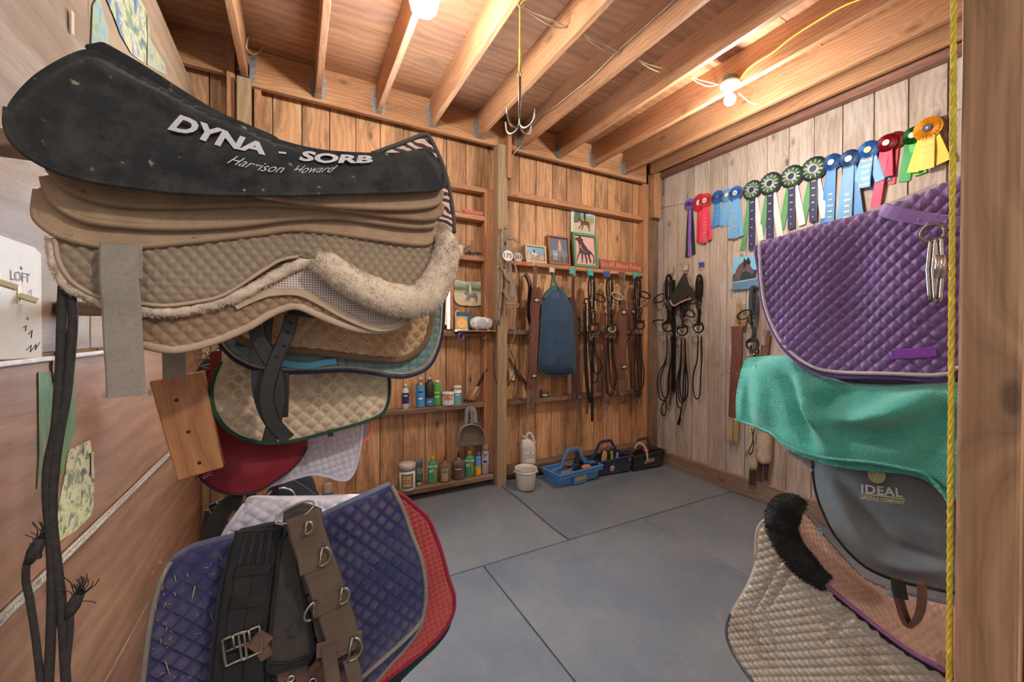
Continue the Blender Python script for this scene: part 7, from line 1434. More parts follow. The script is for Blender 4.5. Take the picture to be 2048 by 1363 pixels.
def bridle(label, S, x, y0, yb, yn, yr, s=1., side=1, pad=False, seed=0, xr=None, lining=None, nb=True, reins=2):
    """hook at (x, y0); browband loop near yb on one side, noseband ring near yn, reins loop down to yr"""
    R = random.Random(seed); t = thing('bridle', label, 'bridle', S.at(x, yr)); L = K['bklea']; xr = xr or x+2; w = .013
    B_('headpiece', S, [(x-5*s, yb+4), (x-6*s, (y0+yb)/2), (x-4*s, y0+2), (x, y0-2), (x+4*s, y0+2), (x+6*s, (y0+yb)/2), (x+5*s, yb+4)], w*1.3, L, t, .004, .01); B_('headpiece', S, [(x-2*s, yb), (x-2*s, y0+4), (x+1, y0+1), (x+3*s, y0+6), (x+2*s, yb+8)], w, L, t, .004, .018)
    c = (x+side*13*s, yb+4); P = [(c[0]+11*s*math.cos(q)*1.0-3*s*math.sin(q)*side*0, c[1]+6.5*s*math.sin(q)+4.0*s*math.cos(q)*side*.9) for q in np.linspace(0, 2*PI, 15)[:-1]]; P = P+[P[0]]
    B_('browband', S, P, .011, K['wlea'] if lining else L, t, .006, .026); 
    if lining: B_('browband_edge', S, [(a, b+2) for a, b in P[:8]], .006, L, t, .008, .026)
    for k, dx in enumerate((-5, -1.5, 2, 5.5)): B_('cheekpiece', S, [(x+dx*s, yb), (x+(dx*.7+R.uniform(-1.5, 1.5))*s, (yb*2+yn)/3), (x+(dx*.6+R.uniform(-2, 2))*s, (yb+yn*2)/3), (x+dx*.9*s, yn-4)], w*.85, L, t, .004, .006+.005*k)
    B_('throatlash', S, [(x-6*s, yb+6), (x-2*s, (yb+yn)/2-6), (x+6*s, (yb+yn)/2), (x+3*s, (yb+yn)/2+12), (x-5*s, yn-6)], .009, L, t, .004, .03)
    if nb:
        P = [(x+1+9.5*s*math.cos(q), yn+9*s*math.sin(q)) for q in np.linspace(-.4, 2*PI-.4, 17)[:-1]]; B_('noseband', S, P+[P[0]], .013, L, t, .008, .030); B_('noseband', S, [(x-9*s, yn-3), (x, yn-6), (x+11*s, yn-9)], .011, L, t, .005, .038)
        if lining or pad: P2 = [(x+1+7.6*s*math.cos(q), yn+7.2*s*math.sin(q)) for q in np.linspace(0, 2*PI, 17)[:-1]]; B_('noseband_padding', S, P2+[P2[0]], .007, K['wlea'], t, .008, .031)
    for dx in (-4, 5):
        mb = MB(); ux = Vector((0, 0, 0)); ux[S.oa] = 1; C = Vector(S.at(x+dx*s, yn+14*s, .03)); tube(mb, ring_pts(C, 4*s*pxw(S, x, yn, 1), ux, (0, 0, 1), 16, .8), .0022, 6, closed=True); make('bit_ring', mb, W['nickel'], t)
    mb = MB(); tube(mb, [S.at(x-4*s, yn+15*s, .03), S.at(x, yn+17*s, .034), S.at(x+5*s, yn+15*s, .03)], .0028, 8); make('bit_mouthpiece', mb, W['nickel'], t)
    for k in range(reins):
        o = (k-(reins-1)/2)*5; yy = yr-k*R.uniform(4, 16); xx = xr+o; h = 8*s+R.uniform(-2, 2)
        B_('rein', S, [(x-3*s+o*.3, yn+17*s), (x-4*s+o*.4, (yn+yr)/2-10), (xx-h, (yn+yr*2)/3), (xx-h*.8, yy-9), (xx, yy), (xx+h*.8, yy-9), (xx+h, (yn+yr*2)/3), (x+5*s+o*.4, (yn+yr)/2-12), (x+4*s+o*.3, yn+17*s)], .010, L, t, .004, .008+.008*k)
    for dx, dy in ((-5, 10), (4, 16), (-2, 30), (5, 24)): bk(t, S, x+dx*s, yb+dy, 3.4, 4.6, .034, 1)
    return t
GS = Surf(1, 3.04)
t = bridle('big tangled black bridle with long straps hanging by the small can', GS, 1182, 556, 592, 655, 765, 1.05, 1, seed=3, xr=1190, reins=2)
B_('martingale_strap', GS, [(1176, 590), (1177, 640), (1178, 690)], .030, K['bklea'], t, .008, .02); B_('martingale_strap', GS, [(1171, 605), (1172, 680), (1175, 760), (1181, 805)], .042, K['bklea'], t, .006, -.01); B_('martingale_strap', GS, [(1186, 660), (1184, 740), (1184, 800), (1184, 842)], .028, K['bklea'], t, .008, .004); B_('rein', GS, [(1176, 600), (1168, 597), (1166, 605)], .012, K['bklea'], t, .006, .02)
bk(t, GS, 1178, 678, 6, 6, .03, 1); bk(t, GS, 1164, 615, 3, 10, .02, 1)
B_('brown_billet', GS, [(1176, 800), (1176, 828)], .022, K['dkgirth'], t, .004, -.012); bk(t, GS, 1176, 837, 6, 11, -.004, 1)
bridle('black bridle with cream lined browband and ring shaped noseband', GS, 1218, 557, 588, 657, 790, 1., 1, seed=5, xr=1222, lining=True)
bridle('black bridle with a brass buckle, nearest the corner post', GS, 1274, 556, 586, 650, 782, .95, 1, seed=7, xr=1277)
mb = MB(); buckle(mb, GS.at(1278, 665, .04), .03, .032, (1, 0, 0), (0, 0, 1), (0, -1, 0), .0028); tag(make('brass_buckle', mb, W['brass']), 'square brass buckle hanging on the corner bridle', 'buckle')
# blue bag
S = Surf(1, 3.02); K['bagblue'] = fabric('blue_nylon', (48, 74, 102), .55, sheen=.3, dirt=.08, dirtcol=(80, 96, 116)); K['bagteal'] = fabric('faded_teal_trim', (66, 104, 104), .7)
t = thing('bridle_bag', 'blue padded bridle bag with a zipper and diamond monogram', 'bag', S.at(1115, 750)); out = [(1107, 572), (1098, 578), (1088, 592), (1084, 625), (1082, 661), (1079, 700), (1078, 731), (1082, 743), (1092, 750), (1110, 752), (1130, 750), (1144, 746), (1150, 737), (1150, 700), (1148, 661), (1145, 628), (1141, 609), (1132, 592), (1118, 578)]
zone = lambda a, z: np.zeros_like(a)
SBg = Surf(1, 3.05); pl = np.array([SBg.plane(*p) for p in catmull(out, 6, True)])
def puffbag(a, z): d, _ = nearest(np.stack([a, z], 1), pl); return .075*(1-np.exp(-d/.06))
mb = MB(); sheet(mb, SBg, out, .006, plus(puffbag, wrinkle(.003, 5, 12, 1, 2), folds(SBg, [(1103, 590, 1100, 740, -.010, .006), (1130, 592, 1136, 740, -.008, .006), (1112, 585, 1108, 640, .008, .01), (1122, 585, 1130, 640, .006, .01)])), .01); make('body', mb, K['bagblue'], t, mods=SOL(.02))
SF = Surf(1, 2.99); B_('zipper', SF, [(1117, 592), (1120, 630), (1122, 684), (1119, 740)], .008, M((20, 22, 26), .5), t, .004, -.012)
edge('piping', SBg, out, .004, K['bagteal'], t, off=.004)
B_('handle', S, [(1101, 576), (1104, 560), (1107, 550), (1109, 560), (1119, 578)], .018, K['bagteal'], t, .005); B_('shoulder_patch', Surf(1, 3.035), [(1088, 596), (1100, 580), (1112, 575), (1124, 583), (1134, 596)], .03, K['bagteal'], t, .004, .01)
C = Vector(SF.at(1131, 626, -.014)); mb = MB(); tube(mb, [C+Vector((a*.030, 0, b*.034)) for a, b in ((0, 1), (1, 0), (0, -1), (-1, 0))], .0016, 5, closed=True); letter(mb, 'RCL', C+Vector((0, 0, -.012)), (1, 0, 0), (0, 0, 1), (0, -1, 0), .026, .018, .0); make('monogram', mb, M((206, 204, 176), .7), t)
mb = MB(); prism(mb, [(-.018, 0), (.018, 0), (.018, .007), (-.018, .007)], Vector(SF.at(1137, 728, -.012)), (1, 0, 0), (0, 0, 1), (0, -1, 0), .0008); make('tag_print', mb, M((206, 200, 210), .7), t)
vessel('can', 'small green and black can on the middle rail behind the girths', 'can', 1157, 632, 659, 8.5, 1.45, 3.155, CYL, M((46, 66, 70), .4), ([(.5, 1), (.4, 1.03)], W['steel']), (.05, .55, 2.0, M((60, 170, 96), .4)), [('=', .6, .25, .8, M((90, 190, 200)))])
vessel('tin', 'low round patterned tin on the dusty low rail', 'tin', 1089, 779, 793, 17, .83, 3.15, [(1, 0), (1, .8)], M((70, 80, 62), .4, 0, .2), ([(1.03, .8), (1.03, .98), (.98, 1)], M((130, 126, 104), .4, .3), 'lid'), (.05, .75, 2, M((96, 92, 70), .5)), [('=', .25, .4, 1.2, M((206, 190, 150)))])
# ---------------------------------------------------------------- right wall bridles
R1 = Surf(0, 3.47); R2 = Surf(0, 3.49)
t = bridle('black double bridle nearest the corner on the grey wall', R1, 1339, 552, 592, 652, 800, 1.15, -1, seed=11, xr=1330, reins=2)
B_('wide_strap', R2, [(1346, 560), (1347, 640), (1347, 740), (1345, 783)], .055, K['bklea'], t, .006); B_('rein_end', R1, [(1331, 800), (1324, 815), (1325, 828), (1331, 830), (1334, 815), (1332, 798)], .010, K['bklea'], t, .004, .01); B_('girth_end', R2, [(1343, 780), (1340, 810)], .03, K['brownlea'], t, .004, .004); bk(t, R2, 1339, 816, 7, 9, .01, 2); bk(t, R1, 1342, 669, 6, 5, .03, 1); B_('strap_end', R1, [(1307, 645), (1318, 640), (1332, 640)], .011, K['bklea'], t, .005, .04)
t = bridle('black bridle under the ear net in the middle of the grey wall', R1, 1368, 600, 622, 660, 815, 1.05, 1, seed=13, xr=1366, pad=True, reins=3); B_('rein_end', R1, [(1364, 815), (1362, 830), (1357, 845), (1359, 848), (1363, 835)], .014, K['bklea'], t, .004, .01)
bridle('brown lined slim bridle hanging right of the ear net', R1, 1400, 552, 590, 655, 797, 1.0, -1, seed=17, xr=1395, pad=True, reins=1)
t = thing('ear_net', 'black fly ear net with pink edging hung over a bridle', 'ear net', R1.at(1355, 615)); SN = Surf(0, 3.43)
net = [(1368, 547), (1375, 550), (1378, 562), (1381, 572), (1386, 577), (1389, 590), (1391, 597), (1385, 598), (1376, 590), (1373, 592), (1373, 600), (1360, 606), (1346, 612), (1338, 604), (1342, 592), (1350, 578), (1358, 562)]
def nm(T, uv): v = T.n('ShaderNodeTexVoronoi'); v.inputs['Randomness'].default_value = 0; v.inputs['Scale'].default_value = 260; T.l(uv, v.inputs['Vector']); return T.ramp(v.outputs['Distance'], [(.25, lin((70, 62, 56))), (.5, lin((36, 34, 32)))])
mb = MB(); sheet(mb, SN, net, .006, wrinkle(.005, 6, 5), .01); make('net', mb, painted('black_netting', nm, .9), t, mods=SOL(.003)); mb = MB(); P = [SN.at(*p, .003) for p in catmull([(1340, 600), (1347, 611), (1360, 605), (1374, 599), (1381, 597)], 4)]; belt(mb, P, .016, .005, (-1, 0, 0)); make('pink_edging', mb, fabric('pink_trim', (206, 146, 134)), t); mb = MB(); P = [SN.at(*p, .003) for p in catmull([(1374, 550), (1378, 562), (1381, 572)], 4)]; belt(mb, P, .006, .005, (-1, 0, 0)); make('pink_trim', mb, fabric('pink_trim', (206, 146, 134)), t)
# horse picture, girths beyond
a = R2.at(1464, 580); b = R2.at(1464, 516); c = R2.at(1540, 585); t = thing('picture', 'square painted picture of two horse heads half behind the purple pad', 'picture', R2.at(1490, 588)); w_ = a[1]-c[1]; h_ = b[2]-a[2]; O = Vector((3.505, a[1], a[2])); ux = Vector((0, -1, 0)); uy = Vector((0, 0, 1)); n = Vector((-1, 0, 0))
mb = MB(); prism(mb, [(0, 0), (w_, -.0), (w_, h_), (0, h_)], O, ux, uy, n, .010); make('panel', mb, sky('horse_heads_sky', (92, 132, 160), (60, 92, 84), (130, 190, 216), .30), t, mods=bev(.001))
picart(t, O+n*.010, ux, uy, n, w_, h_, [('painted_rail', [(0, .22), (1, .30), (1, .33), (0, .25)], (170, 190, 206)), ('painted_background', [(.05, .26), (.05, .50), (.35, .55), (1, .55), (1, .33)], (40, 56, 62)), ('painted_horse_head', [(.04, .28), (.10, .60), (.18, .76), (.30, .84), (.33, .96), (.37, .86), (.42, .86), (.44, .97), (.47, .84), (.48, .70), (.56, .56), (.57, .46), (.52, .42), (.46, .50), (.38, .54), (.30, .56), (.24, .44), (.20, .28)], (104, 80, 84)), ('painted_mane', [(.30, .84), (.33, .96), (.37, .86), (.44, .95), (.50, .80), (.48, .70), (.42, .76), (.36, .70), (.34, .60), (.30, .70)], (34, 38, 52)), ('painted_second_head', [(.64, .30), (.66, .46), (.72, .62), (.76, .74), (.84, .66), (1, .66), (1, .30), (.74, .26)], (178, 136, 130))])
mb = MB(); p = R2.at(1463, 580); q = R2.at(1473, 579, .03); tube(mb, [p, (3.46, p[1]-.02, p[2])], .006, 8); tag(make('peg', mb, W['oldnickel']), 'dark metal peg at the lower corner of the horse picture', 'hook')
RG = Surf(0, 3.47)
t = girth('brown leather edged girth with tan elastics left of the teal towel', RG, [([(1477, 605), (1475, 630), (1472, 652)], 9), ([(1490, 618), (1486, 650)], 10), ([(1480, 650), (1477, 668), (1474, 690)], 9)], [(1473, 652, 24), (1473, 700, 22), (1470, 760, 22), (1467, 834, 22)], [([(1463, 832), (1461, 880)], 8), ([(1471, 832), (1470, 880)], 5), ([(1476, 842), (1474, 884)], 4)], K['redgirth'], K['tanel'], [(1479, 603, 9, 13, 2), (1490, 615, 10, 12, 2), (1474, 699, 9, 13, 2), (1460, 884, 8, 10, 1), (1470, 888, 5, 10, 1), (1475, 889, 4, 9, 1)], rings=[(1459, 742, 3.5), (1478, 744, 4)])
t = bridle('black bridle with a long headstrap between the horse picture and towel', RG, 1508, 575, 625, 688, 712, 1.25, -1, seed=19, reins=1); B_('headstrap', RG, [(1508, 620), (1508, 590), (1510, 576), (1514, 573), (1519, 577)], .022, K['bklea'], t, .006, .03)
girth('brown girth end and buckle showing left of the purple pad edge', Surf(0, 3.49), [([(1537, 660), (1535, 690)], 8)], [(1530, 690, 16), (1528, 730, 18)], [], K['brown2'], K['brown2'], [(1533, 665, 9, 13, 2)])
def fleecegirth(label, x, y0, y1, w, tails, bk_, seed):
    S = Surf(0, 3.47); t = thing('girth', label, 'girth', S.at(x, bk_[0][1]), 'fleece covered girths on the grey wall'); P = [S.at(x+3*math.sin(q*2+seed), y0+(y1-y0)*q) for q in np.linspace(0, 1, 26)]; r = np.array([.72]+[1]*23+[.85, .5])*pxw(S, x, (y0+y1)/2, w)/2
    mb = MB(); fr = frames(P); roll(mb, P, r.tolist(), 14, .004, 40)
    def pick(): i = random.randrange(len(fr)); p, tt, a, b = fr[i]; an = random.uniform(0, 2*PI); d = a*math.cos(an)+b*math.sin(an); return p+tt*random.uniform(-.01, .01)+d*r[i]*.95, d
    tufts(pick, 1500, .007, .0016, mb); make('fleece_sleeve', mb, K['fleece2'], t)
    for pts, ww in tails: B_('tail_strap', S, pts, pxw(S, pts[0][0], pts[0][1], ww), K['dkgirth'], t, .005)
    for x_, y_ in bk_: bk(t, S, x_, y_, 9, 13, .008, 1)
K['fleece2'] = fabric('yellowed_fleece', (206, 190, 164), weave=160, dirt=.25, dirtcol=(170, 146, 112), dscale=12, bs=.6)
fleecegirth('narrow yellowed fleece girth hanging below the teal towel', 1504, 790, 938, 19, [([(1502, 936), (1500, 970)], 6), ([(1509, 936), (1508, 972)], 6)], [(1502, 976), (1510, 979)], 0)
fleecegirth('wide yellowed fleece girth hanging below the teal towel, nearer the cover', 1530, 800, 926, 27, [([(1520, 924), (1518, 962)], 8), ([(1533, 924), (1531, 960)], 9)], [(1518, 968), (1531, 966)], 2)
mb = MB(); S = Surf(0, 3.40); P = [S.at(*p) for p in catmull([(1503, 855), (1506, 875), (1503, 890), (1498, 900), (1499, 908), (1504, 904), (1507, 890), (1506, 872), (1509, 856)], 4)]; tube(mb, P, .004, 6); tag(make('cord_loop', mb, K['bklea']), 'thin black cord loop hanging over the narrow fleece girth', 'cord')
# ---------------------------------------------------------------- on the floor
def tote(label, fl, fr_, depth, H, mat, Hh, hmat, notch=False, flare=.02):
    """fl, fr_: floor points of the front lower edge"""
    z0 = (fl[2]+fr_[2])/2+.008; A = Vector((fl[0], fl[1], z0)); B = Vector((fr_[0], fr_[1], z0)); ux = (B-A).normalized(); uy = Vector((-ux.y, ux.x, 0)); uy = uy if uy.y > 0 else -uy; w = (B-A).length; C = A+ux*w/2+uy*depth/2
    t = thing('grooming_tote', label, 'tote', (C.x, C.y, z0), 'plastic grooming totes'); Z = Vector((0, 0, 1)); T = .004
    def pt(x, y, z): return C+ux*x+uy*y+Z*z
    def shellpart(x0, x1, y0, y1, nm, z1=H):
        f = flare/H; mb = MB(); q = []
        for ins in (0, T):
            for z in (.002+ins, z1):
                k = f*z; q.append([pt(x0+ins-k*(x0 <= -w/2+1e-6), y0+ins-k, z), pt(x1-ins+k*(x1 >= w/2-1e-6), y0+ins-k, z), pt(x1-ins+k*(x1 >= w/2-1e-6), y1-ins+k, z), pt(x0+ins-k*(x0 <= -w/2+1e-6), y1-ins+k, z)])
        V = q[0]+q[1]+q[2]+q[3]; F = [[3, 2, 1, 0]]+[[i, (i+1) % 4, 4+(i+1) % 4, 4+i] for i in range(4)]+[[8+(i+1) % 4, 8+i, 12+i, 12+(i+1) % 4] for i in range(4)]+[[8, 9, 10, 11]]+[[4+i, 4+(i+1) % 4, 12+(i+1) % 4, 12+i] for i in range(4)]
        mb.add(V, F, None, flat=True); make(nm, mb, mat, t, mods=bev(.004))
    if notch:
        z = H*.62
        for x0, x1, yy in ((-w/2, -w/6-.006, -depth/2+.03), (-w/6+.006, w/6-.006, -depth/2), (w/6+.006, w/2, -depth/2+.03)): shellpart(x0, x1, yy, depth/2, 'bin')
    else: shellpart(-w/2, w/2, -depth/2, depth/2, 'bin')
    k = flare; mb = MB(); P = [pt(-w/2-k, -depth/2-k, H), pt(w/2+k, -depth/2-k, H), pt(w/2+k, depth/2+k, H), pt(-w/2-k, depth/2+k, H)]; 
    for i in range(4):
        a, b = P[i], P[(i+1) % 4]; d = (b-a).normalized(); nn = Vector((d.y, -d.x, 0)); belt(mb, [a-d*.006, b+d*.006], .018, .014, Z)
        if notch: belt(mb, [a-Z*.022-nn*.002, b-Z*.022-nn*.002], .03, .008, nn)
    make('rim', mb, mat, t, mods=bev(.003))
    mb = MB(); HP = [pt(-w/2-k, 0, H-.01), pt(-w/2+.10 if w > .3 else -w*.3, 0, H+.02), pt(-.075, 0, Hh-.01), pt(-.05, 0, Hh), pt(.05, 0, Hh), pt(.075, 0, Hh-.01), pt(w/2-.10 if w > .3 else w*.3, 0, H+.02), pt(w/2+k, 0, H-.01)]
    belt(mb, HP, .03, .012, uy); belt(mb, HP, .026, .018, uy); box(mb, 0, 0.001, 0, .001, 0, .001) if 0 else None; make('handle', mb, hmat, t, mods=bev(.003))
    mb = MB(); prism(mb, [(-w/2, .01), (w/2, .01), (w/2+k*.8, H-.01), (-w/2-k*.8, H-.01)], C-uy*.002, ux, Z, uy, .004); make('divider', mb, mat, t)
    return t, pt, w, ux, uy
def f(x, y):
    z = 0
    for _ in range(8): p = atZ(x, y, z); z = FZ(p[0], p[1])
    return atZ(x, y, z)
tb = M((84, 142, 204), .5, 0, .12); tn = M((34, 48, 84), .5, 0, .2); tk = M((34, 35, 38), .5, 0, .25)
a, b = f(1128, 976), f(1199, 960); t1, pt1, w1, ux1, uy1 = tote('light blue plastic grooming tote, front one beside the white bucket', a+(a-b)*.12, b, .20, .125, tb, .285, tb, True)
a, b = f(1180, 956), f(1260, 944); t2, pt2, w2, ux2, uy2 = tote('navy plastic grooming tote with a round sticker, middle of the three', a, b, .15, .145, tn, .30, tn)
a, b = f(1267, 943), f(1325, 933); t3, pt3, w3, ux3, uy3 = tote('black plastic grooming tote in the corner with a torn silver label', a, b, .15, .155, tk, .285, M((60, 58, 56), .5, 0, .4))
def onbox(t, pt, w, ux, uy, depth, poly, nm, mat, z, x, H, flare=.02, n=.001):
    O = pt(x, -depth/2-flare*z/H-.0015, z); nn = (-uy+Vector((0, 0, -flare/H))).normalized(); mb = MB(); prism(mb, poly, O, ux, Vector((0, 0, 1))-uy*(flare/H), nn, n); return make(nm, mb, mat, t), O, nn
l1, O, nn = onbox(t1, pt1, w1, ux1, uy1, .20, [(-.075, 0), (.06, 0), (.064, .012), (.058, .05), (.02, .052), (.018, .044), (-.075, .042)], 'torn_label', M((176, 160, 140), .7, 0, .3), .035, .0, .125); mb = MB(); [prism(mb, [(x_, .012), (x_+.007, .012), (x_+.007, .032), (x_, .032)], O+nn*.001, ux1, (0, 0, 1), nn, .0004) for x_ in np.arange(-.065, .01, .0125)]; make('print', mb, M((96, 84, 72)), l1)
l2, O, nn = onbox(t2, pt2, w2, ux2, uy2, .15, [(.028*math.cos(q), .030*math.sin(q)) for q in np.linspace(0, 2*PI, 25)[:-1]], 'round_sticker', M((206, 190, 170), .5), .06, .01, .145)
mb = MB(); prism(mb, [(.026*math.cos(q), .028*math.sin(q)) for q in np.linspace(PI, 2*PI, 13)], O+nn*.001, ux2, (0, 0, 1), nn, .0006); make('red_half', mb, M((206, 44, 58)), l2); mb = MB(); letter(mb, '#1', O+nn*.002-Vector((0, 0, .022)), ux2, (0, 0, 1), nn, .018, .016, .01); make('print', mb, M((230, 226, 220)), l2)
onbox(t2, pt2, w2, ux2, uy2, .15, [(0, 0), (.02, 0), (.02, .022), (0, .022)], 'small_label', M((186, 166, 140), .6), .105, w2/2-.03, .145)
l3, O, nn = onbox(t3, pt3, w3, ux3, uy3, .15, [(-.08, 0), (.06, .006), (.065, .02), (.058, .03), (.07, .045), (-.05, .045), (-.062, .036), (-.08, .036)], 'torn_silver_label', M((176, 174, 168), .4, .3, .3), .06, .01, .155)
for k in range(13): x = -.07+.0095*k; mb = MB(); prism(mb, [(x, .008), (x+.005*(1 if k % 3 else .6), .008), (x+.005*(1 if k % 3 else .6), .034), (x, .034)], O+nn*.001, ux3, (0, 0, 1), nn, .0004); make('dark_print', mb, M((84, 82, 80)), l3)
def brush(label, P, ux, L, Wd, bc, col, tilt=(0, 0, 1), name='grooming_brush', Hb=.022):
    P = Vector(P); ux = Vector(ux).normalized(); n = Vector(tilt).normalized(); uy = n.cross(ux).normalized(); t = thing(name, label, 'brush', P); mb = MB()
    oval = [(L/2*math.copysign(abs(math.cos(q))**.8, math.cos(q)), Wd/2*math.copysign(abs(math.sin(q))**.8, math.sin(q))) for q in np.linspace(0, 2*PI, 21)[:-1]]; prism(mb, oval, P, ux, uy, n, .018); make('back', mb, bc, t, mods=bev(.004))
    mb = MB()
    for i in range(16):
        for j in range(8):
            x = (i/15-.5)*L*.9; y = (j/7-.5)*Wd*.86
            if (x/L*2)**2+(y/Wd*2)**2 < .95: p = P+ux*x+uy*y; e = ux*random.gauss(0, .1)+uy*random.gauss(0, .1); belt(mb, [p, p-(n+e)*Hb], .005, .005, ux)
    o = make('bristles', mb, col, t); o['kind'] = 'stuff'
wd = M((206, 170, 116), .5); dk = M((30, 28, 28), .8)
brush('oval tan wooden brush in the front of the light blue tote', pt1(-.10, -.06, .10), ux1, .10, .05, M((170, 120, 80), .5), dk, (.1, -.4, 1)); brush('black bristle brush lying bristles up in the light blue tote', pt1(.0, -.05, .11), ux1+Vector((0, 0, .5)), .11, .05, dk, dk, (0, .5, -1)); brush('orange backed dandy brush at the right of the light blue tote', pt1(.10, -.06, .115), ux1, .10, .05, M((196, 120, 74), .6), M((190, 160, 110), .8), (.3, -.5, 1)); brush('stiff wooden brush behind the handle of the light blue tote', pt1(-.02, .05, .13), ux1, .11, .05, M((130, 96, 64), .6), M((90, 70, 54), .8), (0, -.6, .8))
t = thing('spray_bottle', 'black capped bottle standing at the back of the light blue tote', 'bottle', pt1(.10, .05, .01)); mb = MB(); lathe(mb, [(.026, 0), (.028, .01), (.028, .15), (.018, .18), (.02, .22), (.018, .235)], tuple(pt1(.10, .05, .01)), 18); make('body', mb, M((44, 42, 44), .5, 0, .4), t)
t = thing('hoof_pick', 'black handled hoof pick leaning in the light blue tote', 'hoof pick', pt1(-.02, .11, .05)); mb = MB(); tube(mb, [pt1(-.04, .06, .03), pt1(-.055, .07, .17), pt1(-.07, .07, .19)], .006, 8); make('handle', mb, W['black'], t)
for k, (x, y, c, nm) in enumerate(((-.15, -.05, (150, 130, 120), 'grey sponge at the left end of the light blue tote'), (.155, -.05, (150, 170, 190), 'clear crumpled wrapper at the right end of the light blue tote'), (-.13, .05, (96, 70, 62), 'brown rubber curry mitt behind the light blue tote handle'))):
    R = []; P = pt1(x, y, .03)
    for i in range(6): q = i/5; R.append([tuple(P+Vector((.035*math.sin(PI*(.12+.76*q))*math.cos(a)*(1+.2*noise.noise(Vector((a, q*3, k)))), .03*math.sin(PI*(.12+.76*q))*math.sin(a), .095*q))) for a in np.linspace(0, 2*PI, 13)[:-1]])
    mb = MB(); loft(mb, R); tag(make('grooming_item', mb, M(c, .6, 0, .3)), nm, 'grooming item')
brush('pale wooden oval brush standing upright in the navy tote', pt2(-.06, -.04, .15), Vector((.15, 0, 1)), .16, .055, wd, dk, -uy2, Hb=.03); brush('dark brown brush standing beside the pale one in the navy tote', pt2(.0, -.03, .15), Vector((.1, 0, 1)), .15, .055, M((54, 42, 36), .5), dk, -uy2, Hb=.03)
for x, y, h, c, nm in ((.055, -.02, .20, (196, 190, 60), 'yellow squeeze bottle in the navy tote'), (.085, -.01, .21, (36, 50, 54), 'dark bottle with a teal band in the navy tote'), (.125, -.03, .18, (120, 140, 180), 'small pale blue bottle at the right of the navy tote')):
    t = thing('bottle', nm, 'bottle', pt2(x, y, .01)); mb = MB(); lathe(mb, [(.018, 0), (.020, .008), (.020, h*.7), (.012, h*.82), (.010, h)], tuple(pt2(x, y, .006)), 16); make('body', mb, M(c, .45), t); mb = MB(); lathe(mb, [(.011, h), (.011, h+.018), (.008, h+.02)], tuple(pt2(x, y, .006)), 12); make('cap', mb, M((60, 130, 150) if h > .2 else (40, 40, 44), .5), t)
t = thing('sweat_scraper', 'pale curved sweat scraper hooked over the black tote', 'scraper', pt3(-.12, -.06, .1)); mb = MB(); P = catmull([pt3(-.05, -.11, .10), pt3(-.06, -.10, .20), pt3(-.09, -.08, .26), pt3(-.14, -.06, .27), pt3(-.17, -.05, .22)], 5); belt(mb, P, .024, .004, -uy3); make('blade', mb, M((196, 180, 160), .5), t)
for x, y, z, c, nm in ((.02, -.02, .09, (150, 84, 64), 'folded reddish cloth inside the black tote'), (.10, .04, .13, (176, 40, 40), 'red handled tool at the back of the black tote')):
    mb = MB(); P = pt3(x, y, z); R = [[tuple(P+Vector((.05*math.sin(PI*(.1+.8*i/5))*math.cos(a), .035*math.sin(PI*(.1+.8*i/5))*math.sin(a), -.02+.06*i/5))) for a in np.linspace(0, 2*PI, 13)[:-1]] for i in range(6)]; loft(mb, R); tag(make('tote_item', mb, M(c, .8)), nm, 'grooming item')
# bucket
C = f(1049, 974); C = np.array([C[0], C[1]-.02, FZ(C[0], C[1])+.002]); t = thing('bucket', 'small white lidless plastic bucket on the mat by the square post', 'bucket', C); r = .094; H = .172
mb = MB(); lathe(mb, [(.071, 0), (.075, .004), (.089, H-.03), (.089, H), (.085, H), (.083, H-.03), (.070, .01), (.001, .01)], C, 36, cap=False); lathe(mb, [(.001, 0), (.071, 0)], C, 36, cap=False); make('body', mb, M((216, 212, 206), .45, 0, .15), t)
mb = MB(); lathe(mb, [(.089, H-.028), (.096, H-.028), (.096, H-.022), (.092, H-.02), (.092, H-.004), (.096, H), (.092, H+.003), (.087, H)], C, 36, cap=False); make('rim', mb, M((222, 218, 212), .45), t)
mb = MB(); lathe(mb, [(.001, H-.03), (.083, H-.03)], C, 30, cap=False); make('dusty_fill', mb, M((190, 172, 150), .9, 0, .3), t)
for s in (-1, 1): u = Vector((CR[0], CR[1], 0)).normalized()*s; mb = MB(); p = Vector(C)+u*.095+Vector((0, 0, H-.03)); prism(mb, rrect(.03, .022, .004, 2), p, (-u.y, u.x, 0), (0, 0, 1), u, .006); make('ear', mb, M((222, 218, 212), .45), t)
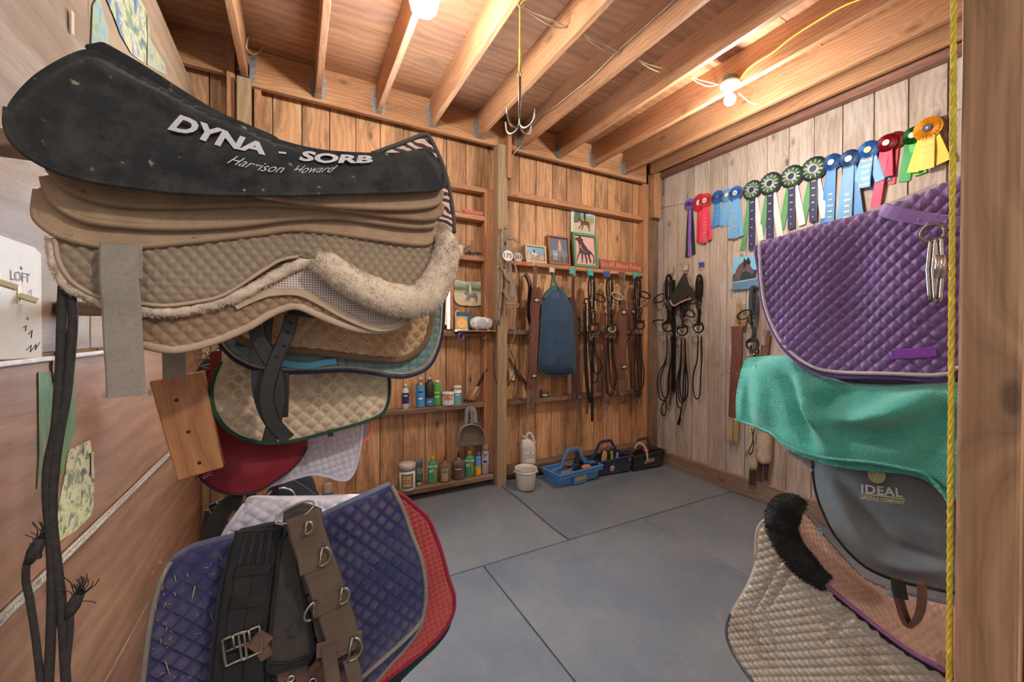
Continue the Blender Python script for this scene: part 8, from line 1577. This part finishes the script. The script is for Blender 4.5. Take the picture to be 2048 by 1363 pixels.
# jug
C = atY(1055, 925, 3.13); C[2] = .243; t = thing('jug', 'white gallon jug with a printed label standing on the sill board', 'jug', C); w, dd, H = .140, .10, .255; R = []; u = Vector((.97, -.22, 0)).normalized(); v = Vector((.22, .97, 0)).normalized()
for z, k, sh in ((0, .94, 0), (.006, 1, 0), (.150, 1, 0), (.165, .98, 0), (.20, .80, -.008), (.222, .55, -.022), (.232, .30, -.038)):
    R.append([tuple(Vector(C)+u*(w/2*k*math.copysign(abs(math.cos(a))**.45, math.cos(a))+sh)+v*(dd/2*k*math.copysign(abs(math.sin(a))**.45, math.sin(a)))+Vector((0, 0, z))) for a in np.linspace(0, 2*PI, 29)[:-1]])
mb = MB(); loft(mb, R); jm = M((220, 214, 204), .45, 0, .3); make('body', mb, jm, t); P0 = Vector(C)+u*(-.040)
mb = MB(); lathe(mb, [(.019, .23), (.021, .234), (.021, .252), (.018, .256)], tuple(P0), 18); make('cap', mb, M((196, 172, 146), .5, 0, .4), t); mb = MB(); lathe(mb, [(.0215, .228), (.0215, .234)], tuple(P0), 18); make('neck_ring', mb, M((60, 56, 60), .5), t)
mb = MB(); tube(mb, catmull([Vector(C)+u*x+Vector((0, 0, z)) for x, z in ((-.012, .225), (-.004, .262), (.018, .274), (.035, .262), (.058, .21), (.064, .175))], 5), .0125, 10, r2=.014); make('handle', mb, jm, t)
O = Vector(C)-v*(dd/2+.0012)+Vector((0, 0, .016)); mb = MB(); prism(mb, [(-.034, 0), (.056, 0), (.056, .118), (-.034, .118)], O, u, (0, 0, 1), -v, .0006); lb = make('label', mb, M((226, 224, 218), .5), t)
for s, z, h_, c in (('COWBOY MAGIC', .068, .010, (70, 70, 84)), ('SUPER', .055, .008, (206, 80, 74)), ('BODYSHINE', .044, .009, (206, 80, 74)), ('--', .02, .006, (60, 140, 90))): mb = MB(); letter(mb, s, O+u*.011-v*.0012+Vector((0, 0, z)), u, (0, 0, 1), -v, h_, min(h_*.9, .078/max(len(s), 1)*1.2), .0); make('print', mb, M(c), lb)
mb = MB(); prism(mb, sc(rider_poly(), -.012, .074, .05, .030), O-v*.0012, u, (0, 0, 1), -v, .0004); make('print_figure', mb, M((60, 84, 110)), lb)
for a_, b_ in (((-.030, .004), (.052, .004)), ((.052, .004), (.052, .114)), ((.052, .114), (-.030, .114)), ((-.030, .114), (-.030, .004))): mb = MB(); belt(mb, [O+u*a_[0]+Vector((0, 0, a_[1]))-v*.001, O+u*b_[0]+Vector((0, 0, b_[1]))-v*.001], .0018, .0004, -v); make('border_line', mb, M((60, 66, 96)), lb)
